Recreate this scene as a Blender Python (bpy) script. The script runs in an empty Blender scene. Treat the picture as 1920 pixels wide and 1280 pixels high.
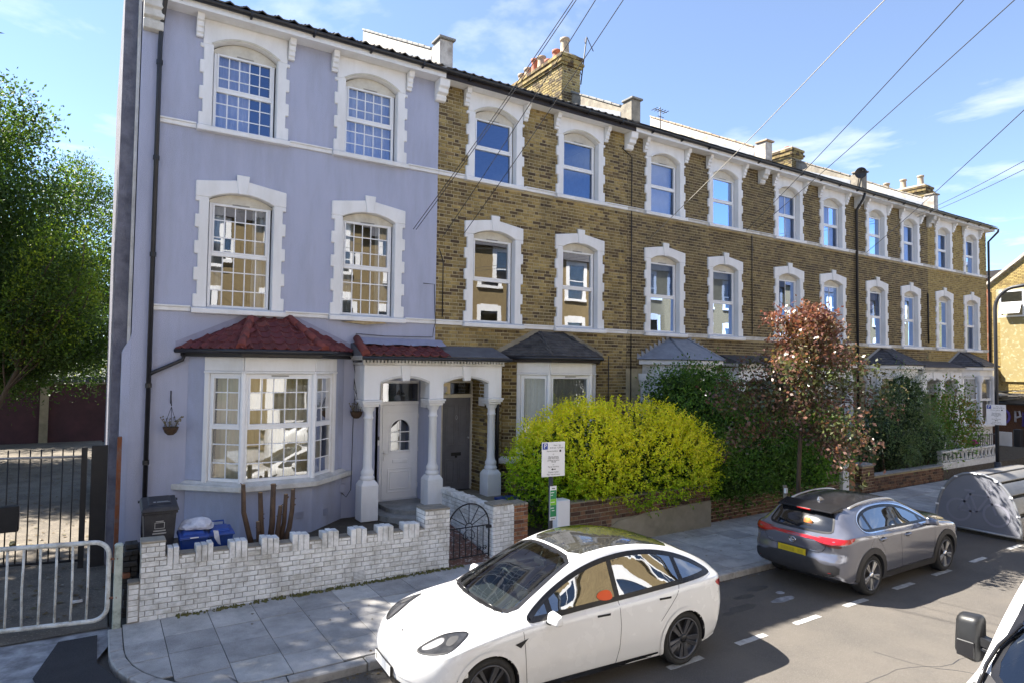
import bpy, bmesh, math, random
import numpy as np
from mathutils import Vector, Matrix
from mathutils import geometry as mgeo
from mathutils.bvhtree import BVHTree

random.seed(7)
RNG = np.random.default_rng(7)
SC = bpy.context.scene
COL = SC.collection

# ------------------------------------------------------------------ camera
CAM_POS = Vector((-0.7064, -13.5792, 3.6628))
YAW, PITCH, ROLL = math.radians(32.606), math.radians(2.235), math.radians(0.7275)
_cy, _sy, _cp, _sp = math.cos(YAW), math.sin(YAW), math.cos(PITCH), math.sin(PITCH)
_fw = Vector((_sy * _cp, _cy * _cp, _sp))
_rt = Vector((_cy, -_sy, 0))
_up = _rt.cross(_fw)
_rt2 = _rt * math.cos(ROLL) + _up * math.sin(ROLL)
_up2 = -_rt * math.sin(ROLL) + _up * math.cos(ROLL)
cam_data = bpy.data.cameras.new('camera')
cam = bpy.data.objects.new('camera', cam_data)
COL.objects.link(cam)
cam.matrix_world = Matrix((( _rt2.x, _up2.x, -_fw.x, CAM_POS.x),
                           ( _rt2.y, _up2.y, -_fw.y, CAM_POS.y),
                           ( _rt2.z, _up2.z, -_fw.z, CAM_POS.z),
                           (0, 0, 0, 1)))
cam_data.sensor_width = 36.0
cam_data.lens = 36.0 * 1206.2 / 1920.0
cam_data.clip_start = 0.05
cam_data.clip_end = 6000.0
SC.camera = cam

# ------------------------------------------------------------------ sun, sky
SUN_TRAVEL = Vector((0.85, -1.0, -1.5)).normalized()
SUN_EL = math.asin(-SUN_TRAVEL.z)
SUN_AZ = math.atan2(-SUN_TRAVEL.x, -SUN_TRAVEL.y)       # from +Y towards +X
sun_data = bpy.data.lights.new('sun', 'SUN')
sun_data.energy = 3.3
sun_data.angle = math.radians(0.55)
sun_data.color = (1.0, 0.94, 0.84)
sun = bpy.data.objects.new('sun', sun_data)
sun.rotation_euler = SUN_TRAVEL.to_track_quat('-Z', 'Y').to_euler()
sun.location = (-20, 25, 40)
COL.objects.link(sun)

world = bpy.data.worlds.new('World')
SC.world = world
world.use_nodes = True
wn, wl = world.node_tree.nodes, world.node_tree.links
wn.clear()
w_out = wn.new('ShaderNodeOutputWorld')
w_bg = wn.new('ShaderNodeBackground')
w_bg.inputs['Strength'].default_value = 0.056
w_sky = wn.new('ShaderNodeTexSky')
w_sky.sky_type = 'NISHITA'
w_sky.sun_disc = False
w_sky.sun_elevation = SUN_EL
w_sky.sun_rotation = SUN_AZ
w_sky.altitude = 50
w_sky.air_density = 0.7
w_sky.dust_density = 0.0
w_sky.ozone_density = 3.0
# thin fair-weather clouds mixed into the sky
w_tc = wn.new('ShaderNodeTexCoord')
w_sep = wn.new('ShaderNodeSeparateXYZ')
wl.new(w_tc.outputs['Generated'], w_sep.inputs[0])
w_zc = wn.new('ShaderNodeMath'); w_zc.operation = 'MAXIMUM'; w_zc.inputs[1].default_value = 0.06
wl.new(w_sep.outputs['Z'], w_zc.inputs[0])
w_dx = wn.new('ShaderNodeMath'); w_dx.operation = 'DIVIDE'
w_dy = wn.new('ShaderNodeMath'); w_dy.operation = 'DIVIDE'
wl.new(w_sep.outputs['X'], w_dx.inputs[0]); wl.new(w_zc.outputs[0], w_dx.inputs[1])
wl.new(w_sep.outputs['Y'], w_dy.inputs[0]); wl.new(w_zc.outputs[0], w_dy.inputs[1])
w_cmb = wn.new('ShaderNodeCombineXYZ')
wl.new(w_dx.outputs[0], w_cmb.inputs[0]); wl.new(w_dy.outputs[0], w_cmb.inputs[1])
w_map = wn.new('ShaderNodeMapping')
w_map.inputs['Location'].default_value = (0.35, 1.9, 0.0)
wl.new(w_cmb.outputs[0], w_map.inputs['Vector'])
w_n1 = wn.new('ShaderNodeTexNoise'); w_n1.inputs['Scale'].default_value = 1.15
w_n1.inputs['Detail'].default_value = 7.0; w_n1.inputs['Roughness'].default_value = 0.56
w_n1.inputs['Distortion'].default_value = 0.25
wl.new(w_map.outputs[0], w_n1.inputs['Vector'])
w_r1 = wn.new('ShaderNodeValToRGB')
w_r1.color_ramp.elements[0].position = 0.54; w_r1.color_ramp.elements[0].color = (0.07, 0.07, 0.07, 1)
w_r1.color_ramp.elements[1].position = 0.82; w_r1.color_ramp.elements[1].color = (0.85, 0.85, 0.85, 1)
wl.new(w_n1.outputs['Fac'], w_r1.inputs[0])
w_mix = wn.new('ShaderNodeMixRGB')
w_mix.inputs['Color2'].default_value = (5.2, 5.3, 5.5, 1)
wl.new(w_r1.outputs['Color'], w_mix.inputs['Fac'])
wl.new(w_sky.outputs[0], w_mix.inputs['Color1'])
wl.new(w_mix.outputs[0], w_bg.inputs['Color'])
wl.new(w_bg.outputs[0], w_out.inputs['Surface'])

SC.view_settings.view_transform = 'Standard'
SC.view_settings.look = 'None'
SC.view_settings.exposure = 2.55
SC.view_settings.gamma = 1.0
SC.view_settings.use_curve_mapping = False
SC.render.engine = 'CYCLES'
SC.cycles.max_bounces = 6
SC.cycles.diffuse_bounces = 3
SC.cycles.glossy_bounces = 3
SC.cycles.transparent_max_bounces = 10
SC.cycles.sample_clamp_indirect = 4.0
SC.cycles.caustics_reflective = False
SC.cycles.caustics_refractive = False
SC.cycles.use_denoising = True

# ------------------------------------------------------------------ materials
MATS = {}


def _ramp(nt, stops):
    r = nt.nodes.new('ShaderNodeValToRGB')
    el = r.color_ramp.elements
    while len(el) < len(stops):
        el.new(0.5)
    for e, (p, c) in zip(el, stops):
        e.position = p
        e.color = (*c, 1)
    return r


def mat(name, c1, c2=None, scale=6.0, rough=0.75, bump=0.0, bscale=60.0, metal=0.0, spec=0.4, coat=0.0,
        rnd=None, dirt=None, dscale=1.6, damt=0.5, stretch=1.0, local=False, trans=None, col_attr=False, jitter=0.0,
        speck=None, spscale=300.0):
    """Principled material: two-colour noise, optional per-piece random ramp, stains and fine relief."""
    m = bpy.data.materials.new(name)
    m.use_nodes = True
    nt = m.node_tree
    N, L = nt.nodes, nt.links
    b = N['Principled BSDF']
    b.inputs['Roughness'].default_value = rough
    b.inputs['Metallic'].default_value = metal
    b.inputs['Specular IOR Level'].default_value = spec
    b.inputs['Coat Weight'].default_value = coat
    b.inputs['Coat Roughness'].default_value = 0.03
    if local:
        tc = N.new('ShaderNodeTexCoord'); vec = tc.outputs['Object']
    else:
        ge = N.new('ShaderNodeNewGeometry'); vec = ge.outputs['Position']
    col = None
    if col_attr:
        at = N.new('ShaderNodeAttribute'); at.attribute_name = 'col'
        col = at.outputs['Color']
    elif rnd:
        at = N.new('ShaderNodeAttribute'); at.attribute_name = 'rnd'
        oi = N.new('ShaderNodeObjectInfo')
        ad = N.new('ShaderNodeMath'); ad.operation = 'ADD'
        L.new(at.outputs['Fac'], ad.inputs[0]); L.new(oi.outputs['Random'], ad.inputs[1])
        fr = N.new('ShaderNodeMath'); fr.operation = 'FRACT'
        L.new(ad.outputs[0], fr.inputs[0])
        r = _ramp(nt, rnd)
        L.new(fr.outputs[0], r.inputs[0])
        col = r.outputs['Color']
    if c2 is None:
        c2 = tuple(c * 0.85 for c in c1)
    nz = N.new('ShaderNodeTexNoise')
    nz.inputs['Scale'].default_value = scale; nz.inputs['Detail'].default_value = 5.0
    nz.inputs['Roughness'].default_value = 0.6
    mp = N.new('ShaderNodeMapping')
    mp.inputs['Scale'].default_value = (1, 1, 1 / stretch)
    L.new(vec, mp.inputs['Vector']); L.new(mp.outputs[0], nz.inputs['Vector'])
    if col is None:
        r = _ramp(nt, [(0.32, c1), (0.68, c2)])
        L.new(nz.outputs['Fac'], r.inputs[0])
        col = r.outputs['Color']
    elif jitter > 0:
        r = _ramp(nt, [(0.3, (1 - jitter,) * 3), (0.7, (1 + jitter,) * 3)])
        L.new(nz.outputs['Fac'], r.inputs[0])
        mx = N.new('ShaderNodeMixRGB'); mx.blend_type = 'MULTIPLY'; mx.inputs[0].default_value = 1
        L.new(col, mx.inputs[1]); L.new(r.outputs[0], mx.inputs[2])
        col = mx.outputs[0]
    if dirt:
        n2 = N.new('ShaderNodeTexNoise'); n2.inputs['Scale'].default_value = dscale
        n2.inputs['Detail'].default_value = 8.0; n2.inputs['Roughness'].default_value = 0.68
        L.new(mp.outputs[0], n2.inputs['Vector'])
        r2 = _ramp(nt, [(0.46, (0, 0, 0)), (0.72, (damt,) * 3)])
        L.new(n2.outputs['Fac'], r2.inputs[0])
        mx = N.new('ShaderNodeMixRGB'); mx.inputs[2].default_value = (*dirt, 1)
        L.new(r2.outputs[0], mx.inputs[0]); L.new(col, mx.inputs[1])
        col = mx.outputs[0]
    if speck:
        n4 = N.new('ShaderNodeTexNoise'); n4.inputs['Scale'].default_value = spscale
        n4.inputs['Detail'].default_value = 2.0
        L.new(vec, n4.inputs['Vector'])
        r4 = _ramp(nt, [(0.56, (0, 0, 0)), (0.68, (0.8,) * 3)])
        L.new(n4.outputs['Fac'], r4.inputs[0])
        mx = N.new('ShaderNodeMixRGB'); mx.inputs[2].default_value = (*speck, 1)
        L.new(r4.outputs[0], mx.inputs[0]); L.new(col, mx.inputs[1])
        col = mx.outputs[0]
    L.new(col, b.inputs['Base Color'])
    if bump > 0:
        n3 = N.new('ShaderNodeTexNoise'); n3.inputs['Scale'].default_value = bscale
        n3.inputs['Detail'].default_value = 4.0
        L.new(vec, n3.inputs['Vector'])
        bp = N.new('ShaderNodeBump'); bp.inputs['Strength'].default_value = bump
        bp.inputs['Distance'].default_value = 0.02
        L.new(n3.outputs['Fac'], bp.inputs['Height'])
        L.new(bp.outputs[0], b.inputs['Normal'])
    if trans:
        out = N['Material Output']
        tr = N.new('ShaderNodeBsdfTranslucent')
        mu = N.new('ShaderNodeMixRGB'); mu.blend_type = 'MULTIPLY'; mu.inputs[0].default_value = 1
        mu.inputs[2].default_value = (*trans[1], 1)
        L.new(col, mu.inputs[1]); L.new(mu.outputs[0], tr.inputs['Color'])
        ms = N.new('ShaderNodeMixShader'); ms.inputs[0].default_value = trans[0]
        L.new(b.outputs[0], ms.inputs[1]); L.new(tr.outputs[0], ms.inputs[2])
        L.new(ms.outputs[0], out.inputs['Surface'])
    MATS[name] = m
    return m


def glass_mat(name, tint, base_refl, ior=1.5, rough=0.0, wob=0.0, gcol=(.95, .97, 1.0)):
    """Thin pane: see-through tint plus a mirror layer that grows towards grazing angles."""
    m = bpy.data.materials.new(name)
    m.use_nodes = True
    nt = m.node_tree
    N, L = nt.nodes, nt.links
    N.remove(N['Principled BSDF'])
    tr = N.new('ShaderNodeBsdfTransparent'); tr.inputs[0].default_value = (*tint, 1)
    gl = N.new('ShaderNodeBsdfGlossy'); gl.inputs['Roughness'].default_value = rough
    gl.inputs['Color'].default_value = (*gcol, 1)
    fr = N.new('ShaderNodeFresnel'); fr.inputs['IOR'].default_value = ior
    mr = N.new('ShaderNodeMapRange')
    mr.inputs['To Min'].default_value = base_refl; mr.inputs['To Max'].default_value = 1.0
    L.new(fr.outputs[0], mr.inputs['Value'])
    ms = N.new('ShaderNodeMixShader')
    L.new(mr.outputs[0], ms.inputs[0]); L.new(tr.outputs[0], ms.inputs[1]); L.new(gl.outputs[0], ms.inputs[2])
    L.new(ms.outputs[0], N['Material Output'].inputs['Surface'])
    if wob > 0:
        tc = N.new('ShaderNodeNewGeometry')
        n3 = N.new('ShaderNodeTexNoise'); n3.inputs['Scale'].default_value = 2.3; n3.inputs['Detail'].default_value = 1.0
        L.new(tc.outputs['Position'], n3.inputs['Vector'])
        bp = N.new('ShaderNodeBump'); bp.inputs['Strength'].default_value = wob; bp.inputs['Distance'].default_value = 0.02
        L.new(n3.outputs['Fac'], bp.inputs['Height']); L.new(bp.outputs[0], gl.inputs['Normal'])
        L.new(bp.outputs[0], fr.inputs['Normal'])
    MATS[name] = m
    return m


STOCK = [(0.0, (0.075, 0.05, 0.032)), (0.16, (0.13, 0.088, 0.042)), (0.36, (0.25, 0.18, 0.068)), (0.62, (0.33, 0.24, 0.088)), (0.86, (0.37, 0.28, 0.115)), (1.0, (0.18, 0.118, 0.054))]
STOCK2 = [(0.0, (0.075, 0.054, 0.035)), (0.25, (0.125, 0.09, 0.045)), (0.55, (0.18, 0.132, 0.06)), (0.85, (0.235, 0.18, 0.08)), (1.0, (0.13, 0.09, 0.048))]
YELLOW = [(0.0, (0.20, 0.14, 0.055)), (0.3, (0.32, 0.235, 0.085)), (0.7, (0.39, 0.295, 0.11)), (1.0, (0.27, 0.19, 0.075))]
REDB = [(0.0, (0.12, 0.055, 0.035)), (0.4, (0.26, 0.11, 0.06)), (0.7, (0.36, 0.17, 0.08)), (1.0, (0.20, 0.11, 0.07))]
BROWNB = [(0.0, (0.05, 0.03, 0.022)), (0.4, (0.14, 0.07, 0.042)), (0.7, (0.20, 0.11, 0.06)), (1.0, (0.10, 0.06, 0.045))]
WHITEB = [(0.0, (0.78, 0.77, 0.75)), (0.5, (0.85, 0.84, 0.82)), (0.85, (0.82, 0.81, 0.79)), (0.94, (0.66, 0.64, 0.60)), (1.0, (0.84, 0.83, 0.81))]

mat('lavender', (0.40, 0.425, 0.555), (0.44, 0.46, 0.59), scale=2.4, rough=0.85, bump=0.5, bscale=80, dirt=(0.29, 0.30, 0.37), dscale=2.0, damt=0.55, stretch=6)
mat('lavender_low', (0.39, 0.425, 0.57), (0.43, 0.46, 0.605), scale=2.2, rough=0.85, bump=0.4, bscale=80, dirt=(0.24, 0.235, 0.25), dscale=1.0, damt=0.55, stretch=2.5)
mat('gable_render', (0.10, 0.10, 0.125), (0.19, 0.19, 0.235), scale=3.5, rough=0.9, bump=0.6, bscale=40, dirt=(0.30, 0.30, 0.34), dscale=2.5, damt=0.5)
mat('white_paint', (0.83, 0.825, 0.83), (0.78, 0.77, 0.76), scale=4, rough=0.6, bump=0.08, bscale=30, dirt=(0.42, 0.40, 0.36), dscale=1.3, damt=0.32, stretch=3)
mat('white_grimy', (0.70, 0.69, 0.67), (0.58, 0.56, 0.52), scale=5, rough=0.75, bump=0.2, bscale=40, dirt=(0.28, 0.26, 0.22), dscale=2.2, damt=0.6)
mat('cream_paint', (0.66, 0.63, 0.55), (0.55, 0.51, 0.43), scale=5, rough=0.7, dirt=(0.35, 0.31, 0.25), dscale=2, damt=0.5)
mat('upvc', (0.86, 0.86, 0.87), (0.83, 0.83, 0.84), rough=0.3, spec=0.5)
mat('stock_brick', (1, 1, 1), rnd=STOCK, rough=0.9, bump=0.4, bscale=70, jitter=0.42, scale=1.7, dirt=(0.06, 0.045, 0.032), dscale=1.1, damt=0.7)
mat('stock_brick_far', (1, 1, 1), rnd=STOCK2, rough=0.9, bump=0.3, bscale=70, jitter=0.4, scale=1.2, dirt=(0.06, 0.046, 0.034), dscale=0.8, damt=0.65)
mat('yellow_brick', (1, 1, 1), rnd=YELLOW, rough=0.9, bump=0.3, bscale=70, jitter=0.2, scale=9)
mat('red_brick', (1, 1, 1), rnd=REDB, rough=0.9, bump=0.4, bscale=80, jitter=0.25, scale=14)
mat('brown_brick', (1, 1, 1), rnd=BROWNB, rough=0.9, bump=0.4, bscale=80, jitter=0.25, scale=14)
mat('painted_brick', (1, 1, 1), rnd=WHITEB, rough=0.75, bump=0.6, bscale=45, jitter=0.12, scale=12, dirt=(0.26, 0.24, 0.19), dscale=2.6, damt=0.75)
mat('mortar', (0.50, 0.43, 0.27), (0.38, 0.32, 0.20), scale=5, rough=0.95, bump=0.3, bscale=120, dirt=(0.09, 0.075, 0.055), dscale=0.8, damt=0.6)
mat('opp_brick', (0.27, 0.205, 0.105), (0.17, 0.125, 0.065), scale=14, rough=0.9)
mat('mortar_far', (0.46, 0.39, 0.245), (0.34, 0.285, 0.18), scale=5, rough=0.95)
mat('mortar_white', (0.50, 0.48, 0.44), (0.33, 0.31, 0.28), scale=9, rough=0.95, bump=0.4, bscale=120, dirt=(0.15, 0.13, 0.10), dscale=2, damt=0.7)
mat('cement', (0.31, 0.275, 0.21), (0.24, 0.21, 0.155), scale=3, rough=0.9, bump=0.3, bscale=60, dirt=(0.12, 0.115, 0.075), dscale=1.6, damt=0.6)
mat('concrete', (0.33, 0.32, 0.30), (0.24, 0.235, 0.22), scale=4, rough=0.9, bump=0.3, bscale=70, dirt=(0.12, 0.115, 0.10), dscale=3, damt=0.6)
mat('stone_grimy', (0.36, 0.32, 0.25), (0.24, 0.21, 0.17), scale=5, rough=0.9, bump=0.35, bscale=40, dirt=(0.10, 0.09, 0.08), dscale=2.4, damt=0.75)
mat('coping_white', (0.62, 0.58, 0.52), (0.40, 0.36, 0.31), scale=4, rough=0.85, bump=0.3, bscale=40, dirt=(0.22, 0.17, 0.13), dscale=2, damt=0.7)
mat('paving', (1, 1, 1), rnd=[(0.0, (0.36, 0.345, 0.33)), (0.5, (0.42, 0.40, 0.38)), (0.78, (0.46, 0.44, 0.42)), (0.8, (0.53, 0.51, 0.48)), (1.0, (0.49, 0.47, 0.44))],
    rough=0.85, jitter=0.2, scale=3, bump=0.3, bscale=160, dirt=(0.17, 0.165, 0.155), dscale=1.7, damt=0.6, speck=(0.12, 0.12, 0.12), spscale=160)
mat('kerb', (0.42, 0.40, 0.38), (0.32, 0.31, 0.295), scale=7, rough=0.85, bump=0.25, bscale=90, dirt=(0.10, 0.095, 0.09), dscale=4, damt=0.6)
mat('joint', (0.06, 0.058, 0.05), (0.04, 0.04, 0.035), rough=1.0)
mat('asphalt', (0.125, 0.110, 0.094), (0.098, 0.088, 0.077), scale=0.9, rough=0.9, bump=0.6, bscale=200, dirt=(0.068, 0.062, 0.058), dscale=1.3, damt=0.55, speck=(0.20, 0.185, 0.17), spscale=130)
mat('asphalt_patch', (0.105, 0.095, 0.084), (0.088, 0.08, 0.072), scale=1.5, rough=0.9, bump=0.5, bscale=240, speck=(0.17, 0.16, 0.15), spscale=160)
mat('oil', (0.062, 0.057, 0.053), (0.08, 0.073, 0.066), scale=6, rough=.6)
mat('fresh_tarmac', (0.035, 0.035, 0.04), (0.026, 0.026, 0.03), scale=3, rough=0.9, bump=0.5, bscale=200, speck=(0.07, 0.07, 0.075), spscale=180)
mat('road_paint', (0.50, 0.50, 0.49), (0.36, 0.355, 0.345), scale=14, rough=0.7, dirt=(0.16, 0.15, 0.14), dscale=9, damt=0.7)
mat('worn_paint', (0.40, 0.41, 0.43), (0.17, 0.17, 0.18), scale=5, rough=0.8, dirt=(0.10, 0.10, 0.105), dscale=4, damt=0.8)
mat('yard_ground', (0.17, 0.145, 0.115), (0.105, 0.09, 0.075), scale=1.6, rough=0.95, bump=0.5, bscale=60, dirt=(0.055, 0.05, 0.042), dscale=0.8, damt=0.6, speck=(0.26, 0.22, 0.16), spscale=40)
mat('soil', (0.055, 0.042, 0.030), (0.085, 0.07, 0.05), scale=6, rough=1.0, bump=0.6, bscale=40, speck=(0.16, 0.15, 0.13), spscale=50)
mat('far_ground', (0.11, 0.11, 0.09), (0.08, 0.085, 0.07), scale=0.2, rough=1)
mat('roof_tile_dark', (1, 1, 1), rnd=[(0, (0.045, 0.042, 0.042)), (0.5, (0.075, 0.068, 0.064)), (1, (0.055, 0.052, 0.054))], rough=0.75, bump=0.3, bscale=50, jitter=0.3, scale=6, dirt=(0.16, 0.15, 0.13), dscale=4, damt=0.5)
mat('roof_tile_red', (1, 1, 1), rnd=[(0, (0.11, 0.028, 0.028)), (0.4, (0.165, 0.042, 0.038)), (0.75, (0.135, 0.034, 0.040)), (1, (0.21, 0.065, 0.052))], rough=0.85, bump=0.25, bscale=50, jitter=0.25, scale=8, dirt=(0.06, 0.03, 0.03), dscale=5, damt=0.5)
mat('ridge_red', (0.21, 0.052, 0.040), (0.15, 0.036, 0.032), scale=7, rough=0.7, bump=0.3, bscale=40)
mat('slate', (1, 1, 1), rnd=[(0, (0.05, 0.05, 0.058)), (0.5, (0.075, 0.075, 0.085)), (1, (0.06, 0.058, 0.062))], rough=0.55, bump=0.2, bscale=40, jitter=0.25, scale=6, dirt=(0.13, 0.12, 0.11), dscale=3, damt=0.4)
mat('lead', (0.30, 0.32, 0.36), (0.22, 0.235, 0.27), scale=5, rough=0.5, bump=0.2, bscale=18, metal=0.2)
mat('felt_grey', (0.15, 0.15, 0.16), (0.10, 0.10, 0.11), scale=4, rough=0.8, bump=0.3, bscale=50)
mat('flashing', (0.33, 0.33, 0.44), (0.28, 0.28, 0.36), rough=0.8)
mat('black_plastic', (0.018, 0.018, 0.022), (0.025, 0.025, 0.03), rough=0.35)
mat('black_iron', (0.014, 0.014, 0.017), (0.022, 0.021, 0.022), rough=0.5, bump=0.2, bscale=90)
mat('dark_fascia', (0.022, 0.018, 0.020), (0.035, 0.028, 0.028), rough=0.6)
mat('terracotta', (0.42, 0.13, 0.065), (0.33, 0.10, 0.055), scale=8, rough=0.8, dirt=(0.20, 0.13, 0.10), dscale=5, damt=0.5)
mat('buff_clay', (0.48, 0.36, 0.24), (0.37, 0.27, 0.18), scale=8, rough=0.8, dirt=(0.16, 0.12, 0.09), dscale=5, damt=0.6)
mat('curtain_white', (0.60, 0.60, 0.63), (0.50, 0.50, 0.54), scale=3, rough=0.9)
mat('curtain_blue', (0.66, 0.68, 0.78), (0.50, 0.53, 0.66), scale=3, rough=0.9)
mat('curtain_beige', (0.66, 0.58, 0.38), (0.56, 0.49, 0.32), scale=3, rough=0.9)
mat('curtain_grey', (0.48, 0.53, 0.56), (0.38, 0.43, 0.46), scale=3, rough=0.9)
mat('blind_white', (0.85, 0.87, 0.88), (0.64, 0.66, 0.68), scale=2, rough=0.6)
mat('interior', (0.13, 0.11, 0.09), (0.10, 0.085, 0.07), rough=0.95)
mat('grey_door', (0.155, 0.155, 0.175), (0.13, 0.13, 0.15), scale=3, rough=0.5, dirt=(0.10, 0.10, 0.11), dscale=3, damt=0.4)
mat('brass', (0.45, 0.36, 0.18), rough=0.35, metal=0.8)
mat('steel', (0.45, 0.46, 0.48), (0.38, 0.39, 0.41), rough=0.4, metal=0.8)
mat('galv', (0.36, 0.37, 0.39), (0.28, 0.29, 0.31), scale=6, rough=0.5, metal=0.5)
mat('white_metal', (0.66, 0.67, 0.65), (0.56, 0.57, 0.54), scale=7, rough=0.55, dirt=(0.20, 0.15, 0.10), dscale=7, damt=0.7)
mat('green_post', (0.52, 0.56, 0.50), (0.42, 0.46, 0.40), scale=7, rough=0.8, bump=0.4, bscale=40, dirt=(0.06, 0.075, 0.05), dscale=6, damt=0.8)
mat('rust', (0.22, 0.075, 0.03), (0.13, 0.05, 0.03), scale=6, rough=0.9, bump=0.4, bscale=40, dirt=(0.45, 0.40, 0.36), dscale=3, damt=0.35)
mat('purple_render', (0.078, 0.036, 0.048), (0.055, 0.028, 0.038), scale=2.5, rough=0.9, bump=0.3, bscale=40, dirt=(0.035, 0.022, 0.028), dscale=1.2, damt=0.6)
mat('bark', (0.12, 0.085, 0.055), (0.07, 0.05, 0.035), scale=12, rough=0.95, bump=0.7, bscale=45, stretch=4)
mat('bark_cut', (0.15, 0.095, 0.06), (0.085, 0.055, 0.038), scale=14, rough=0.95, bump=0.7, bscale=50, stretch=3)
mat('cut_wood', (0.50, 0.34, 0.18), (0.40, 0.27, 0.15), scale=20, rough=0.9)
mat('timber', (0.30, 0.25, 0.18), (0.22, 0.18, 0.13), scale=8, rough=0.9, stretch=6, bump=0.3, bscale=30)
mat('leaf', (1, 1, 1), col_attr=True, rough=0.55, spec=0.35, trans=(0.42, (1.3, 1.35, 0.6)))
mat('leaf_glossy', (1, 1, 1), col_attr=True, rough=0.33, spec=0.6, trans=(0.30, (1.35, 1.1, 0.7)))
mat('pink_flower', (0.45, 0.05, 0.22), (0.35, 0.04, 0.16), scale=20, rough=.8)
mat('moss', (0.10, 0.11, 0.03), (0.14, 0.12, 0.05), scale=20, rough=1.0)
glass_mat('window_glass', (0.78, 0.80, 0.82), 0.23, ior=1.5, wob=0.018)
glass_mat('bay_glass', (0.86, 0.88, 0.88), 0.17, ior=1.5, wob=0.018)
glass_mat('window_glass_clear', (0.85, 0.87, 0.88), 0.20, ior=1.4, wob=0.018, gcol=(.45, .62, 1.0))


# ------------------------------------------------------------------ mesh helpers
def world_off(o):
    v = Vector((0, 0, 0))
    while o is not None:
        v = v + o.location
        o = o.parent
    return v


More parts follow.
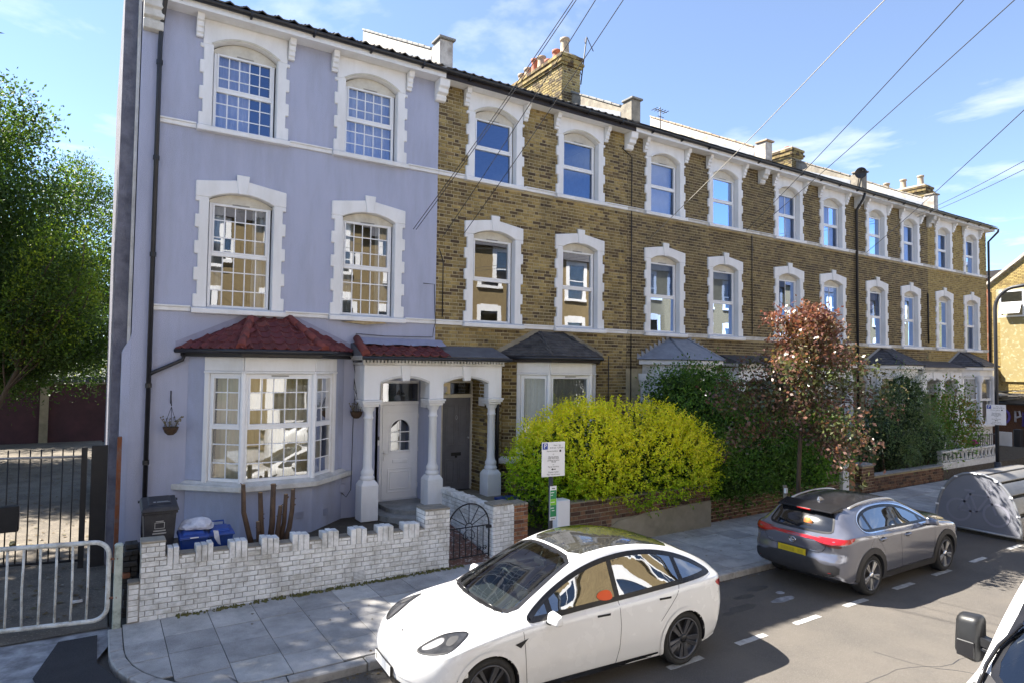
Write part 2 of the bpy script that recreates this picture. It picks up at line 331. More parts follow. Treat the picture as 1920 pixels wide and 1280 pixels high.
class MB:
    """Collects boxes, prisms, tubes and lathes; build() links them as ONE mesh object."""

    def __init__(self, xf=None):
        self.v, self.f, self.mi, self.r, self.sm = [], [], [], [], []
        self.xf = xf

    def add(self, vs, fs, m=0, r=0.0, smooth=False):
        n = len(self.v)
        if self.xf is not None:
            vs = [self.xf @ Vector(p) for p in vs]
        self.v.extend(tuple(p) for p in vs)
        for f in fs:
            self.f.append(tuple(i + n for i in f))
            self.mi.append(m); self.r.append(r); self.sm.append(smooth)
        return self

    def box(self, x0, x1, y0, y1, z0, z1, m=0, r=0.0):
        v = [(x0, y0, z0), (x1, y0, z0), (x1, y1, z0), (x0, y1, z0), (x0, y0, z1), (x1, y0, z1), (x1, y1, z1), (x0, y1, z1)]
        f = [(0, 3, 2, 1), (4, 5, 6, 7), (0, 1, 5, 4), (1, 2, 6, 5), (2, 3, 7, 6), (3, 0, 4, 7)]
        return self.add(v, f, m, r)

    def hexa(self, bot, top, m=0, r=0.0):
        """Frustum between two 4-point loops (counter-clockwise from above)."""
        f = [(3, 2, 1, 0), (4, 5, 6, 7), (0, 1, 5, 4), (1, 2, 6, 5), (2, 3, 7, 6), (3, 0, 4, 7)]
        return self.add(list(bot) + list(top), f, m, r)

    def prism(self, poly, d0, d1, axis='y', m=0, r=0.0, smooth=False):
        if axis == 'y':
            P = lambda a, b, d: (a, d, b)
        elif axis == 'x':
            P = lambda a, b, d: (d, a, b)
        else:
            P = lambda a, b, d: (a, b, d)
        n = len(poly)
        v = [P(a, b, d0) for a, b in poly] + [P(a, b, d1) for a, b in poly]
        f = [tuple(range(n)), tuple(range(2 * n - 1, n - 1, -1))]
        f += [(i, i + n, (i + 1) % n + n, (i + 1) % n) for i in range(n)]
        return self.add(v, f, m, r, smooth)

    def tube(self, path, rad, n=8, m=0, r=0.0, caps=True, smooth=True, closed=False):
        path = [Vector(p) for p in path]
        k = len(path)
        rads = rad if isinstance(rad, (list, tuple)) else [rad] * k
        vs, fs = [], []
        prev = None
        for i, p in enumerate(path):
            if closed:
                t = path[(i + 1) % k] - path[i - 1]
            else:
                t = path[min(i + 1, k - 1)] - path[max(i - 1, 0)]
            if t.length < 1e-9:
                t = Vector((0, 0, 1))
            t.normalize()
            if prev is None:
                a = Vector((0, 0, 1)) if abs(t.z) < 0.9 else Vector((1, 0, 0))
                u = t.cross(a).normalized()
            else:
                u = prev - t * prev.dot(t)
                if u.length < 1e-6:
                    u = t.cross(Vector((0, 0, 1)))
                u.normalize()
            prev = u
            w = t.cross(u)
            for j in range(n):
                a = 2 * math.pi * j / n
                vs.append(p + (u * math.cos(a) + w * math.sin(a)) * rads[i])
        seg = k if closed else k - 1
        for i in range(seg):
            i2 = (i + 1) % k
            for j in range(n):
                j2 = (j + 1) % n
                fs.append((i * n + j, i * n + j2, i2 * n + j2, i2 * n + j))
        self.add(vs, fs, m, r, smooth)
        if caps and not closed:
            b = len(self.v) - k * n
            self.f.append(tuple(b + j for j in range(n - 1, -1, -1))); self.mi.append(m); self.r.append(r); self.sm.append(False)
            b2 = b + (k - 1) * n
            self.f.append(tuple(b2 + j for j in range(n))); self.mi.append(m); self.r.append(r); self.sm.append(False)
        return self

    def lathe(self, prof, c, n=20, axis='z', m=0, r=0.0, smooth=True):
        vs, fs = [], []
        for rr, h in prof:
            for j in range(n):
                a = 2 * math.pi * j / n
                x, y = rr * math.cos(a), rr * math.sin(a)
                if axis == 'z':
                    vs.append((c[0] + x, c[1] + y, c[2] + h))
                elif axis == 'y':
                    vs.append((c[0] + x, c[1] + h, c[2] + y))
                else:
                    vs.append((c[0] + h, c[1] + x, c[2] + y))
        for i in range(len(prof) - 1):
            for j in range(n):
                j2 = (j + 1) % n
                fs.append((i * n + j, i * n + j2, (i + 1) * n + j2, (i + 1) * n + j))
        return self.add(vs, fs, m, r, smooth)

    def build(self, name, mats, parent=None, bevel=0.0, local=False, segs=1):
        me = bpy.data.meshes.new(name)
        off = Vector((0, 0, 0)) if (local or parent is None) else world_off(parent)
        me.from_pydata([(a - off.x, b - off.y, c - off.z) for a, b, c in self.v], [], self.f)
        if not isinstance(mats, (list, tuple)):
            mats = [mats]
        for mm in mats:
            me.materials.append(MATS[mm] if isinstance(mm, str) else mm)
        if len(mats) > 1:
            me.polygons.foreach_set('material_index', self.mi)
        if any(self.sm):
            me.polygons.foreach_set('use_smooth', self.sm)
        if any(self.r):
            at = me.attributes.new('rnd', 'FLOAT', 'FACE')
            at.data.foreach_set('value', self.r)
        bm = bmesh.new(); bm.from_mesh(me)
        bmesh.ops.recalc_face_normals(bm, faces=bm.faces)
        bm.to_mesh(me); bm.free()
        me.update()
        o = bpy.data.objects.new(name, me)
        COL.objects.link(o)
        if parent is not None:
            o.parent = parent
        if bevel > 0:
            md = o.modifiers.new('edge', 'BEVEL')
            md.width = bevel; md.segments = segs; md.limit_method = 'ANGLE'; md.angle_limit = math.radians(40)
        return o


def thing(name, label, cat, loc=(0, 0, 0), group=None, rz=0.0):
    o = bpy.data.objects.new(name, None)
    o.empty_display_size = 0.2
    o.location = loc
    o.rotation_euler = (0, 0, rz)
    COL.objects.link(o)
    return tag(o, label, cat, group)


def tag(o, label, cat, group=None):
    o['label'] = label
    o['category'] = cat
    if group:
        o['group'] = group
    return o


def struct(o):
    o['kind'] = 'structure'
    return o


def stuff(o):
    o['kind'] = 'stuff'
    return o


def text_mesh(txt, size, align='CENTER', extrude=0.0):
    cu = bpy.data.curves.new('t', 'FONT')
    cu.body = txt; cu.size = size; cu.align_x = align; cu.align_y = 'CENTER'; cu.extrude = extrude
    cu.resolution_u = 2
    o = bpy.data.objects.new('t', cu)
    COL.objects.link(o)
    dg = bpy.context.evaluated_depsgraph_get()
    me = bpy.data.meshes.new_from_object(o.evaluated_get(dg))
    bpy.data.objects.remove(o); bpy.data.curves.remove(cu)
    return me


def text_obj(name, txt, size, M, material, parent, align='CENTER'):
    """Flat print laid on a face; M maps text x/y to the parent's space."""
    me = text_mesh(txt, size, align)
    me.name = name
    me.transform(M)
    me.materials.clear()
    me.materials.append(MATS[material])
    o = bpy.data.objects.new(name, me)
    COL.objects.link(o)
    o.parent = parent
    return o


def facet(p0, p1):
    """Frame whose x runs p0->p1 on plan, y points into the wall, z up."""
    a = Vector((p1[0] - p0[0], p1[1] - p0[1], 0)); L = a.length; a.normalize()
    inn = Vector((-a.y, a.x, 0))
    M = Matrix(((a.x, inn.x, 0, p0[0]), (a.y, inn.y, 0, p0[1]), (0, 0, 1, 0), (0, 0, 0, 1)))
    return M, L


def arch_pts(x0, x1, zs, rise, n=10):
    """Segmental arch from (x0,zs) up to (x1,zs)."""
    w = (x1 - x0) / 2
    R = (w * w + rise * rise) / (2 * rise)
    cx, cz = (x0 + x1) / 2, zs + rise - R
    a0 = math.atan2(zs - cz, x0 - cx); a1 = math.atan2(zs - cz, x1 - cx)
    return [(cx + R * math.cos(a0 + (a1 - a0) * i / n), cz + R * math.sin(a0 + (a1 - a0) * i / n)) for i in range(n + 1)]


def subtract(iv, cuts):
    out = [iv]
    for a, b in cuts:
        nx = []
        for s, e in out:
            if b <= s or a >= e:
                nx.append((s, e))
            else:
                if a > s:
                    nx.append((s, a))
                if b < e:
                    nx.append((b, e))
        out = nx
    return [(s, e) for s, e in out if e - s > 0.03]


def bond(x0, x1, z0, z1, course, stretcher, header, joint, holes, flemish=True):
    """Brick cells (xa, xb, za, zb) of a wall face with rectangular holes cut out."""
    cells = []
    k = 0
    z = z0
    while z + course * 0.6 < z1:
        za, zb = z + joint / 2, min(z + course - joint / 2, z1)
        cuts = [(h[0], h[1]) for h in holes if h[2] < zb - 0.01 and h[3] > za + 0.01]
        segs = subtract((x0, x1), cuts)
        x = x0 - (0.0 if k % 2 == 0 else (stretcher * 0.5 if not flemish else (stretcher + header) * 0.5))
        j = 0
        while x < x1:
            w = stretcher if (not flemish or j % 2 == 0) else header
            w2 = w * random.uniform(0.97, 1.03)
            for s, e in segs:
                a, b = max(x + joint / 2, s), min(x + w2 - joint / 2, e)
                if b - a > 0.035:
                    cells.append((a, b, za, zb))
            x += w2; j += 1
        z += course; k += 1
    return cells


_BRICKS = {}


def brick_mesh(material, depth=0.05):
    """Unit bricks (x,z in 0..1) with worn arrises: a few variants shared by all bricks of one material."""
    key = (material, depth)
    if key in _BRICKS:
        return _BRICKS[key]
    out = []
    for k in range(6):
        mb = MB()
        e = 0.035; ez = 0.10
        j = lambda s: random.uniform(-s, s)
        b = [(0, depth, 0), (1, depth, 0), (1, depth, 1), (0, depth, 1)]
        md = [(j(.008), .008, j(.03)), (1 + j(.008), .008, j(.03)), (1 + j(.008), .008, 1 + j(.03)), (j(.008), .008, 1 + j(.03))]
        fr = [(e + j(.01), 0 + j(.002), ez + j(.04)), (1 - e + j(.01), j(.002), ez + j(.04)), (1 - e + j(.01), j(.002), 1 - ez + j(.04)), (e + j(.01), j(.002), 1 - ez + j(.04))]
        v = b + md + fr
        f = [(8, 9, 10, 11)]
        for i in range(4):
            i2 = (i + 1) % 4
            f += [(i, i2, 4 + i2, 4 + i), (4 + i, 4 + i2, 8 + i2, 8 + i)]
        me = bpy.data.meshes.new('brick')
        me.from_pydata(v, [], f)
        me.materials.append(MATS[material])
        bm = bmesh.new(); bm.from_mesh(me)
        bmesh.ops.recalc_face_normals(bm, faces=bm.faces)
        bm.to_mesh(me); bm.free()
        out.append(me)
    _BRICKS[key] = out
    return out


def lay_bricks(cells, M, material, parent, n_single, key=None, depth=0.05, name='brick', joined='brickwork'):
    """The n_single cells that show largest become objects of their own, the rest one joined part."""
    if key:
        cells = sorted(cells, key=key)
    meshes = brick_mesh(material, depth)
    off = world_off(parent)
    for c in cells[:n_single]:
        o = bpy.data.objects.new(name, random.choice(meshes))
        COL.objects.link(o)
        o.parent = parent
        Mx = M @ Matrix.Translation((c[0], random.uniform(-0.003, 0.003), c[2])) @ Matrix.Diagonal((c[1] - c[0], 1, c[3] - c[2], 1))
        o.matrix_local = Matrix.Translation(-off) @ Mx
    if len(cells) > n_single:
        mb = MB(M)
        for c in cells[n_single:]:
            d = random.uniform(-0.003, 0.003)
            a, b, z0, z1 = c
            e = 0.006
            v = [(a, depth, z0), (b, depth, z0), (b, depth, z1), (a, depth, z1),
                 (a, d + .006, z0), (b, d + .006, z0), (b, d + .006, z1), (a, d + .006, z1),
                 (a + e, d, z0 + e), (b - e, d, z0 + e), (b - e, d, z1 - e), (a + e, d, z1 - e)]
            f = [(8, 9, 10, 11)]
            for i in range(4):
                i2 = (i + 1) % 4
                f += [(i, i2, 4 + i2, 4 + i), (4 + i, 4 + i2, 8 + i2, 8 + i)]
            mb.add(v, f, 0, random.random())
        stuff(mb.build(joined, material, parent))


def wall_panel(mb, x0, x1, z0, z1, y0, y1, holes, m=0):
    """Wall slab with rectangular openings, as boxes between the openings."""
    xs = sorted({x0, x1, *[h[0] for h in holes], *[h[1] for h in holes]})
    xs = [x for x in xs if x0 <= x <= x1]
    for a, b in zip(xs[:-1], xs[1:]):
        cuts = [(h[2], h[3]) for h in holes if h[0] < b - 1e-6 and h[1] > a + 1e-6]
        for s, e in subtract((z0, z1), cuts):
            mb.box(a, b, y0, y1, s, e, m)

# ================================================================== SETTING: ground, road, pavement
def sheet(name, x0, x1, y0, y1, z, material):
    o = MB().add([(x0, y0, z), (x1, y0, z), (x1, y1, z), (x0, y1, z)], [(0, 1, 2, 3)]).build(name, material)
    return struct(o)


sheet('ground', -1500, 1500, -1500, 1500, -0.16, 'far_ground')
sheet('road', -60, 160, -13.4, -2.2, -0.11, 'asphalt')
mb = MB()
mb.add([(34.9, -2.2, -0.109), (41.4, -2.2, -0.109), (41.4, 60, -0.109), (34.9, 60, -0.109)], [(0, 1, 2, 3)])
struct(mb.build('side_road', 'asphalt'))
# yard entrance crossover: fresh tarmac lapping round the pavement corner
mb = MB()
pts = [(-0.62, -3.15), (-0.62, -4.1), (-0.35, -4.9), (0.1, -5.45), (0.8, -5.95), (1.6, -6.25), (0.6, -6.5), (-0.4, -6.05), (-1.0, -5.2), (-1.25, -4.2), (-1.05, -3.15)]
mb.add([(x, y, -0.02) for x, y in pts], [tuple(range(len(pts)))])
struct(mb.build('tarmac_apron', 'fresh_tarmac'))
mb = MB()
mb.add([(-14, -2.9, -0.03), (-0.44, -2.9, -0.03), (-0.44, -3.4, -0.034), (-1.0, -5.1, -0.06), (-0.2, -6.4, -0.10), (-14, -6.4, -0.10)], [tuple(range(6))])
struct(mb.build('driveway', 'worn_paint'))
sheet('yard', -60, -0.50, -2.95, 22.4, -0.012, 'yard_ground')

# pavement with a quarter-round end
R0 = 1.75
arc = []
ccx, ccy = 1.25, -5.83 + 1.95
for i in range(11):
    a = math.radians(180 + 90 * i / 10)
    arc.append((ccx + 1.75 * math.cos(a), ccy + 1.95 * math.sin(a)))
pav = [(-0.5, -3.0)] + arc + [(34.9, -5.83), (34.9, 0.0), (-0.5, 0.0)]
pav = [(x + (.02 if x < 1.3 and y > -5.8 else 0), max(y + .02 if y < -3.5 else y, -5.80)) for x, y in pav]
pave_root = MB().prism(pav, -0.2, -0.012, axis='z').build('pavement', 'joint')
struct(pave_root)


def inside_arc(x, y, m=0.0):
    if y < -5.83 + 0.17 + m:
        return False
    if x < ccx and y < ccy:
        return ((x - ccx) / (1.75 - 0.17 - m)) ** 2 + ((y - ccy) / (1.95 - 0.17 - m)) ** 2 < 1
    return x > -0.5 + 0.17


kmb_list = []
path = [(-0.5, -3.05)] + arc + [(2.2 + 0.99 * i, -5.83) for i in range(34)]
for (a, b) in zip(path[:-1], path[1:]):
    va = Vector((b[0] - a[0], b[1] - a[1], 0))
    if va.length < 1e-4:
        continue
    d = va.normalized(); n = Vector((-d.y, d.x, 0))
    L0 = va.length
    zt0 = 0.004 if a[0] > 1.6 else -0.004
    e = d * 0.004
    p0 = Vector((*a, 0)) + e; p1 = Vector((*b, 0)) - e
    q0, q1 = p0 + n * 0.17, p1 + n * 0.17
    m1 = MB()
    m1.hexa([(p0.x, p0.y, -0.2), (p1.x, p1.y, -0.2), (q1.x, q1.y, -0.2), (q0.x, q0.y, -0.2)],
            [(p0.x, p0.y, zt0), (p1.x, p1.y, zt0), (q1.x, q1.y, zt0), (q0.x, q0.y, zt0)])
    m1.build('kerb_stone', 'kerb', pave_root, bevel=0.015)

cells = []
xcols = [-0.33, 0.135] + [0.745 + 0.605 * i for i in range(24)]
for ci, (xa, xb) in enumerate(zip(xcols[:-1], xcols[1:])):
    y = -3.08 - (0.66 if ci % 2 else 0.72) * random.uniform(0.95, 1.05)
    ys = [-2.98, y]
    while y > -5.6:
        y -= random.choice((0.62, 0.8, 0.62)) + random.uniform(-0.03, 0.03)
        ys.append(max(y, -5.655))
    for y1, y0 in zip(ys[:-1], ys[1:]):
        if y1 - y0 < 0.1:
            continue
        cells.append((xa, xb, y0, y1))
slab_rest = MB()
for n_, (xa, xb, y0, y1) in enumerate(cells):
    g = 0.0045
    poly = []
    corners = [(xa + g, y0 + g), (xb - g, y0 + g), (xb - g, y1 - g), (xa + g, y1 - g)]
    if all(inside_arc(x, y) for x, y in corners):
        poly = corners
    else:
        # trim the slab to the curved kerb
        k = 8
        pts = []
        for (p, q) in zip(corners, corners[1:] + corners[:1]):
            for i in range(k):
                pts.append((p[0] + (q[0] - p[0]) * i / k, p[1] + (q[1] - p[1]) * i / k))
        poly = []
        for (x, y) in pts:
            x = max(x, -0.325)
            y = max(y, -5.655)
            if x < ccx and y < ccy:
                ex, ey = (x - ccx) / 1.575, (y - ccy) / 1.775
                r_ = math.hypot(ex, ey)
                if r_ > 1:
                    x, y = ccx + ex / r_ * 1.575, ccy + ey / r_ * 1.775
            if not poly or math.hypot(poly[-1][0] - x, poly[-1][1] - y) > 0.012:
                poly.append((x, y))
        A = 0.5 * sum(p[0] * q[1] - q[0] * p[1] for p, q in zip(poly, poly[1:] + poly[:1])) if len(poly) > 2 else 0
        if A < 0.01:
            continue
    t = random.uniform(-0.002, 0.003)
    MB().prism(poly, -0.03, t, axis='z').build('paving_slab', 'paving', pave_root)
# further along the slabs are too foreshortened to pick apart
mb = MB()
for i in range(30):
    for j in range(3):
        xa = xcols[-1] + 0.68 * i
        if xa + 0.68 > 34.8:
            continue
        y1 = -2.98 - 0.89 * j - (0.0 if i % 2 else 0.0)
        mb.box(xa + .005, xa + 0.675, y1 - 0.88, y1, -0.03, random.uniform(-0.002, 0.003), 0, random.random())
stuff(mb.build('far_paving', 'paving', pave_root))

# moss line along the foot of the white wall
mb = MB()
for i in range(420):
    x = random.uniform(0.3, 5.0) if random.random() < .75 else random.uniform(1.9, 4.7)
    w = random.uniform(.012, .05)
    y = -3.012 - random.random() ** 2 * 0.09 - w
    h = random.uniform(0.008, 0.045)
    mb.hexa([(x, y, 0), (x + w, y, 0), (x + w, y + w, 0), (x, y + w, 0)], [(x + w * .3, y + w * .2, h), (x + w * .7, y + w * .3, h), (x + w * .6, y + w * .8, h * .8), (x + w * .3, y + w * .7, h)])
stuff(mb.build('moss', 'moss'))

# bay markings
marks = [(1255, 1252), ]
mark_root = None
dash_x = [3.9, 5.45, 6.80, 8.13, 9.49, 11.05, 12.48, 14.05, 15.85, 17.5, 19.1]
for i, x in enumerate(dash_x):
    m1 = MB()
    L = 0.62
    y = -7.70 + 0.012 * (x - 6)
    n = 6
    up_ = [(x + L * k / n, y + 0.05 + random.uniform(-.006, .006)) for k in range(n + 1)]
    dn_ = [(x + L * k / n, y - 0.05 + random.uniform(-.006, .006)) for k in range(n, -1, -1)]
    m1.prism(up_ + dn_, -0.108, -0.105, axis='z')
    o = m1.build('road_marking', 'road_paint')
    struct(o)
mb = MB()
for (x, y, w, h) in [(8.9, -6.95, 0.62, 0.10), (9.15, -6.72, .2, .07)]:
    mb.prism([(x + w * .5 * math.cos(a) * random.uniform(.75, 1), y + h * math.sin(a) * random.uniform(.7, 1)) for a in [2 * math.pi * i / 14 for i in range(14)]], -0.1085, -0.1065, axis='z')
struct(mb.build('paint_spill', 'worn_paint'))
mb = MB()
for (x, y, w, h) in [(8.0, -6.85, .35, .12), (8.45, -6.55, .3, .1), (7.6, -6.9, .16, .07), (9.0, -6.4, .3, .1)]:
    mb.prism([(x + w * math.cos(a) * random.uniform(.7, 1), y + h * math.sin(a) * random.uniform(.7, 1)) for a in [2 * math.pi * i / 16 for i in range(16)]], -0.1092, -0.1084, axis='z')
struct(mb.build('oil_stain', 'oil'))

mb = MB()
for (x, y, a, n) in ((6.6, -9.2, -.5, 14), (9.3, -10.4, .25, 16), (8.2, -8.8, -1.2, 9), (11.5, -9.6, .1, 14), (10.4, -11.2, -.7, 12)):
    p = Vector((x, y)); 
    for k in range(n):
        a += random.uniform(-.35, .35)
        q = p + Vector((math.cos(a), math.sin(a))) * random.uniform(.12, .26)
        nn = Vector((-(q - p).y, (q - p).x)).normalized() * random.uniform(.003, .007)
        mb.add([(*(p - nn), -.1085), (*(q - nn), -.1085), (*(q + nn), -.1085), (*(p + nn), -.1085)], [(0, 1, 2, 3)])
        p = q
struct(stuff(mb.build('road_crack', 'fresh_tarmac')))
mb = MB().add([(7.9, -10.9, -.1088), (12.6, -10.7, -.1088), (12.6, -9.95, -.1088), (7.95, -10.1, -.1088)], [(0, 1, 2, 3)])
struct(mb.build('road_patch', 'asphalt_patch'))

gl_ = MB()
for k in range(520):
    x = random.uniform(1.2, 16); y = -5.845 - abs(random.gauss(0, .07)) if random.random() < .8 else random.uniform(-5.6, -3.1)
    z = -.104 if y < -5.84 else .008
    s_ = random.uniform(.008, .026); a = random.random() * 3
    gl_.add([(x + s_ * math.cos(a), y + s_ * math.sin(a), z), (x - s_ * math.sin(a), y + s_ * math.cos(a), z + .008), (x - s_ * math.cos(a), y - s_ * math.sin(a), z), (x + s_ * math.sin(a), y - s_ * math.cos(a), z + .006)], [(0, 1, 2, 3)], 0, random.random())
mat('dry_leaf', (1, 1, 1), rnd=[(0, (.09, .06, .03)), (.5, (.16, .11, .05)), (.9, (.10, .09, .04)), (1, (.35, .33, .30))], rough=.9)
stuff(gl_.build('fallen_leaves', 'dry_leaf'))

# ================================================================== HOUSES
BND = [-0.235, 5.85, 11.82, 17.80, 23.60, 29.20, 34.87]
WIN = [(1.575, 4.20), (7.42, 10.12), (13.33, 16.03), (19.37, 22.03), (25.06, 27.68), (30.60, 33.25)]
ZS1, ZS2, ZE = 4.70, 8.22, 10.33
I4 = Matrix.Identity(4)


def wave_sheet(mb, x0, x1, y, z0, z1, amp=0.03, wl=0.11, flare=0.0, m=0):
    n = max(4, int((x1 - x0) / wl * 6))
    ph = random.uniform(0, 6)
    top, bot = [], []
    for i in range(n + 1):
        t = i / n
        x = x0 + (x1 - x0) * t
        d = amp * math.sin(2 * math.pi * (x - x0) / wl + ph) + amp * .5 * math.sin(2 * math.pi * (x - x0) / (wl * 2.7) + ph * 2)
        top.append((x, y + d * .6, z1)); bot.append((x0 + (x1 - x0) * t * (1 + flare), y + d, z0))
    k = n + 1
    mb.add(bot + top, [(i, i + 1, k + i + 1, k + i) for i in range(n)], m, 0, True)


def window_unit(house, M, x0, x1, z0, z1, yf=0.12, cols=1, rows=1, curtain=None, split=True, vent=True, rail=0.5,
                frame='upvc', glass='window_glass', tilt=0.006, ajar=0.0, margin=False, fw=0.055):
    mb = MB(M)
    y0, y1 = yf, yf + 0.07
    mb.box(x0, x0 + fw, y0, y1, z0, z1).box(x1 - fw, x1, y0, y1, z0, z1)
    mb.box(x0 + fw, x1 - fw, y0, y1, z0, z0 + fw).box(x0 + fw, x1 - fw, y0, y1, z1 - fw, z1)
    cells = []
    a, b = x0 + fw, x1 - fw
    if split:
        zm = z0 + (z1 - z0) * rail
        mb.box(a, b, y0 - 0.008, y1, zm - 0.032, zm + 0.032)
        s = 0.034
        for (za, zb, yy) in ((z0 + fw, zm - 0.032, y0 + 0.012), (zm + 0.032, z1 - fw, y0 - 0.016)):
            if za > zm:
                mb.box(a, a + s, yy, y0 + .04, za, zb).box(b - s, b, yy, y0 + .04, za, zb)
                mb.box(a + s, b - s, yy, y0 + .04, za, za + s).box(a + s, b - s, yy, y0 + .04, zb - s, zb)
                cells.append((a + s, b - s, za + s, zb - s))
            else:
                cells.append((a, b, za, zb))
    else:
        s = 0.03
        mb.box(a, a + s, y0 - .016, y0 + .04, z0 + fw, z1 - fw).box(b - s, b, y0 - .016, y0 + .04, z0 + fw, z1 - fw)
        mb.box(a + s, b - s, y0 - .016, y0 + .04, z0 + fw, z0 + fw + s).box(a + s, b - s, y0 - .016, y0 + .04, z1 - fw - s, z1 - fw)
        cells.append((a + s, b - s, z0 + fw + s, z1 - fw - s))
    w = mb.build('window', frame, house, bevel=0.004)
    yp = yf + 0.036
    bars = MB(M)
    for (xa, xb, za, zb) in cells:
        cs = [xa + (xb - xa) * i / cols for i in range(cols + 1)]
        rs = [za + (zb - za) * i / rows for i in range(rows + 1)]
        if rows == 3:
            d = (zb - za)
            rs = [za, za + d * .31, za + d * .69, zb]
        for c in cs[1:-1]:
            bars.box(c - .010, c + .010, yp - .012, yp - .002, za, zb)
        for r in rs[1:-1]:
            bars.box(xa, xb, yp - .0135, yp - .0035, r - .010, r + .010)
        for i in range(cols):
            for j in range(rows):
                p0, p1, q0, q1 = cs[i], cs[i + 1], rs[j], rs[j + 1]
                tx, tz = random.gauss(0, tilt), random.gauss(0, tilt)
                hx, hz = (p1 - p0) / 2, (q1 - q0) / 2
                v = [(p0, yp - tx * hx - tz * hz, q0), (p1, yp + tx * hx - tz * hz, q0), (p1, yp + tx * hx + tz * hz, q1), (p0, yp - tx * hx + tz * hz, q1)]
                MB(M).add(v, [(0, 1, 2, 3)]).build('pane', glass, w)
    if cols > 1 or rows > 1:
        bars.build('glazing_bar', frame, w)
    if vent:
        MB(M).box((x0 + x1) / 2 - .16, (x0 + x1) / 2 + .16, yf - .022, yf - .002, z1 - fw * .5 - .018, z1 - fw * .5 + .002).build('trickle_vent', 'concrete', w)
    if curtain:
        kind, cm = curtain[0], curtain[1]
        yc = yf + 0.20
        c = MB(M)
        if kind == 'full':
            wave_sheet(c, x0 + .03, x1 - .03, yc, z0 + .02, z1 - .02)
        elif kind == 'left':
            wave_sheet(c, x0 + .02, x0 + (x1 - x0) * .62, yc, z0 + .02, z1 - .02, amp=.035)
        elif kind == 'sides':
            wave_sheet(c, x0 + .02, x0 + (x1 - x0) * .27, yc, z0 + .02, z1 - .02)
            wave_sheet(c, x1 - (x1 - x0) * .27, x1 - .02, yc, z0 + .02, z1 - .02)
        elif kind == 'top':
            c.box(x0 + .03, x1 - .03, yc, yc + .01, z0 + (z1 - z0) * curtain[2], z1 - .02)
        elif kind == 'blind':
            z = z1 - 0.03
            low = z0 + (z1 - z0) * (curtain[2] if len(curtain) > 2 else 0.0)
            while z > low + .03:
                c.add([(x0 + .04, yc - .012, z), (x1 - .04, yc - .012, z), (x1 - .04, yc + .016, z - .040), (x0 + .04, yc + .016, z - .040)], [(0, 1, 2, 3)])
                z -= 0.044
        c.build('blind' if kind in ('blind', 'top') else 'curtain', cm, w)
    return w


def toothed(cx, s, z0, z1, hin, hout, inner, blk=0.255):
    """Quoined jamb outline: s=-1 left, +1 right."""
    pts = []
    z, k = z0, 0
    while z < z1 - 1e-6:
        zt = min(z + blk, z1)
        h = hout if k % 2 == 0 else hin
        pts += [(cx + s * h, z), (cx + s * h, zt)]
        z = zt; k += 1
    return pts + [(cx + s * inner, z1), (cx + s * inner, z0)]


def surround_first(house, cx, hw=0.84, op=0.60, paint='white_paint'):
    m1 = MB()
    zsp = 6.85
    for s in (-1, 1):
        m1.prism(toothed(cx, s, ZS1 + .02, zsp, hw - .065, hw, op), -0.045, 0.16)
    head = [(cx - hw, zsp), (cx - hw, 7.15), (cx - .13, 7.255), (cx + .13, 7.255), (cx + hw, 7.15), (cx + hw, zsp)]
    head += list(reversed(arch_pts(cx - op, cx + op, zsp, 0.15)))
    m1.prism(head, -0.048, 0.158)
    m1.build('window_surround', paint, house, bevel=0.012)
    f = MB()
    f.prism(arch_pts(cx - op + .002, cx + op - .002, zsp - .02, 0.165) + [(cx + op - .002, 6.79), (cx - op + .002, 6.79)], 0.105, 0.15)
    f.build('arch_panel', 'cream_paint', house)
    k = MB()
    k.prism([(cx - .08, 6.985), (cx + .08, 6.985), (cx + .125, 7.365), (cx - .125, 7.365)], -0.078, -0.03)
    k.build('keystone', paint, house, bevel=0.01)


def surround_second(house, cx, hw=0.84, op=0.60, paint='white_paint', top='white_paint'):
    m1 = MB()
    zsp = 9.84
    for s in (-1, 1):
        m1.prism(toothed(cx, s, ZS2 + .02, zsp, hw - .065, hw, op), -0.045, 0.16)
    head = [(cx - hw + .05, zsp), (cx - hw + .05, ZE), (cx + hw - .05, ZE), (cx + hw - .05, zsp)]
    head += list(reversed(arch_pts(cx - op, cx + op, zsp, 0.20)))
    m1.prism(head, -0.042, 0.158)
    m1.build('window_surround', paint, house, bevel=0.012)
    b = MB()
    a0 = arch_pts(cx - op - .05, cx + op + .05, zsp + .03, 0.215)
    a1 = arch_pts(cx - op, cx + op, zsp + .012, 0.195)
    b.prism(a0 + list(reversed(a1)), -0.066, -0.043)
    b.build('arch_moulding', top, house, bevel=0.006)
    f = MB()
    f.prism(arch_pts(cx - op + .002, cx + op - .002, zsp - .03, 0.22) + [(cx + op - .002, 9.76), (cx - op + .002, 9.76)], 0.105, 0.15)
    f.build('arch_panel', 'cream_paint', house)
    prof = [(-.01, 9.93), (-.07, 9.93), (-.085, 9.96), (-.07, 9.99), (-.115, 10.01), (-.115, 10.09), (-.15, 10.11), (-.15, 10.19), (-.20, 10.21), (-.235, 10.328), (-.01, 10.328)]
    for s in (-1, 1):
        xb = cx + s * (hw + .02)
        MB().prism(prof, xb - .062, xb + .062, axis='x').build('eave_bracket', paint, house, bevel=0.006)


def course_strip(mb, x0, x1, z, d=0.06):
    mb.box(x0, x1, -d, 0.02, z - .075, z)
    mb.box(x0, x1, -d - .025, 0.02, z + .001, z + .035)


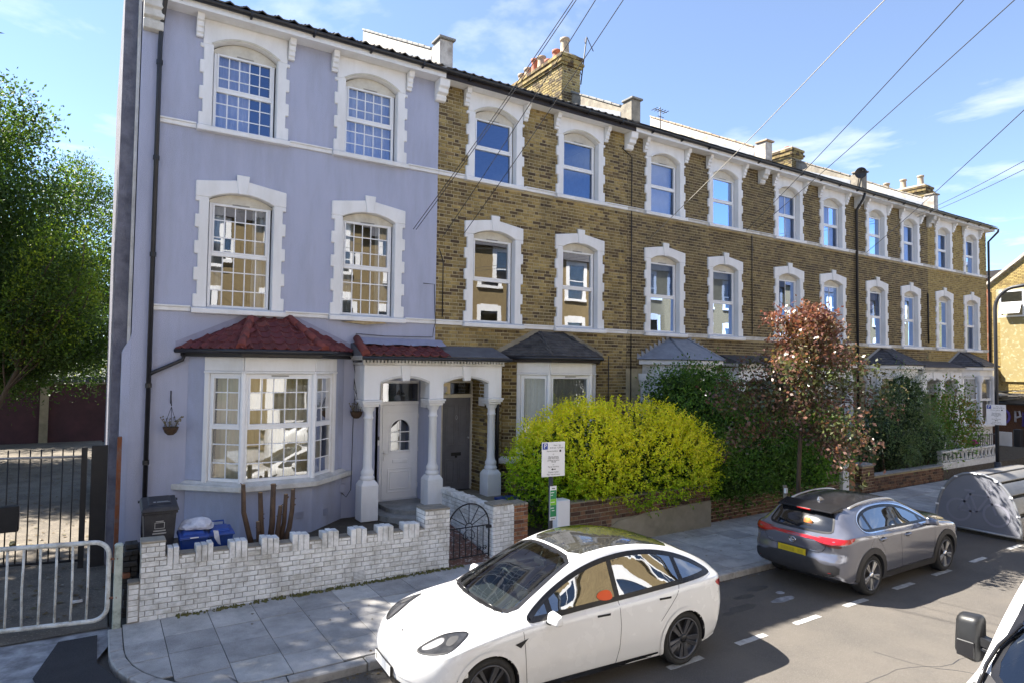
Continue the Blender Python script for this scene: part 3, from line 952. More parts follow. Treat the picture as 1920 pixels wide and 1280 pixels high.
def tile_mesh(material, w, l, roll=0.045):
    key = (material, round(w, 3), round(l, 3))
    if key in _BRICKS:
        return _BRICKS[key]
    xs = [(0, 0), (.5, 0.0), (.6, .4), (.75, 1.0), (.9, .5), (1.04, 0.02)]
    v, f = [], []
    t = 0.022
    for (a, h) in xs:
        v += [(a * w, -0.02, h * roll + .004), (a * w, l, h * roll - .004), (a * w, -0.02, h * roll - t)]
    for i in range(len(xs) - 1):
        b = i * 3
        f += [(b, b + 3, b + 4, b + 1), (b + 2, b + 5, b + 3, b)]
    me = bpy.data.meshes.new('tile'); me.from_pydata(v, [], f)
    me.materials.append(MATS[material])
    for p in me.polygons:
        p.use_smooth = False
    _BRICKS[key] = me
    return me


def slope_frame(p0, p1, ptop):
    """x along eave p0->p1, y up the slope towards ptop, z outward normal."""
    p0, p1, ptop = Vector(p0), Vector(p1), Vector(ptop)
    x = (p1 - p0).normalized()
    n = x.cross(ptop - p0).normalized()
    y = n.cross(x)
    return Matrix(((x.x, y.x, n.x, p0.x), (x.y, y.y, n.y, p0.y), (x.z, y.z, n.z, p0.z), (0, 0, 0, 1)))


def inside_poly(poly, x, y):
    c = False
    for (x1, y1), (x2, y2) in zip(poly, poly[1:] + poly[:1]):
        if (y1 > y) != (y2 > y) and x < (x2 - x1) * (y - y1) / (y2 - y1) + x1:
            c = not c
    return c


def tiled_face(parent, p0, p1, ptops, material, w, gauge, name='roof_tile', roll=0.045, flat=False, single=True, lift=0.012):
    M = slope_frame(p0, p1, ptops[0])
    Mi = M.inverted()
    poly = [(Mi @ Vector(p)).to_2d() for p in [p0, p1] + list(reversed(ptops))]
    poly = [(p.x, p.y) for p in poly]
    W = max(p[0] for p in poly); W0 = min(p[0] for p in poly); H = max(p[1] for p in poly)
    off = world_off(parent)
    joined = MB(M)
    me = tile_mesh(material, w, gauge + .03, roll) if not flat else None
    r = 0
    y = 0.0
    while y < H - 0.03:
        x = W0 - (w / 2 if (flat and r % 2) else 0)
        while x < W:
            if inside_poly(poly, x + w / 2, y + gauge * .35) or (inside_poly(poly, x + w * .2, y + .02) and inside_poly(poly, x + w * .8, y + .02)):
                jx = random.uniform(-.004, .004)
                if single and not flat:
                    o = bpy.data.objects.new(name, me)
                    COL.objects.link(o); o.parent = parent
                    o.matrix_local = Matrix.Translation(-off) @ M @ Matrix.Translation((x + jx, y, lift + random.uniform(0, .004))) @ Matrix.Rotation(-0.05, 4, 'X')
                else:
                    g = .004
                    t0 = lift + random.uniform(0.008, .016); t1 = lift
                    h_ = [(x + g + jx, y - .015, t0 - .012), (x + w - g + jx, y - .015, t0 - .012), (x + w - g, y + gauge + .03, t1 - .012), (x + g, y + gauge + .03, t1 - .012)]
                    tp = [(a, b, c + .013) for a, b, c in h_]
                    if single:
                        MB(M).hexa(h_, tp, 0, random.random()).build(name, material, parent)
                    else:
                        joined.hexa(h_, tp, 0, random.random())
            x += w
        y += gauge; r += 1
    if not single and joined.f:
        stuff(joined.build(name, material, parent))


HOUSE_LABEL = [
    'lavender rendered end house with white toothed window surrounds and red tiled bay roof',
    'yellow stock brick house joined to the lavender house with plain white two pane sashes',
    'brick terraced house with white slatted blinds behind its upper windows',
    'brick terraced house behind the purple leaved tree with net curtains in its top windows',
    'brick terraced house right of the black downpipe with a portrait poster in one window',
    'last brick house at the far end of the terrace with a lighter yellow front',
]
HNAME = ['rendered_house', 'brick_house', 'brick_house', 'brick_house', 'brick_house', 'brick_house']
HOUSES = []
for i in range(6):
    HOUSES.append(thing(HNAME[i], HOUSE_LABEL[i], 'house', (BND[i], 0, 0), 'terraced houses in one row'))

BAYC = [None] * 6
BAYC[0] = 2.21; BAYC[1] = 9.21; BAYC[2] = 13.95; BAYC[3] = 21.05; BAYC[4] = 25.75; BAYC[5] = 32.45
curt_top = [[('left', 'curtain_blue'), ('full', 'curtain_blue')], [None, None], [('blind', 'blind_white'), ('blind', 'blind_white')],
            [('full', 'curtain_white'), ('full', 'curtain_white')], [('full', 'curtain_white'), ('full', 'curtain_white')], [('sides', 'curtain_grey'), ('sides', 'curtain_white')]]
curt_mid = [[('sides', 'curtain_grey'), ('sides', 'curtain_grey')], [None, None], [('blind', 'curtain_grey', .25), ('blind', 'curtain_grey', .1)],
            [('sides', 'curtain_white'), ('sides', 'curtain_white')], [('sides', 'curtain_beige'), ('full', 'curtain_white')], [('full', 'curtain_grey'), ('sides', 'curtain_white')]]

for i, H in enumerate(HOUSES):
    x0, x1 = BND[i], BND[i + 1]
    hw = 0.84 if i < 4 else 0.80
    op = 0.60 if i < 4 else 0.56
    far = i >= 2
    holes = []
    for cx in WIN[i]:
        holes.append((cx - op - .02, cx + op + .02, ZS1 - .02, 7.04))
        holes.append((cx - op - .02, cx + op + .02, ZS2 - .02, 10.09))
    bc = BAYC[i]
    holes.append((bc - 1.1, bc + 1.15, 0.9, 3.7))                     # bay opens into the room
    left_bay = i % 2 == 0
    bx = BND[i + 1] if left_bay else BND[i]
    dx = (bx - 1.35, bx - 0.04) if left_bay else (bx + 0.12, bx + 1.40)
    holes.append((dx[0], dx[1], 0.42, 3.62))                          # door recess
    w = MB()
    yw = 0.0 if i == 0 else 0.014
    wall_panel(w, x0 + (0.0 if i == 0 else 0.002), x1 - 0.002, -0.1, ZE + .15, yw, 0.30, holes)
    w.build('front_wall', 'lavender' if i == 0 else ('mortar' if i == 1 else 'mortar_far'), H)
    # shell and rooms
    s = MB()
    s.box(x0 + .05, x1 - .05, 9.0, 9.2, -0.1, 10.6)
    s.box(x0 + .002, x0 + .12, 0.301, 9.0, -0.1, 10.6).box(x1 - .12, x1 - .002, 0.301, 9.0, -0.1, 10.6)
    s.build('shell_wall', 'gable_render' if i == 0 else 'mortar_far', H)
    r = MB()
    for z in (0.45, 4.15, 7.75):
        r.box(x0 + .13, x1 - .13, 0.305, 8.9, z, z + .12)
    r.box(x0 + .13, x1 - .13, 4.2, 4.3, 0.6, 10.3)
    r.box(x0 + .13, x1 - .13, 0.305, 8.9, 10.34, 10.4)
    r.build('interior', 'interior', H)
    # bricks
    if i > 0:
        solid = []
        for cx in WIN[i]:
            solid.append((cx - hw + .065, cx + hw - .065, ZS1, 7.16))
            solid.append((cx - .13, cx + .13, 7.1, 7.37))
            solid.append((cx - hw + .065, cx + hw - .065, ZS2, ZE))
        solid.append((x0, x1, ZS1 - .075, ZS1 + .035)); solid.append((x0, x1, ZS2 - .075, ZS2 + .035))
        solid.append((bc - 1.5, bc + 1.5, 0, 3.75)); solid.append((dx[0], dx[1], 0.0, 3.62))
        if i >= 2:
            solid.append((x0, x1, 0, 3.6))
        cells = bond(x0 + .004, x1 - .004, 0.4, ZE - .005, 0.0835, 0.245, 0.118, 0.019, solid)
        bm_ = 'stock_brick' if i == 1 else ('stock_brick_far' if i < 4 else 'yellow_brick')
        if i == 4:
            bm_ = 'stock_brick_far'
        lay_bricks(cells, I4, bm_, H, 300 if i == 1 else 0, key=lambda c: (c[0] - 5.85) - 4 * (c[1] - c[0]) + abs(c[2] - 5.9) * .55, depth=0.03)
    # windows, surrounds
    for k, cx in enumerate(WIN[i]):
        surround_first(H, cx, hw, op)
        surround_second(H, cx, hw, op, top='cream_paint' if i in (0, 1) else 'white_paint')
        kw = dict(cols=5, rows=3) if i == 0 else {}
        if i == 3:
            kw = dict(cols=2, rows=1, vent=False)
        if i == 5:
            kw = dict(vent=False)
        wa = window_unit(H, I4, cx - op + .03, cx + op - .03, ZS1 + .03, 6.83, curtain=curt_mid[i][k], glass='window_glass' if i < 2 else 'window_glass_clear', **kw)
        wb = window_unit(H, I4, cx - op + .03, cx + op - .03, ZS2 + .03, 9.82, curtain=curt_top[i][k], glass='window_glass_clear', **kw)
    # string courses and sills
    for z in (ZS1, ZS2):
        segs = subtract((x0 + (0.30 if i == 0 else 0.001), x1 - .001), [(cx - hw - .03, cx + hw + .03) for cx in WIN[i]])
        for a, b in segs:
            st = MB()
            course_strip(st, a, b, z, 0.045)
            st.build('string_course', 'white_paint' if i < 2 else 'white_grimy', H, bevel=0.006)
        for cx in WIN[i]:
            MB().hexa([(cx - hw - .025, -.13, z - .10), (cx + hw + .025, -.13, z - .10), (cx + hw + .025, .10, z - .10), (cx - hw - .025, .10, z - .10)],
                      [(cx - hw - .025, -.13, z - .005), (cx + hw + .025, -.13, z - .005), (cx + hw + .025, .10, z + .045), (cx - hw - .025, .10, z + .045)]).build('window_sill', 'white_paint', H, bevel=0.008)
    # eaves: soffit, fascia, gutter, roof
    ex0, ex1 = (x0 - .02 if i == 0 else x0 + .002), x1 - .002
    fm = 'white_paint' if i in (0, 2, 3) else ('dark_fascia' if i == 1 else 'white_grimy')
    MB().box(ex0, ex1, -.34, -.002, ZE, ZE + .03).build('soffit', 'white_paint', H)
    MB().box(ex0, ex1, -.365, -.341, ZE - .01, ZE + .135).build('fascia', fm, H)
    g = MB()
    n = 9
    outer = [(-.425 + .068 * math.cos(math.pi + math.pi * k / n), ZE + .155 + .068 * math.sin(math.pi + math.pi * k / n)) for k in range(n + 1)]
    inner = [(-.425 + .060 * math.cos(2 * math.pi - math.pi * k / n), ZE + .157 + .060 * math.sin(2 * math.pi - math.pi * k / n)) for k in range(n + 1)]
    g.prism(outer + inner, ex0, ex1, axis='x')
    for k in range(5):
        xb = ex0 + (ex1 - ex0) * (k + .5) / 5
        g.prism([(-.50, ZE + .16), (-.49, ZE + .09), (-.43, ZE + .06), (-.366, ZE + .05), (-.366, ZE + .09), (-.43, ZE + .085), (-.47, ZE + .11)], xb - .02, xb + .02, axis='x')
    g.build('gutter', 'black_plastic', H)
    sl = 0.45
    rf = MB()
    zr = ZE + .20
    rf.add([(ex0, -.40, zr), (ex1, -.40, zr), (ex1, 4.6, zr + 5 * sl), (ex0, 4.6, zr + 5 * sl), (ex1, 9.6, zr), (ex0, 9.6, zr)], [(0, 1, 2, 3), (3, 2, 4, 5)])
    rf.add([(ex0, -.40, zr - .03), (ex1, -.40, zr - .03), (ex1, -.40, zr), (ex0, -.40, zr)], [(0, 1, 2, 3)])
    rf.build('roof', 'roof_tile_dark' if i < 3 else 'slate', H)
    rows = 3 if i < 2 else 2
    top_y = -.40 + rows * .30
    tiled_face(H, (ex0, -.44, zr - .02), (ex1, -.44, zr - .02), [(ex0, top_y, zr + sl * (top_y + .4)), (ex1, top_y, zr + sl * (top_y + .4))],
               'roof_tile_dark' if i < 3 else 'slate', 0.30 if i == 0 else .24, 0.32, roll=0.045 if i == 0 else .025, single=(i < 2), flat=(i >= 2), lift=0.03)
    # party wall parapet on the right-hand side
    if i < 5:
        bxx = x1
        par = MB()
        t = 0.17
        pm = ['coping_white', 'stone_grimy', 'coping_white', 'stone_grimy', 'coping_white'][i]
        zf = 11.12
        par.prism([(-.36, ZE + .14), (-.36, zf + .10), (0.0, zf + .10), (0.12, zf + .02), (5.0, zf + .02 + 4.88 * .535), (5.0, 10.5), (0.2, 10.5)], bxx - t, bxx + t, axis='x')
        p_ = par.build('parapet', pm, H, bevel=0.02)
        cp = MB()
        cm = 'concrete' if i in (0, 1) else 'buff_clay' if i == 2 else 'stone_grimy'
        cp.box(bxx - t - .04, bxx + t + .04, -.42, .04, zf + .101, zf + .16)
        nseg = 14
        for k in range(nseg):
            ya, yb = 0.12 + 4.88 * k / nseg, 0.12 + 4.88 * (k + 1) / nseg - .01
            za, zb = zf + .022 + (ya - .12) * .535, zf + .022 + (yb - .12) * .535
            jz = random.uniform(0, .025)
            cp.hexa([(bxx - t - .03, ya, za), (bxx + t + .03, ya, za), (bxx + t + .03, yb, zb), (bxx - t - .03, yb, zb)],
                    [(bxx - t - .03, ya, za + .05 + jz), (bxx + t + .03, ya, za + .05 + jz), (bxx + t + .03, yb, zb + .05 + jz), (bxx - t - .03, yb, zb + .05 + jz)])
        cp.build('coping', cm, p_, bevel=0.01)
        fl = MB()
        fl.add([(bxx - t - .012, .1, zr + .22), (bxx - t - .012, 4.9, zr + 2.30), (bxx - t - .012, 4.9, zr + 2.62), (bxx - t - .012, .1, zr + .46)], [(0, 1, 2, 3)])
        fl.build('flashing', 'lead', p_)
        # console block on the boundary
        prof = [(-.005, 9.86), (-.10, 9.88), (-.14, 9.96), (-.12, 10.0), (-.22, 10.03), (-.24, 10.12), (-.30, 10.16), (-.33, 10.328), (-.005, 10.328)]
        MB().prism(prof, bxx - .13, bxx + .13, axis='x').build('console', 'white_paint' if i < 2 else 'white_grimy', H, bevel=0.01)


# left-hand corner console of the end house
prof = [(-.005, 9.80), (-.14, 9.82), (-.17, 9.96), (-.14, 9.99), (-.24, 10.02), (-.26, 10.14), (-.32, 10.17), (-.34, 10.328), (-.005, 10.328)]
MB().prism(prof, -0.23, 0.10, axis='x').build('console', 'white_grimy', HOUSES[0], bevel=0.01)


# ------------------------------------------------------------------ chimneys
def chimney(house, xa, xb, ya, yb, z0, z1, pots, single):
    c = MB().box(xa + .012, xb - .012, ya + .012, yb - .012, z0, z1 - .02).build('chimney', 'mortar', house)
    for (P0, P1, n) in (((xa, ya), (xb, ya), 40), ((xa, yb), (xa, ya), 60)):
        M, L = facet(P0, P1)
        cells = bond(0.004, L - .004, z0, z1 - .36, 0.0835, 0.245, 0.118, 0.019, [])
        lay_bricks(cells, M, 'stock_brick', c, n if single else 0, key=lambda q: -q[2], depth=0.02)
    for j, (d, za, zb) in enumerate(((.05, z1 - .36, z1 - .28), (.09, z1 - .278, z1 - .20), (.045, z1 - .198, z1 - .10), (.08, z1 - .098, z1))):
        mb = MB()
        for (P0, P1) in (((xa - d, ya - d), (xb + d, ya - d)), ((xa - d, yb + d), (xa - d, ya - d))):
            M, L = facet(P0, P1)
            mb.xf = M
            x = 0
            while x < L:
                w_ = random.choice((.24, .12))
                mb.box(x + .004, min(x + w_, L) - .004, 0, .1, za, zb, 0, random.random())
                x += w_
        mb.xf = None
        mb.box(xa - d + .02, xb + d - .02, ya - d + .02, yb + d - .02, za - .002, zb - .004, 0, .2)
        stuff(mb.build('corbel_course', 'stock_brick', c))
    MB().hexa([(xa - .05, ya - .05, z1 + .001), (xb + .05, ya - .05, z1 + .001), (xb + .05, yb + .05, z1 + .001), (xa - .05, yb + .05, z1 + .001)],
              [(xa + .15, ya + .1, z1 + .14), (xb - .15, ya + .1, z1 + .14), (xb - .15, yb - .1, z1 + .14), (xa + .15, yb - .1, z1 + .14)]).build('flaunching', 'stone_grimy', c)
    for (px, py, h, rr, m_) in pots:
        p = MB()
        p.lathe([(rr * 1.12, 0), (rr * 1.12, .05), (rr, .07), (rr * .86, h - .12), (rr * .86, h - .10), (rr * 1.08, h - .08), (rr * 1.08, h), (rr * .75, h), (rr * .7, h - .3)], (px, py, z1 + .08), 16)
        p.build('chimney_pot', m_, c)


chimney(HOUSES[1], 11.25, 12.0, 2.4, 5.5, 11.2, 13.55, [(11.62, 2.75, .62, .15, 'buff_clay'), (11.62, 3.2, .42, .14, 'terracotta'), (11.62, 4.05, .55, .15, 'buff_clay'),
        (11.62, 4.45, .62, .13, 'terracotta'), (11.62, 4.85, .45, .15, 'buff_clay'), (11.62, 5.25, .40, .14, 'buff_clay'), (11.62, 3.65, .28, .13, 'terracotta')], True)
chimney(HOUSES[3], 23.15, 23.85, 2.4, 4.6, 11.2, 12.85, [(23.47, 2.8, .12, .13, 'terracotta'), (23.47, 3.5, .10, .13, 'terracotta'), (23.47, 4.2, .1, .13, 'terracotta')], False)
chimney(HOUSES[5], 34.25, 35.0, 2.4, 4.8, 11.2, 13.1, [(34.6, 2.75, .55, .15, 'buff_clay'), (34.6, 3.6, .55, .15, 'buff_clay'), (34.6, 4.45, .55, .15, 'buff_clay')], False)


# ------------------------------------------------------------------ bays
def bay(i, cx, style):
    H = HOUSES[i]
    A, B, C, D = (cx - 1.51, 0), (cx - .65, -.82), (cx + .65, -.82), (cx + 1.51, 0)
    wallm = 'lavender_low' if i == 0 else ('mortar' if i == 1 else 'white_grimy')
    zb, zs, zh, zt = 0.30, 1.40, 3.52, 3.78
    grow = lambda p, d: (cx + (p[0] - cx) * (1 + d / 1.51), p[1] - (d if p[1] < -.1 else 0))
    b = MB()
    b.prism([A, B, C, D], zb, zs - .10, axis='z')
    bay_o = b.build('bay', wallm, H, bevel=0.02)
    if i == 1:
        for (P0, P1) in ((A, B), (B, C)):
            M, L = facet(P0, P1)
            lay_bricks(bond(0, L, .42, zs - .1, 0.0835, .245, .118, .019, []), M @ Matrix.Translation((0, -.012, 0)), 'stock_brick', bay_o, 0, depth=.02)
    # sill slab
    s = MB()
    lo = [grow(p, .13) for p in (A, B, C, D)]
    s.prism([(lo[0][0] - .10, 0), lo[1], lo[2], (lo[3][0] + .10, 0)], zs - .10, zs + .005, axis='z')
    s.hexa([(*grow(A, .1), zs + .006), (*grow(B, .1), zs + .006), (*grow(C, .1), zs + .006), (*grow(D, .1), zs + .006)],
           [(*A, zs + .06), (*B, zs + .06), (*C, zs + .06), (*D, zs + .06)])
    s.build('bay_sill', 'white_grimy' if i == 0 else 'white_paint', bay_o, bevel=0.012)
    # side piers, head, mullions
    jam = 'white_paint'
    for (P0, P1, side) in ((A, B, -1), (B, C, 0), (C, D, 1)):
        M, L = facet(P0, P1)
        if side == 0:
            xa, xb = 0.03, L - .03
        elif side < 0:
            xa, xb = L * .40, L - .03
        else:
            xa, xb = 0.03, L * .60
        if side != 0:
            p = MB(M)
            if side < 0:
                p.box(0, xa - .10, 0.0, .25, zs + .06, zt + .04)
            else:
                p.box(xb + .10, L, 0.0, .25, zs + .06, zt + .04)
            p.build('bay_pier', wallm if i != 1 else 'mortar', bay_o, bevel=.015)
            if i == 1:
                cl = bond(0, xa - .10, zs + .06, zt + .04, 0.0835, .245, .118, .019, []) if side < 0 else bond(xb + .10, L, zs + .06, zt + .04, 0.0835, .245, .118, .019, [])
                lay_bricks(cl, M @ Matrix.Translation((0, -.012, 0)), 'stock_brick', bay_o, 0, depth=.02)
            q = MB(M)
            if side < 0:
                q.box(xa - .10, xa - .002, -.03, .12, zs + .03, zh)
            else:
                q.box(xb + .002, xb + .10, -.03, .12, zs + .03, zh)
            q.build('jamb', jam, bay_o, bevel=.01)
        h_ = MB(M)
        ha, hb = (xa - .10, L) if side < 0 else ((0, L) if side == 0 else (0, xb + .10))
        h_.box(ha, hb, -.032, .12, zh + .001, zt)
        h_.box(ha, hb, -.05, .1, zh - .045, zh - .001)
        h_.build('bay_head', jam, bay_o, bevel=.008)
        cur = {0: ('full', 'curtain_beige'), 1: ('full', 'curtain_grey')}.get(i, ('full', 'curtain_white'))
        gl = 'bay_glass'
        if i == 0:
            window_unit(H, M, xa, xb, zs + .06, zh - .05, yf=0.02, cols=5 if side == 0 else 2, rows=3, curtain=cur, split=True, vent=(side == 0), rail=.5, glass=gl)
        else:
            window_unit(H, M, xa, xb, zs + .06, zh - .05, yf=0.02, curtain=cur, split=(i > 1), vent=(side == 0 and i == 1), glass=gl)
    for P in (B, C):
        q = MB()
        q.lathe([(.055, zs + .05), (.055, zh)], (P[0], P[1] + .03, 0), 10)
        q.build('mullion', 'upvc', bay_o)
    if i >= 2:
        for P in (A, B, C, D):
            q = MB()
            q.lathe([(.13, zs), (.13, zs + .25), (.09, zs + .28), (.08, zs + .4), (.075, zh - .35), (.10, zh - .30), (.15, zh - .15), (.15, zh)], (P[0], P[1] - .03, 0), 12)
            q.build('column', 'white_paint', bay_o)
    # eaves and roof
    e = [grow(p, .27) for p in (A, B, C, D)]
    e[0] = (A[0] - .22, -.02); e[3] = (D[0] + .22, -.02)
    zr = 3.93
    f = MB()
    f.prism([(e[0][0] + .08, -.002), (e[1][0] + .03, e[1][1] + .06), (e[2][0] - .03, e[2][1] + .06), (e[3][0] - .08, -.002)], zt + .002, zr - .02, axis='z')
    f.build('bay_fascia', 'black_plastic' if i == 0 else 'dark_fascia' if i == 1 else 'white_paint', bay_o, bevel=.01)
    if i < 2:
        g = MB()
        g.tube([(e[0][0], e[0][1], zr - .04), (e[1][0] - .01, e[1][1] - .02, zr - .045), (e[2][0] + .01, e[2][1] - .02, zr - .045), (e[3][0], e[3][1], zr - .04)], .045, 10)
        g.build('bay_gutter', 'black_plastic', bay_o)
    t0, t1 = (cx - .40, -.01, 4.56), (cx + .34, -.01, 4.56)
    E = [(p[0], p[1], zr) for p in e]
    r = MB()
    r.add(E + [t0, t1], [(0, 1, 4), (1, 2, 5, 4), (2, 3, 5), (0, 4, 5, 3), (3, 2, 1, 0)])
    rm = ['roof_tile_red', 'roof_tile_dark', 'lead', 'slate', 'slate', 'slate'][i]
    ro = r.build('bay_roof', rm, H)
    if i == 0:
        tiled_face(ro, E[0], E[1], [t0], rm, .215, .225, roll=.045)
        tiled_face(ro, E[1], E[2], [t0, t1], rm, .215, .225, roll=.045)
        tiled_face(ro, E[2], E[3], [t1], rm, .215, .225, roll=.045)
    elif i == 1:
        tiled_face(ro, E[0], E[1], [t0], rm, .24, .13, flat=True, single=False)
        tiled_face(ro, E[1], E[2], [t0, t1], rm, .24, .13, flat=True, single=False)
        tiled_face(ro, E[2], E[3], [t1], rm, .24, .13, flat=True, single=False)
    elif i != 2:
        tiled_face(ro, E[0], E[1], [t0], rm, .26, .18, flat=True, single=False)
        tiled_face(ro, E[1], E[2], [t0, t1], rm, .26, .18, flat=True, single=False)
    for (P, T) in ((E[1], t0), (E[2], t1)):
        P, T = Vector(P), Vector(T)
        if i == 0:
            n = 4
            for k in range(n):
                a, b_ = P.lerp(T, k / n), P.lerp(T, (k + 1) / n + .02)
                q = MB()
                q.tube([a + Vector((0, 0, .02)), b_ + Vector((0, 0, .035))], [.088, .075], 10)
                q.build('hip_tile', 'ridge_red', ro)
        else:
            MB().tube([P, T], .035, 8).build('hip_tile', 'lead' if i == 2 else 'roof_tile_dark', ro)
    # flashings up the wall
    fl = MB()
    def band(p, q, w_):
        p, q = Vector(p), Vector(q)
        fl.add([(p.x, -.016, p.z + .01), (q.x, -.016, q.z + .01), (q.x, -.012, q.z + w_), (p.x, -.012, p.z + w_)], [(0, 1, 2, 3)])
    if i == 2:
        nst = 8
        for (P, T) in ((E[0], t0), (E[3], t1)):
            for k in range(nst):
                xa, xb = P[0] + (T[0] - P[0]) * k / nst, P[0] + (T[0] - P[0]) * (k + 1) / nst
                za, zb_ = zr + (4.56 - zr) * k / nst, zr + (4.56 - zr) * (k + 1) / nst
                fl.prism([(xa, za), (xb, zb_), (xa, zb_ + .10)], -.022, -.010)
    else:
        band(E[0], t0, .13); band(t0, t1, .10); band(t1, E[3], .13)
    fl.build('flashing', 'flashing' if i == 0 else 'lead' if i > 1 else 'cement', ro)
    return bay_o


for i in range(6):
    bay(i, BAYC[i], i)


# ------------------------------------------------------------------ porches
def porch(bx, hl, hr, first):
    """Pair of arched entrances either side of a boundary; the pieces belong to the left house."""
    H = HOUSES[hl]
    d = bx - 5.85
    X = lambda v: v + d
    yf, yb = -.62, -.40
    zc = 2.93
    pm = 'white_paint'
    m1 = MB()
    zsp, rise, ztop = 3.27, 0.13, 3.67
    a1 = arch_pts(X(4.30), X(5.44), zsp, rise)
    a2 = arch_pts(X(5.79), X(6.95), zsp, rise)
    poly = [(X(3.94), zc), (X(4.30), zc)] + a1 + [(X(5.44), zc), (X(5.79), zc)] + a2 + [(X(6.95), zc), (X(7.31), zc), (X(7.31), ztop), (X(3.94), ztop)]
    m1.prism(poly, yf, yb)
    m1.box(X(3.94), X(4.20), yb - .001, -.003, zc, ztop - .001)
    m1.box(X(7.05), X(7.31), yb - .001, -.003, zc, ztop - .001)
    m1.box(X(5.50), X(5.73), yb - .001, -.003, zc, ztop - .001)
    m1.box(X(3.95), X(7.30), yb, -.003, 3.50, ztop - .002)
    p = m1.build('porch', pm, H, bevel=.012)
    for cx in (X(4.87), X(6.37)):
        MB().prism([(cx - .085, 3.33), (cx + .085, 3.33), (cx + .12, ztop - .002), (cx - .12, ztop - .002)], yf - .035, yf + .05).build('keystone', pm, p, bevel=.008)
    for (a, b) in ((X(4.30), X(5.44)), (X(5.79), X(6.95))):
        o0, o1 = arch_pts(a - .0, b + .0, zsp, rise), arch_pts(a, b, zsp + .05, rise)
        MB().prism(o0 + list(reversed(o1)), yf - .022, yf + .01).build('arch_moulding', 'white_grimy', p, bevel=.005)
    c = MB()
    c.box(X(3.90), X(7.35), yf - .05, -.004, ztop + .001, ztop + .05)
    c.box(X(3.86), X(7.39), yf - .09, -.004, ztop + .10, ztop + .15)
    c.box(X(3.83), X(7.42), yf - .125, -.004, ztop + .151, ztop + .185)
    nd = 44
    for k in range(nd):
        xa = X(3.89) + (3.47) * k / nd
        c.box(xa, xa + .045, yf - .075, yf, ztop + .051, ztop + .099)
    c.build('cornice', 'white_grimy', p)
    for cx in (X(4.11), X(5.61), X(7.13)):
        k = MB()
        yc = yf + .16
        k.box(cx - .185, cx + .185, yc - .185, yc + .185, .42, 1.16)
        k.hexa([(cx - .185, yc - .185, 1.161), (cx + .185, yc - .185, 1.161), (cx + .185, yc + .185, 1.161), (cx - .185, yc + .185, 1.161)],
               [(cx - .13, yc - .13, 1.25), (cx + .13, yc - .13, 1.25), (cx + .13, yc + .13, 1.25), (cx - .13, yc + .13, 1.25)])
        k.lathe([(.14, 1.25), (.155, 1.29), (.14, 1.33), (.12, 1.345), (.135, 1.38), (.135, 1.43), (.115, 1.46), (.10, 1.50), (.094, 1.56),
                 (.088, 2.52), (.105, 2.53), (.105, 2.56), (.09, 2.58), (.09, 2.67), (.12, 2.71), (.125, 2.74), (.16, 2.80)], (cx, yc, 0), 20)
        k.box(cx - .165, cx + .165, yc - .165, yc + .165, 2.79, 2.835)
        k.box(cx - .195, cx + .195, yc - .195, yc + .195, 2.836, 2.885)
        k.box(cx - .215, cx + .215, yc - .215, yc + .215, 2.886, 2.928)
        k.box(cx - .10, cx + .10, yc + .17, -.004, 2.72, 2.926)
        k.build('column', pm, p, bevel=.008)
    # roof over the porch
    r = MB()
    zA, zB = 3.87, 4.13
    x0, x1 = X(3.84), X(7.41)
    r.hexa([(x0, -.80, zA - .012), (x1, -.80, zA - .012), (x1, -.005, zA - .012), (x0, -.005, zA - .012)],
           [(x0, -.80, zA), (x1, -.80, zA), (x1, -.005, zB), (x0, -.005, zB)])
    rr = r.build('porch_roof', 'felt_grey' if first else 'slate', H)
    if first:
        tiled_face(rr, (x0 + .05, -.83, zA), (X(5.93), -.83, zA), [(x0 + .05, -.01, zB + .01), (X(5.93), -.01, zB + .01)], 'roof_tile_red', .215, .30, roll=.05)
        MB().tube([(x0 + .06, -.82, zA + .03), (x0 + .10, -.4, zA + .18), (x0 + .13, -.02, zB + .10)], [.09, .085, .08], 10).build('hip_tile', 'ridge_red', rr)
        fl = MB()
        xs = [X(4.05) + 1.95 * k / 16 for k in range(17)]
        for k in range(16):
            s0, s1 = math.sin(k * 1.2) * .012, math.sin((k + 1) * 1.2) * .012
            fl.add([(xs[k], -.30, zB - .02 + s0), (xs[k + 1], -.30, zB - .02 + s1), (xs[k + 1], -.012, zB + .13), (xs[k], -.012, zB + .13)], [(0, 1, 2, 3)])
        fl.build('flashing', 'flashing', rr)
        g = MB().tube([(x0 - .02, -.85, zA - .06), (x1 + .03, -.85, zA - .06)], .038, 8)
        g.build('gutter', 'black_plastic', rr)
    return p


pr12 = porch(5.85, 0, 1, True)
porch(17.80, 2, 3, False)
porch(29.20, 4, 5, False)

# ------------------------------------------------------------------ front doors
H = HOUSES[0]
rec = MB()
rec.box(4.44, 4.50, .0, .36, .42, 3.62).box(5.81, 5.815, .301, .36, .42, 3.62)
rec.box(4.44, 4.66, .30, .36, .42, 3.45).box(5.66, 5.81, .30, .36, .42, 3.45).box(4.44, 5.81, .30, .36, 3.32, 3.62)
rec.box(5.60, 5.845, -.40, .301, .42, 3.5)
rec.build('entrance_wall', 'lavender', H)
fr = MB()
yd = .30
fr.box(4.66, 4.72, yd, yd + .07, .56, 3.32).box(5.60, 5.66, yd, yd + .07, .56, 3.32).box(4.72, 5.60, yd, yd + .07, 2.76, 2.84).box(4.72, 5.60, yd, yd + .07, 3.25, 3.32).box(4.72, 5.60, yd, yd + .07, .56, .61)
fr.build('door_frame', 'upvc', H, bevel=.006)
MB().add([(4.72, yd + .03, 2.84), (5.60, yd + .03, 2.84), (5.60, yd + .035, 3.25), (4.72, yd + .035, 3.25)], [(0, 1, 2, 3)]).build('fanlight', 'window_glass', H)
dr = MB()
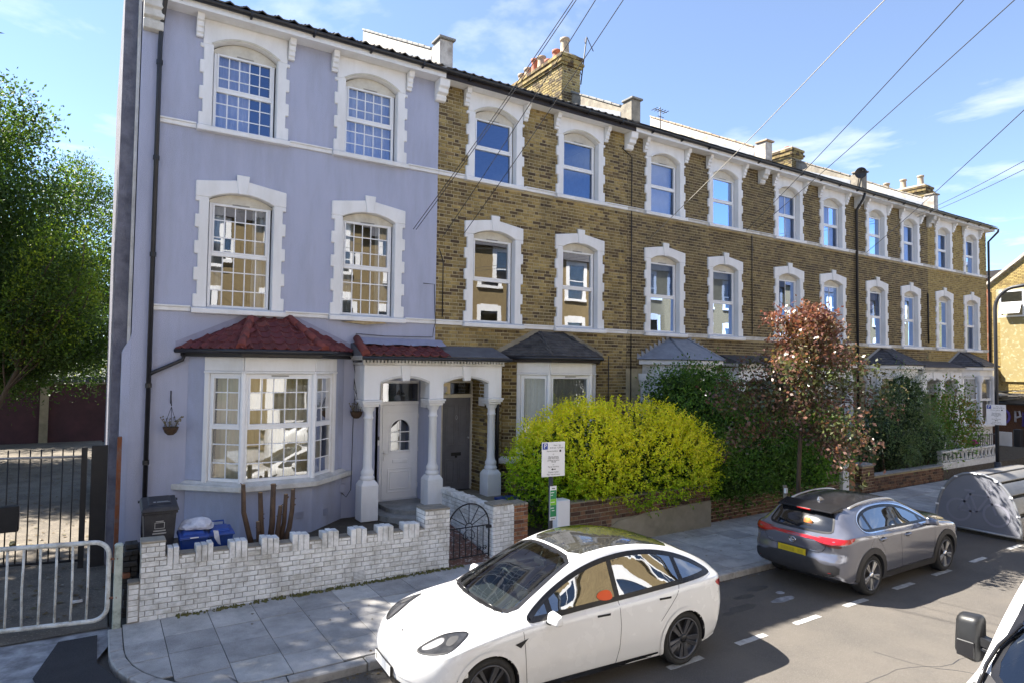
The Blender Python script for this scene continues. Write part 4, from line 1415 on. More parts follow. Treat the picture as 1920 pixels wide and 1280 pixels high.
ax0, ax1, az0, az1 = 4.93, 5.39, 1.72, 2.22
dr_poly_top = arch_pts(ax0, ax1, az1, .20)
# leaf around an arched light
dr.box(4.73, ax0, yd + .012, yd + .062, .62, 2.755).box(ax1, 5.59, yd + .012, yd + .062, .62, 2.755)
dr.box(ax0, ax1, yd + .012, yd + .062, .62, az0)
dr.prism(dr_poly_top + [(ax1, 2.755), (ax0, 2.755)], yd + .012, yd + .062)
door = dr.build('front_door', 'upvc', H)
pm_ = MB()
for (a, b, c_, d_) in ((4.86, 5.46, .78, 1.32), (4.92, 5.40, .85, 1.25)):
    t = .018
    pm_.box(a, b, yd - .002, yd + .013, c_, c_ + t).box(a, b, yd - .002, yd + .013, d_ - t, d_).box(a, a + t, yd - .002, yd + .013, c_ + t, d_ - t).box(b - t, b, yd - .002, yd + .013, c_ + t, d_ - t)
o0 = arch_pts(ax0 - .05, ax1 + .05, az1, .235); o1 = arch_pts(ax0, ax1, az1, .20)
pm_.prism(o0 + list(reversed(o1)), yd - .004, yd + .013)
pm_.box(ax0 - .05, ax0, yd - .004, yd + .013, az0 - .05, az1).box(ax1, ax1 + .05, yd - .004, yd + .013, az0 - .05, az1).box(ax0, ax1, yd - .004, yd + .013, az0 - .05, az0)
pm_.box(4.80, 5.52, yd + .002, yd + .013, 2.58, 2.60)
pm_.box(4.98, 5.34, yd - .006, yd + .013, 1.44, 1.52)
pm_.build('door_panel', 'upvc', door, bevel=.006)
for ci in range(2):
    for rj in range(3):
        a = ax0 + (ax1 - ax0) * ci / 2; b = ax0 + (ax1 - ax0) * (ci + 1) / 2
        z_ = [az0, az0 + .2, az0 + .42, az1 + (.17 if True else 0)]
        v = [(a, yd + .03, z_[rj]), (b, yd + .03, z_[rj]), (b, yd + .032, z_[rj + 1]), (a, yd + .032, z_[rj + 1])]
        if rj == 2:
            mid = (ax0 + ax1) / 2
            v = [(a, yd + .03, z_[2]), (b, yd + .03, z_[2])] + ([(b, yd + .03, az1 + .198), (a, yd + .03, az1)] if ci == 0 else [(b, yd + .03, az1), (a, yd + .03, az1 + .198)])
        MB().add(v, [(0, 1, 2, 3)]).build('pane', 'window_glass', door)
gb = MB().box((ax0 + ax1) / 2 - .011, (ax0 + ax1) / 2 + .011, yd + .012, yd + .026, az0, az1 + .19)
gb.box(ax0, ax1, yd + .0105, yd + .025, az0 + .19, az0 + .21).box(ax0, ax1, yd + .0105, yd + .025, az0 + .41, az0 + .43)
gb.build('glazing_bar', 'upvc', door)
hd = MB().box(4.755, 4.785, yd - .002, yd + .012, 1.50, 1.74).box(4.755, 4.87, yd - .05, yd - .03, 1.66, 1.685).box(4.76, 4.782, yd - .05, yd, 1.66, 1.685)
hd.build('door_handle', 'white_paint', door, bevel=.004)
for z in (.86, 1.68, 2.45):
    MB().box(5.585, 5.62, yd - .02, yd + .012, z, z + .10).build('hinge', 'white_paint', door, bevel=.004)
em = MB()
yq = yd + .024
em.add([(5.06, yq, 2.99), (5.16, yq, 2.99), (5.15, yq, 3.05), (5.12, yq, 3.11), (5.08, yq, 3.04)], [(0, 1, 2, 3, 4)])
for k, (xa_, h_) in enumerate(((5.17, .06), (5.20, .045), (5.225, .05), (5.25, .03))):
    em.box(xa_, xa_ + .014, yq, yq + .002, 2.99, 2.99 + h_)
em.build('fanlight_emblem', 'black_plastic', H)
MB().box(5.42, 5.54, yq, yq + .002, 2.90, 2.905).box(5.42, 5.425, yq, yq + .002, 2.905, 3.03).box(5.535, 5.54, yq, yq + .002, 2.905, 3.03).build('fanlight_sticker', 'concrete', H)
MB().box(4.60, 4.645, .28, .299, 1.98, 2.06, 0).build('doorbell', 'black_plastic', H)
MB().box(4.60, 4.65, .275, .299, 1.86, 1.975).build('bell_push', 'upvc', H)

H = HOUSES[1]
r2 = MB()
r2.box(7.06, 7.22, -.02, .36, .42, 3.62).box(5.97, 7.25, .34, .40, 3.28, 3.62).box(5.855, 6.20, .34, .40, .42, 3.62).box(7.06, 7.25, .34, .40, .42, 3.62)
r2.build('entrance_wall', 'mortar', H)
Mx, L = facet((7.06, .34), (7.06, -.40))
lay_bricks(bond(0, .73, .5, 3.45, .0835, .245, .118, .019, []), Mx @ Matrix.Translation((0, -.016, 0)), 'stock_brick', H, 40, key=lambda c: abs(c[2] - 1.9), depth=.02)
lay_bricks(bond(5.90, 6.16, .5, 3.4, .0835, .245, .118, .019, []), Matrix.Translation((0, .326, 0)), 'stock_brick', H, 0, depth=.02)
f2 = MB()
yk = .34
f2.box(6.19, 6.24, yk - .03, yk + .06, .68, 3.30).box(7.01, 7.058, yk - .03, yk + .06, .68, 3.30).box(6.24, 7.01, yk - .03, yk + .06, 2.90, 2.99).box(6.24, 7.01, yk - .03, yk + .06, 3.26, 3.30)
f2.build('door_frame', 'cream_paint', H, bevel=.006)
MB().add([(6.24, yk + .02, 2.99), (7.01, yk + .02, 2.99), (7.01, yk + .022, 3.26), (6.24, yk + .022, 3.26)], [(0, 1, 2, 3)]).build('fanlight', 'window_glass', H)
d2 = MB().box(6.245, 7.005, yk + .012, yk + .055, .68, 2.895).build('front_door', 'grey_door', H)
pp = MB()
for (a, b, c_, e_) in ((6.33, 6.58, 1.75, 2.72), (6.68, 6.92, 1.75, 2.72), (6.33, 6.58, .85, 1.42), (6.68, 6.92, .85, 1.42)):
    t = .022
    pp.box(a, b, yk, yk + .013, c_, c_ + t).box(a, b, yk, yk + .013, e_ - t, e_).box(a, a + t, yk, yk + .013, c_ + t, e_ - t).box(b - t, b, yk, yk + .013, c_ + t, e_ - t)
    pp.box(a + .05, b - .05, yk + .004, yk + .013, c_ + .06, e_ - .06)
pp.build('door_panel', 'grey_door', d2, bevel=.004)
MB().box(6.50, 6.76, yk - .004, yk + .013, 1.50, 1.58).lathe([(0.0, -.035), (.022, -.03), (.03, 0), (.03, .02)], (6.63, yk, 1.48), 10, 'y').build('letter_plate', 'black_iron', d2)
MB().lathe([(0, -.06), (.028, -.05), (.03, -.03), (.012, -.02), (.012, .0), (.025, .013)], (6.94, yk + .01, 1.92), 12, 'y').build('door_knob', 'steel', d2)
MB().tube([(6.63 + .022 * math.cos(q), yk + .006, 2.42 + .05 * math.sin(q)) for q in [2 * math.pi * k / 16 for k in range(16)]], .006, 5, closed=True).build('house_number', 'steel', d2)
# steps
s = MB()
for (R_, h0, h1) in ((.98, .42, .52),):
    pass
stp = thing('door_step', 'two rounded brick edged steps below the white front door', 'steps', (5.15, -.2, .42))
for (R_, z0_, z1_) in ((1.02, .40, .51), (.66, .512, .60)):
    n = 16
    cx_, cy_ = 5.12, -.25
    rim = [(cx_ + R_ * .80 * math.cos(math.pi + math.pi * k / n), cy_ + R_ * math.sin(math.pi + math.pi * k / n)) for k in range(n + 1)]
    rim = [(min(max(x, 4.33), 5.84), y) for x, y in rim]
    MB().prism(rim + [(rim[-1][0], .30), (rim[0][0], .30)], z0_ - .3, z1_, axis='z').build('tread', 'concrete', stp, bevel=.01)
    for k in range(n):
        a, b = Vector((*rim[k], 0)), Vector((*rim[k + 1], 0))
        if (b - a).length < .03:
            continue
        dd = (b - a).normalized(); nn = Vector((dd.y, -dd.x, 0))
        a2, b2 = a + dd * .006, b - dd * .006
        q = MB().hexa([(*(a2 + nn * .012).to_2d(), z0_ - .02), (*(b2 + nn * .012).to_2d(), z0_ - .02), (*(b2 - nn * .07).to_2d(), z0_ - .02), (*(a2 - nn * .07).to_2d(), z0_ - .02)],
                      [(*(a2 + nn * .012).to_2d(), z1_ + .003), (*(b2 + nn * .012).to_2d(), z1_ + .003), (*(b2 - nn * .07).to_2d(), z1_ + .003), (*(a2 - nn * .07).to_2d(), z1_ + .003)])
        q.build('brick', 'concrete', stp, bevel=.004)
tag(MB().box(6.0, 7.3, -1.05, .34, .3, .66).build('door_step', 'cement', None, bevel=.01), 'dark concrete doorstep below the grey front door', 'step')

# ------------------------------------------------------------------ gable end of the lavender house, wing wall
H = HOUSES[0]
wing = [(-.375, 0.0), (-.236, 0.0), (-.236, 4.18), (-.255, 4.07), (-.30, 4.0), (-.345, 3.92), (-.375, 3.84)]
MB().prism(wing, -.004, .28).build('wing_wall', 'lavender_low', H)
MB().prism([(-.52, -.1), (-.252, -.1), (-.252, 9.6), (-.30, 9.75), (-.30, 11.3), (-.52, 11.4)], .30, 9.2).build('gable_wall', 'gable_render', H)
MB().box(-.30, -.25, .10, .298, 4.0, 11.3).build('corner_trim', 'white_grimy', H)
# downpipes
dp = MB()
dp.tube([(0.10, -.42, 10.46), (0.10, -.40, 10.34), (0.07, -.10, 9.95), (0.055, -.075, 9.6), (0.055, -.075, .42)], .042, 10)
for z in (9.2, 7.4, 5.6, 3.2, 1.8):
    dp.lathe([(.055, 0), (.055, .08)], (.055, -.075, z), 10)
dp.build('downpipe', 'black_plastic', H)
MB().tube([(.64, -.06, 3.86), (.60, -.06, 3.72), (.16, -.075, 3.50), (.06, -.075, 3.44)], .036, 10).build('branch_pipe', 'black_plastic', H)
MB().tube([(23.53, -.40, 10.4), (23.53, -.35, 10.2), (23.53, -.08, 9.8), (23.53, -.08, .3)], .05, 8).build('downpipe', 'black_plastic', HOUSES[4])
MB().tube([(35.1, -.42, 10.48), (35.15, -.40, 10.36), (34.92, -.08, 9.9), (34.92, -.08, .3)], .05, 8).build('downpipe', 'black_plastic', HOUSES[5])
MB().tube([(7.52, -.1, 3.8), (7.52, -.1, .4)], .045, 8).build('downpipe', 'black_plastic', HOUSES[1])
dm_ = MB()
dm_.prism([(3.62, 4.565), (3.95, 4.60), (4.55, 4.605), (4.62, 4.575), (4.35, 4.555), (4.15, 4.525), (3.95, 4.545)], -.10, .0)
mat('bare_plaster', (.50, .40, .24), (.36, .27, .15), scale=14, rough=.95, bump=.5, bscale=60)
dm_.build('broken_plaster', 'bare_plaster', H)
for (xa_, za_) in ((2.55, .70), (3.35, .62)):
    av = MB(facet((2.86, -.835), (3.75, -.01))[0] if xa_ > 3 else Matrix.Translation((xa_, -.832, 0)))
    x_0 = .45 if xa_ > 3 else 0
    for k in range(6):
        av.box(x_0, x_0 + .16, -.006, .01, za_ + .022 * k, za_ + .022 * k + .012)
    av.build('air_brick', 'lavender_low', H)
# thin cables pinned to the fronts
cb = MB()
cb.tube([(5.52, -.02, 5.55), (5.80, -.02, 5.55), (5.83, -.02, 4.85), (5.80, -.11, 4.65), (5.80, -.02, 4.5), (5.78, -.02, 4.32), (4.6, -.02, 4.30), (3.95, -.02, 4.33), (3.93, -.03, 4.1)], .008, 5)
cb.tube([(3.90, -.03, 3.75), (3.96, -.05, 3.4), (3.92, -.05, 2.6), (3.90, -.05, 1.0), (3.80, -.05, .85), (3.70, -.05, .95)], .008, 5)
cb.build('cable', 'black_plastic', H)
MB().box(3.60, 3.78, -.055, -.003, .95, 1.13).build('meter_box', 'lavender', H, bevel=.008)
cb = MB()
cb.tube([(6.02, -.02, 4.8), (6.02, -.02, 6.1), (5.95, -.02, 6.3), (5.90, -.02, 6.4)], .012, 5)
cb.tube([(11.98, -.02, .8), (11.98, -.02, 9.7), (11.6, -.02, 9.9)], .014, 5)
cb.tube([(11.15, -.02, 1.0), (11.15, -.02, 4.0)], .012, 5)
cb.build('cable', 'black_plastic', HOUSES[1])
MB().tube([(17.35, -.02, 4.8), (17.35, -.02, 7.7), (17.35, -.02, 8.1)], .014, 5).build('cable', 'black_plastic', HOUSES[2])
MB().tube([(29.1, -.03, 7.0), (29.12, -.03, 4.9)], .03, 5).build('cable', 'black_plastic', HOUSES[4])
# portrait poster and an open top-hung pane
po = MB().add([(24.60, .22, 4.8), (25.50, .22, 4.8), (25.50, .22, 6.75), (24.60, .22, 6.75)], [(0, 1, 2, 3)])
mat('poster', (0.035, 0.03, 0.03), (0.16, 0.13, 0.11), scale=2.4, rough=.5)
po.build('poster', 'poster', HOUSES[4])
pf = MB()
pf.lathe([(0, 0), (.16, .0)], (25.0, .21, 6.25), 18, 'y')
mat('poster_skin', (0.55, 0.40, 0.34), (0.38, 0.26, 0.22), scale=5)
pf.build('poster_face', 'poster_skin', HOUSES[4])
text_obj('poster_lettering', '\u2022 \u2022 \u2022 \u2022', .16, Matrix.Translation((25.1, .205, 5.35)) @ Matrix.Rotation(math.pi / 2, 4, 'X'), 'upvc', HOUSES[4])
mat('bark_dark', (.05, .045, .042), (.03, .028, .026), scale=4, rough=.8)

# ================================================================== FRONT GARDENS AND WALLS
struct(MB().box(-.235, 4.55, -2.79, .0, -.1, .40).build('garden_ground', 'soil'))
struct(MB().box(5.95, 34.8, -2.85, .0, -.1, .30).build('garden_ground', 'soil'))
pth = MB()
pth.hexa([(4.78, -3.0, -.05), (5.68, -3.0, -.05), (5.79, -.0, -.05), (4.552, -.0, -.05)], [(4.78, -3.0, .015), (5.68, -3.0, .015), (5.79, -.0, .42), (4.552, -.0, .42)])
mat('path_tile', (0.22, 0.10, 0.07), (0.10, 0.07, 0.055), scale=7, rough=.9, speck=(.45, .42, .40), spscale=18)
struct(pth.build('garden_path', 'path_tile'))

# --- white crenellated wall
W1 = thing('garden_wall', 'white painted brick garden wall with raised battlement blocks along its top', 'wall', (2.2, -2.9, 0))
SH = Matrix(((1, 0, 0, 0), (0, 1, 0, 0), (-.028, 0, 1, .028 * .2), (0, 0, 0, 1)))
core = MB(SH)
core.box(-.13, 4.76, -2.998, -2.80, -.25, .868)
core.box(-.13, .175, -2.998, -2.72, .868, 1.07)
core.box(4.27, 4.76, -2.998, -2.62, .868, 1.19)
core.box(-.275, -.132, -2.998, -2.82, -.25, .52)
core.build('core', 'mortar_white', W1)
MF = SH @ Matrix.Translation((0, -3.012, 0))
mer = [(0.20, 0.355, 2), (0.57, 0.81, 3), (1.03, 1.29, 3), (1.49, 1.76, 3), (1.96, 2.23, 3), (2.43, 2.71, 3), (2.91, 3.19, 3), (3.38, 3.67, 3), (3.85, 4.16, 3)]
holes = [(a - .006, b + .006, .735, 2) for a, b, n in mer] + [(2.97, 3.17, .14, .30)]
cs = bond(-.128, 4.758, -.02, .868, 0.0765, .232, .11, .011, holes)
cs += bond(-.128, .173, .873, 1.075, 0.0765, .232, .11, .011, [])
cs += bond(4.272, 4.758, .873, 1.19, 0.0765, .232, .11, .011, [])
cs += bond(-.273, -.135, .0, .52, 0.0765, .13, .13, .011, [])
lay_bricks(cs, MF, 'painted_brick', W1, 300, key=lambda c: -c[2] + c[0] * .1, depth=.05)
# left return of the right-hand pier
Mx, L = facet((4.262, -2.63), (4.262, -3.0))
lay_bricks(bond(0, .37, .80, 1.19, .0765, .232, .11, .011, []), SH @ Mx, 'painted_brick', W1, 0, depth=.02)
for (a, b, n) in mer:
    wz = (b - a) / n
    for k in range(n):
        xa = a + wz * k
        q = MB(SH)
        j = random.uniform(-.006, .006)
        q.box(xa + .004, xa + wz - .004, -3.018 + j, -2.80, .742, .995 + random.uniform(-.012, .012))
        q.build('brick', 'painted_brick', W1, bevel=.007)
# weathered tops between the blocks
xs = [.178] + [v for a, b, n in mer for v in (a, b)] + [4.268]
for a, b in zip(xs[0::2], xs[1::2]):
    MB(SH).hexa([(a + .003, -3.014, .862), (b - .003, -3.014, .862), (b - .003, -2.79, .862), (a + .003, -2.79, .862)],
                [(a + .003, -3.008, .885), (b - .003, -3.008, .885), (b - .003, -2.80, .892), (a + .003, -2.80, .892)]).build('coping', 'stone_grimy', W1, bevel=.006)
MB(SH).box(-.135, .18, -3.016, -2.715, 1.076, 1.11).build('coping', 'stone_grimy', W1, bevel=.008)
MB(SH).box(4.265, 4.765, -3.016, -2.61, 1.192, 1.215).build('coping', 'stone_grimy', W1, bevel=.008)
MB(SH).box(-.28, -.134, -3.012, -2.82, .521, .56).build('coping', 'stone_grimy', W1, bevel=.01)
v = MB(SH)
v.box(2.972, 3.168, -3.008, -2.999, .142, .298, 1)
for k in range(9):
    xx = 2.975 + .022 * k
    v.box(xx, xx + .008, -3.018, -3.009, .142, .298, 0)
for k in range(7):
    zz = .145 + .0225 * k
    v.box(2.972, 3.168, -3.0175, -3.0095, zz, zz + .008, 0)
v.build('air_vent', ['painted_brick', 'joint'], W1)

# --- white flank wall between the two paths with brick-on-edge coping, and its gate pier
W2 = thing('side_wall', 'low white brick wall with sloping brick-on-edge coping running from the gate to the porch', 'wall', (5.85, -1.8, 0))
MB().box(5.795, 5.97, -2.72, -.55, -.05, .86).build('core', 'mortar_white', W2)
Mx, L = facet((5.78, -.56), (5.78, -2.73))
lay_bricks(bond(0, L, .0, .86, .0765, .232, .11, .011, []), Mx, 'painted_brick', W2, 190, key=lambda c: -c[2], depth=.03)
y = -.56
while y > -2.7:
    q = MB()
    t = random.uniform(-.012, .012)
    q.hexa([(5.755, y - .066, .862), (5.995, y - .066, .862), (5.995, y, .862), (5.755, y, .862)],
           [(5.75 + t, y - .07, .965 + t), (5.99 + t, y - .07, .955 + t), (5.99 + t, y - .01, .955 + t), (5.75 + t, y - .01, .965 + t)])
    q.build('brick', 'painted_brick', W2, bevel=.008)
    y -= .078
W3 = thing('gate_pier', 'squat gate pier half white painted and half bare orange brick', 'pier', (6.08, -2.9, 0))
MB().box(5.69, 6.15, -2.998, -2.66, -.05, 1.0).box(6.151, 6.475, -2.998, -2.66, -.05, .965).build('core', 'mortar_white', W3)
Mf = Matrix.Translation((0, -3.012, 0))
lay_bricks(bond(5.685, 6.155, .0, .90, .0765, .232, .11, .011, []), Mf, 'painted_brick', W3, 60, key=lambda c: -c[2], depth=.03)
lay_bricks([(5.69 + .078 * k, 5.76 + .078 * k, .90, 1.0) for k in range(6)], Mf, 'painted_brick', W3, 10, depth=.03)
lay_bricks(bond(6.16, 6.478, .0, .965, .0765, .232, .11, .011, []), Mf, 'red_brick', W3, 60, key=lambda c: -c[2], depth=.03)
Mx, L = facet((5.676, -2.67), (5.676, -3.0))
lay_bricks(bond(0, L, .0, 1.0, .0765, .232, .11, .011, []), Mx, 'painted_brick', W3, 40, key=lambda c: -c[2], depth=.02)
for k in range(9):
    xx = 5.68 + .089 * k
    MB().box(xx + .004, xx + .085, -3.016, -2.65, 1.001 if xx < 6.1 else .966, (1.035 if xx < 6.1 else 1.0) + random.uniform(0, .012)).build('brick', 'stone_grimy', W3, bevel=.008)

# --- iron gate
G = thing('garden_gate', 'black wrought iron garden gate with a sunburst arched top', 'gate', (5.2, -2.93, .05))
gx, gz, gr, gy = 5.20, .66, .435, -2.93
ring = [(gx + gr * math.cos(a), gy, gz + gr * math.sin(a)) for a in [math.pi * k / 20 for k in range(21)]]
fr = MB().tube([(gx + gr, gy, .06)] + ring + [(gx - gr, gy, .06)], .014, 6)
fr.build('gate_frame', 'black_iron', G)
MB().tube([(gx - gr, gy, gz), (gx + gr, gy, gz)], .011, 6).build('rail', 'black_iron', G)
MB().tube([(gx - gr, gy, .12), (gx + gr, gy, .12)], .011, 6).build('rail', 'black_iron', G)
MB().tube([(gx + .075 * math.cos(a), gy, gz + .075 * math.sin(a)) for a in [math.pi * k / 10 for k in range(11)]], .009, 6).build('hub', 'black_iron', G)
for k in range(1, 6):
    a = math.pi * k / 6
    MB().tube([(gx + .075 * math.cos(a), gy, gz + .075 * math.sin(a)), (gx + gr * math.cos(a), gy, gz + gr * math.sin(a))], .008, 6).build('spoke', 'black_iron', G)
for k in range(1, 7):
    xx = gx - gr + 2 * gr * k / 7
    MB().tube([(xx, gy, .12), (xx, gy, gz)], .008, 6).build('bar', 'black_iron', G)
for s in (-1, 1):
    pts = [(gx + s * (.02 + .10 * math.sin(t) ** 1), gy - .01, .53 + .085 * math.cos(t * 1.3)) for t in [math.pi * k / 12 for k in range(13)]]
    MB().tube(pts, .007, 5).build('scroll', 'black_iron', G)
    for q in range(2):
        c0 = (gx + .22 + .12 * q, .24)
        MB().tube([(c0[0] + s * .05 * (1 - k / 18) * math.cos(k * .6), gy - .01, c0[1] + .05 * (1 - k / 18) * math.sin(k * .6)) for k in range(16)], .006, 5).build('scroll', 'black_iron', G)
MB().box(gx + gr - .06, gx + gr + .08, gy - .03, gy + .01, gz - .055, gz - .005).build('latch', 'black_iron', G)

# --- brown wall with cement facing in front of the brick house
W4 = thing('garden_wall', 'low brown brick wall half faced with cement under the yellow hedge', 'wall', (9.2, -3.2, 0))
MB().box(7.32, 11.45, -3.28, -3.06, -.2, .95).build('core', 'cement', W4)
lay_bricks(bond(7.32, 11.45, .0, .95, .085, .25, .118, .014, [(8.4, 11.5, -1, .50)]), Matrix.Translation((0, -3.295, 0)), 'brown_brick', W4, 120, key=lambda c: c[0], depth=.03)
cm = MB()
top = [(8.1, -.2), (11.455, -.2), (11.455, .60), (10.9, .585), (10.4, .58), (9.9, .555), (9.4, .55), (9.0, .50), (8.6, .47), (8.35, .36), (8.2, .2), (8.1, .1)]
cm.prism(top, -3.318, -3.27)
cm.build('cement_facing', 'cement', W4, bevel=.01)
tag(MB().box(6.99, 7.30, -3.30, -3.05, -.2, 1.03).build('gate_post', 'white_paint', None, bevel=.012), 'square white gate post at the left end of the brown wall', 'post')
# --- dark wall below the green hedge
W5 = thing('garden_wall', 'dark brown brick wall almost hidden under the dark green hedge', 'wall', (14, -3.0, 0))
MB().box(11.60, 17.2, -3.04, -2.86, -.3, .50).build('core', 'mortar_far', W5)
lay_bricks(bond(11.60, 17.2, -.1, .50, .085, .25, .118, .014, []), Matrix.Translation((0, -3.055, 0)), 'brown_brick', W5, 130, key=lambda c: c[0], depth=.03)
MB().box(11.50, 11.62, -3.12, -2.86, -.3, .85).build('end_pier', 'brown_brick', W5)
g2 = thing('gate_post', 'tall white gate post with an orange edge right of the green hedge', 'post', (17.8, -2.9, 0))
MB().box(17.50, 17.82, -2.98, -2.85, -.2, .95).build('post', 'white_paint', g2, bevel=.01)
MB().box(17.83, 18.10, -3.0, -2.85, -.2, .98).build('brick_edge', 'red_brick', g2, bevel=.01)
W6 = thing('garden_wall', 'brown brick wall with a square pier below the grey green bush', 'wall', (21.2, -2.9, 0))
MB().box(18.62, 19.28, -2.90, -2.5, -.3, .80).box(19.28, 23.7, -2.88, -2.66, -.3, .46).build('core', 'mortar_far', W6)
lay_bricks(bond(18.60, 19.30, -.1, .80, .085, .25, .118, .014, []) + bond(19.30, 23.7, -.1, .46, .085, .25, .118, .014, []), Matrix.Translation((0, -2.912, 0)), 'brown_brick', W6, 0, depth=.03)
Mx, L = facet((18.608, -2.5), (18.608, -2.9))
lay_bricks(bond(0, L, -.1, .80, .085, .25, .118, .014, []), Mx, 'brown_brick', W6, 0, depth=.02)
MB().box(18.58, 19.32, -2.95, -2.48, .801, .86).build('coping', 'concrete', W6, bevel=.01)
MB().box(19.321, 23.7, -2.93, -2.62, .461, .50).build('coping', 'concrete', W6, bevel=.01)
W7 = thing('garden_wall', 'white rendered wall with a pierced block screen along its top', 'wall', (26, -2.7, 0))
MB().box(23.9, 28.3, -2.80, -2.6, -.3, .52).build('render', 'white_grimy', W7, bevel=.01)
MB().box(23.9, 28.3, -2.79, -2.6, .86, .93).build('coping', 'white_grimy', W7, bevel=.01)
for k in range(14):
    xa = 23.93 + .312 * k
    b = MB()
    b.box(xa, xa + .03, -2.77, -2.62, .521, .859).box(xa + .27, xa + .30, -2.77, -2.62, .521, .859)
    b.tube([(xa + .15 + .11 * math.cos(a), -2.74, .69 + .14 * math.sin(a)) for a in [2 * math.pi * q / 14 for q in range(14)]], .026, 5, closed=True)
    b.build('screen_block', 'white_grimy', W7)
RL = thing('railing', 'black iron railing on the white wall at the last house', 'railing', (27.7, -2.7, .93))
for k in range(10):
    MB().tube([(26.9 + .155 * k, -2.7, .93), (26.9 + .155 * k, -2.7, 1.38)], .012, 5).build('bar', 'black_iron', RL)
MB().tube([(26.85, -2.7, 1.33), (28.35, -2.7, 1.33)], .013, 5).build('rail', 'black_iron', RL)

# ================================================================== YARD ON THE LEFT
def barrier_gate():
    t = thing('barrier_gate', 'white tubular barrier gate across the yard entrance', 'gate', (-1.5, -2.9, 0))
    P0, P1 = Vector((-4.2, -2.30, 0)), Vector((-.515, -3.05, 0))
    d = (P1 - P0).normalized(); L = (P1 - P0).length
    M = Matrix(((d.x, -d.y, 0, P0.x), (d.y, d.x, 0, P0.y), (0, 0, 1, 0), (0, 0, 0, 1)))
    r = .18
    pts = [(0, 0, .13)]
    pts += [(L - r + r * math.sin(a), 0, .13 + r - r * math.cos(a)) for a in [math.pi / 2 * k / 7 for k in range(8)]]
    pts += [(L - r + r * math.cos(a), 0, 1.19 - r + r * math.sin(a)) for a in [math.pi / 2 * k / 7 for k in range(8)]]
    pts += [(0, 0, 1.19)]
    MB(M).tube(pts, .031, 10).build('gate_frame', 'white_metal', t)
    k = 0
    x = L - .245
    while x > .1:
        b = random.uniform(-.012, .012)
        MB(M).tube([(x, 0, .13), (x + b, random.uniform(-.01, .01), .6), (x, 0, 1.19)], .0155, 8).build('bar', 'white_metal', t)
        x -= .182
    for z in (.95, .42):
        MB(M).box(L + .02, L + .11, -.02, .02, z - .012, z + .012).build('hinge', 'rust', t)
    return t


barrier_gate()
po = thing('gate_post', 'peeling pale green gate post beside the white barrier gate', 'post', (-.40, -3.04, 0))
MB().box(-.452, -.352, -3.09, -2.99, -.1, 1.12).build('post', 'green_post', po, bevel=.01)
MB().hexa([(-.456, -3.094, 1.121), (-.348, -3.094, 1.121), (-.348, -2.986, 1.121), (-.456, -2.986, 1.121)], [(-.43, -3.07, 1.15), (-.37, -3.07, 1.15), (-.37, -3.01, 1.15), (-.43, -3.01, 1.15)]).build('cap', 'green_post', po)
tag(MB().box(-.405, -.335, -.35, -.24, .0, 2.35).build('steel_post', 'rust', None, bevel=.006), 'rusty flaking steel post against the corner of the lavender house', 'post')
# rough stub of masonry beside the steel post
rb = thing('wall_stub', 'broken dark brick stub behind the left end of the white wall', 'wall', (-.25, -2.2, 0))
for k in range(26):
    z = -.02 + .08 * (k // 2)
    o = random.uniform(-.02, .02)
    MB().box(-.33 + (.10 if k % 2 else 0) + o, -.235 + (.10 if k % 2 else 0) + o, -2.66 + random.uniform(-.03, .03), -2.40, z + .006, z + .074).build('brick', 'red_brick' if k == 14 else 'bark_dark', rb, bevel=.008)

YG = thing('yard_gate', 'tall black railing gate closing off the tree shaded yard', 'gate', (-1.8, .35, 0))
x = -.90
for k in range(26):
    xx = -1.05 - .158 * k
    yy = .35 + (-.90 - xx) * .24
    MB().tube([(xx, yy, .10), (xx, yy, 2.10)], .012, 6).build('bar', 'black_iron', YG)
MB().box(-.93, -.84, .31, .39, -.05, 2.12).build('gate_post', 'black_iron', YG)
for z, m_ in ((1.96, 'galv'), (.12, 'black_iron')):  # pale metal on the top rail paints in its whitish highlight
    MB().tube([(-.9, .35, z), (-5.2, .35 + 4.3 * .24, z)], .022, 6).build('rail', m_, YG)
MB().box(-2.25, -1.80, .42, .60, .72, 1.16).build('lock_box', 'black_iron', YG, bevel=.01)
MB().lathe([(.0, 0), (.05, .01), (.05, .03), (.0, .04)], (-1.87, .40, .52), 12, 'y').build('padlock', 'brass', YG)
tag(MB().box(-.78, -.53, .28, .34, -.02, 2.15).build('sheet_panel', 'black_iron', None, bevel=.004), 'plain black sheet panel between the yard gate and the house', 'panel')

BW = thing('boundary_wall', 'dark purple rendered wall with tiled coping at the back of the yard', 'wall', (-5, 22.3, 0))
MB().box(-16, -.2, 22.25, 22.55, -.1, 2.62).build('render', 'purple_render', BW)
MB().box(-16, -.2, 22.17, 22.62, 2.621, 2.70).build('ledge', 'concrete', BW)
for k in range(62):
    xa = -.24 - .255 * k
    MB().hexa([(xa - .25, 22.06, 2.70), (xa - .01, 22.06, 2.70), (xa - .01, 22.42, 2.92), (xa - .25, 22.42, 2.92)],
              [(xa - .25, 22.06, 2.74), (xa - .01, 22.06, 2.74), (xa - .01, 22.42, 2.97), (xa - .25, 22.42, 2.97)]).build('coping_tile', 'roof_tile_dark', BW)
for xa in (-2.75, -7.2):
    MB().box(xa - .16, xa + .16, 22.12, 22.249, -.1, 2.60).build('pilaster', 'cement', BW)
ps = thing('tall_post', 'thin pale post standing by the end of the purple wall', 'post', (-.33, 20, 0))
MB().box(-.40, -.29, 19.95, 20.05, 0, 2.95).build('shaft', 'white_grimy', ps)
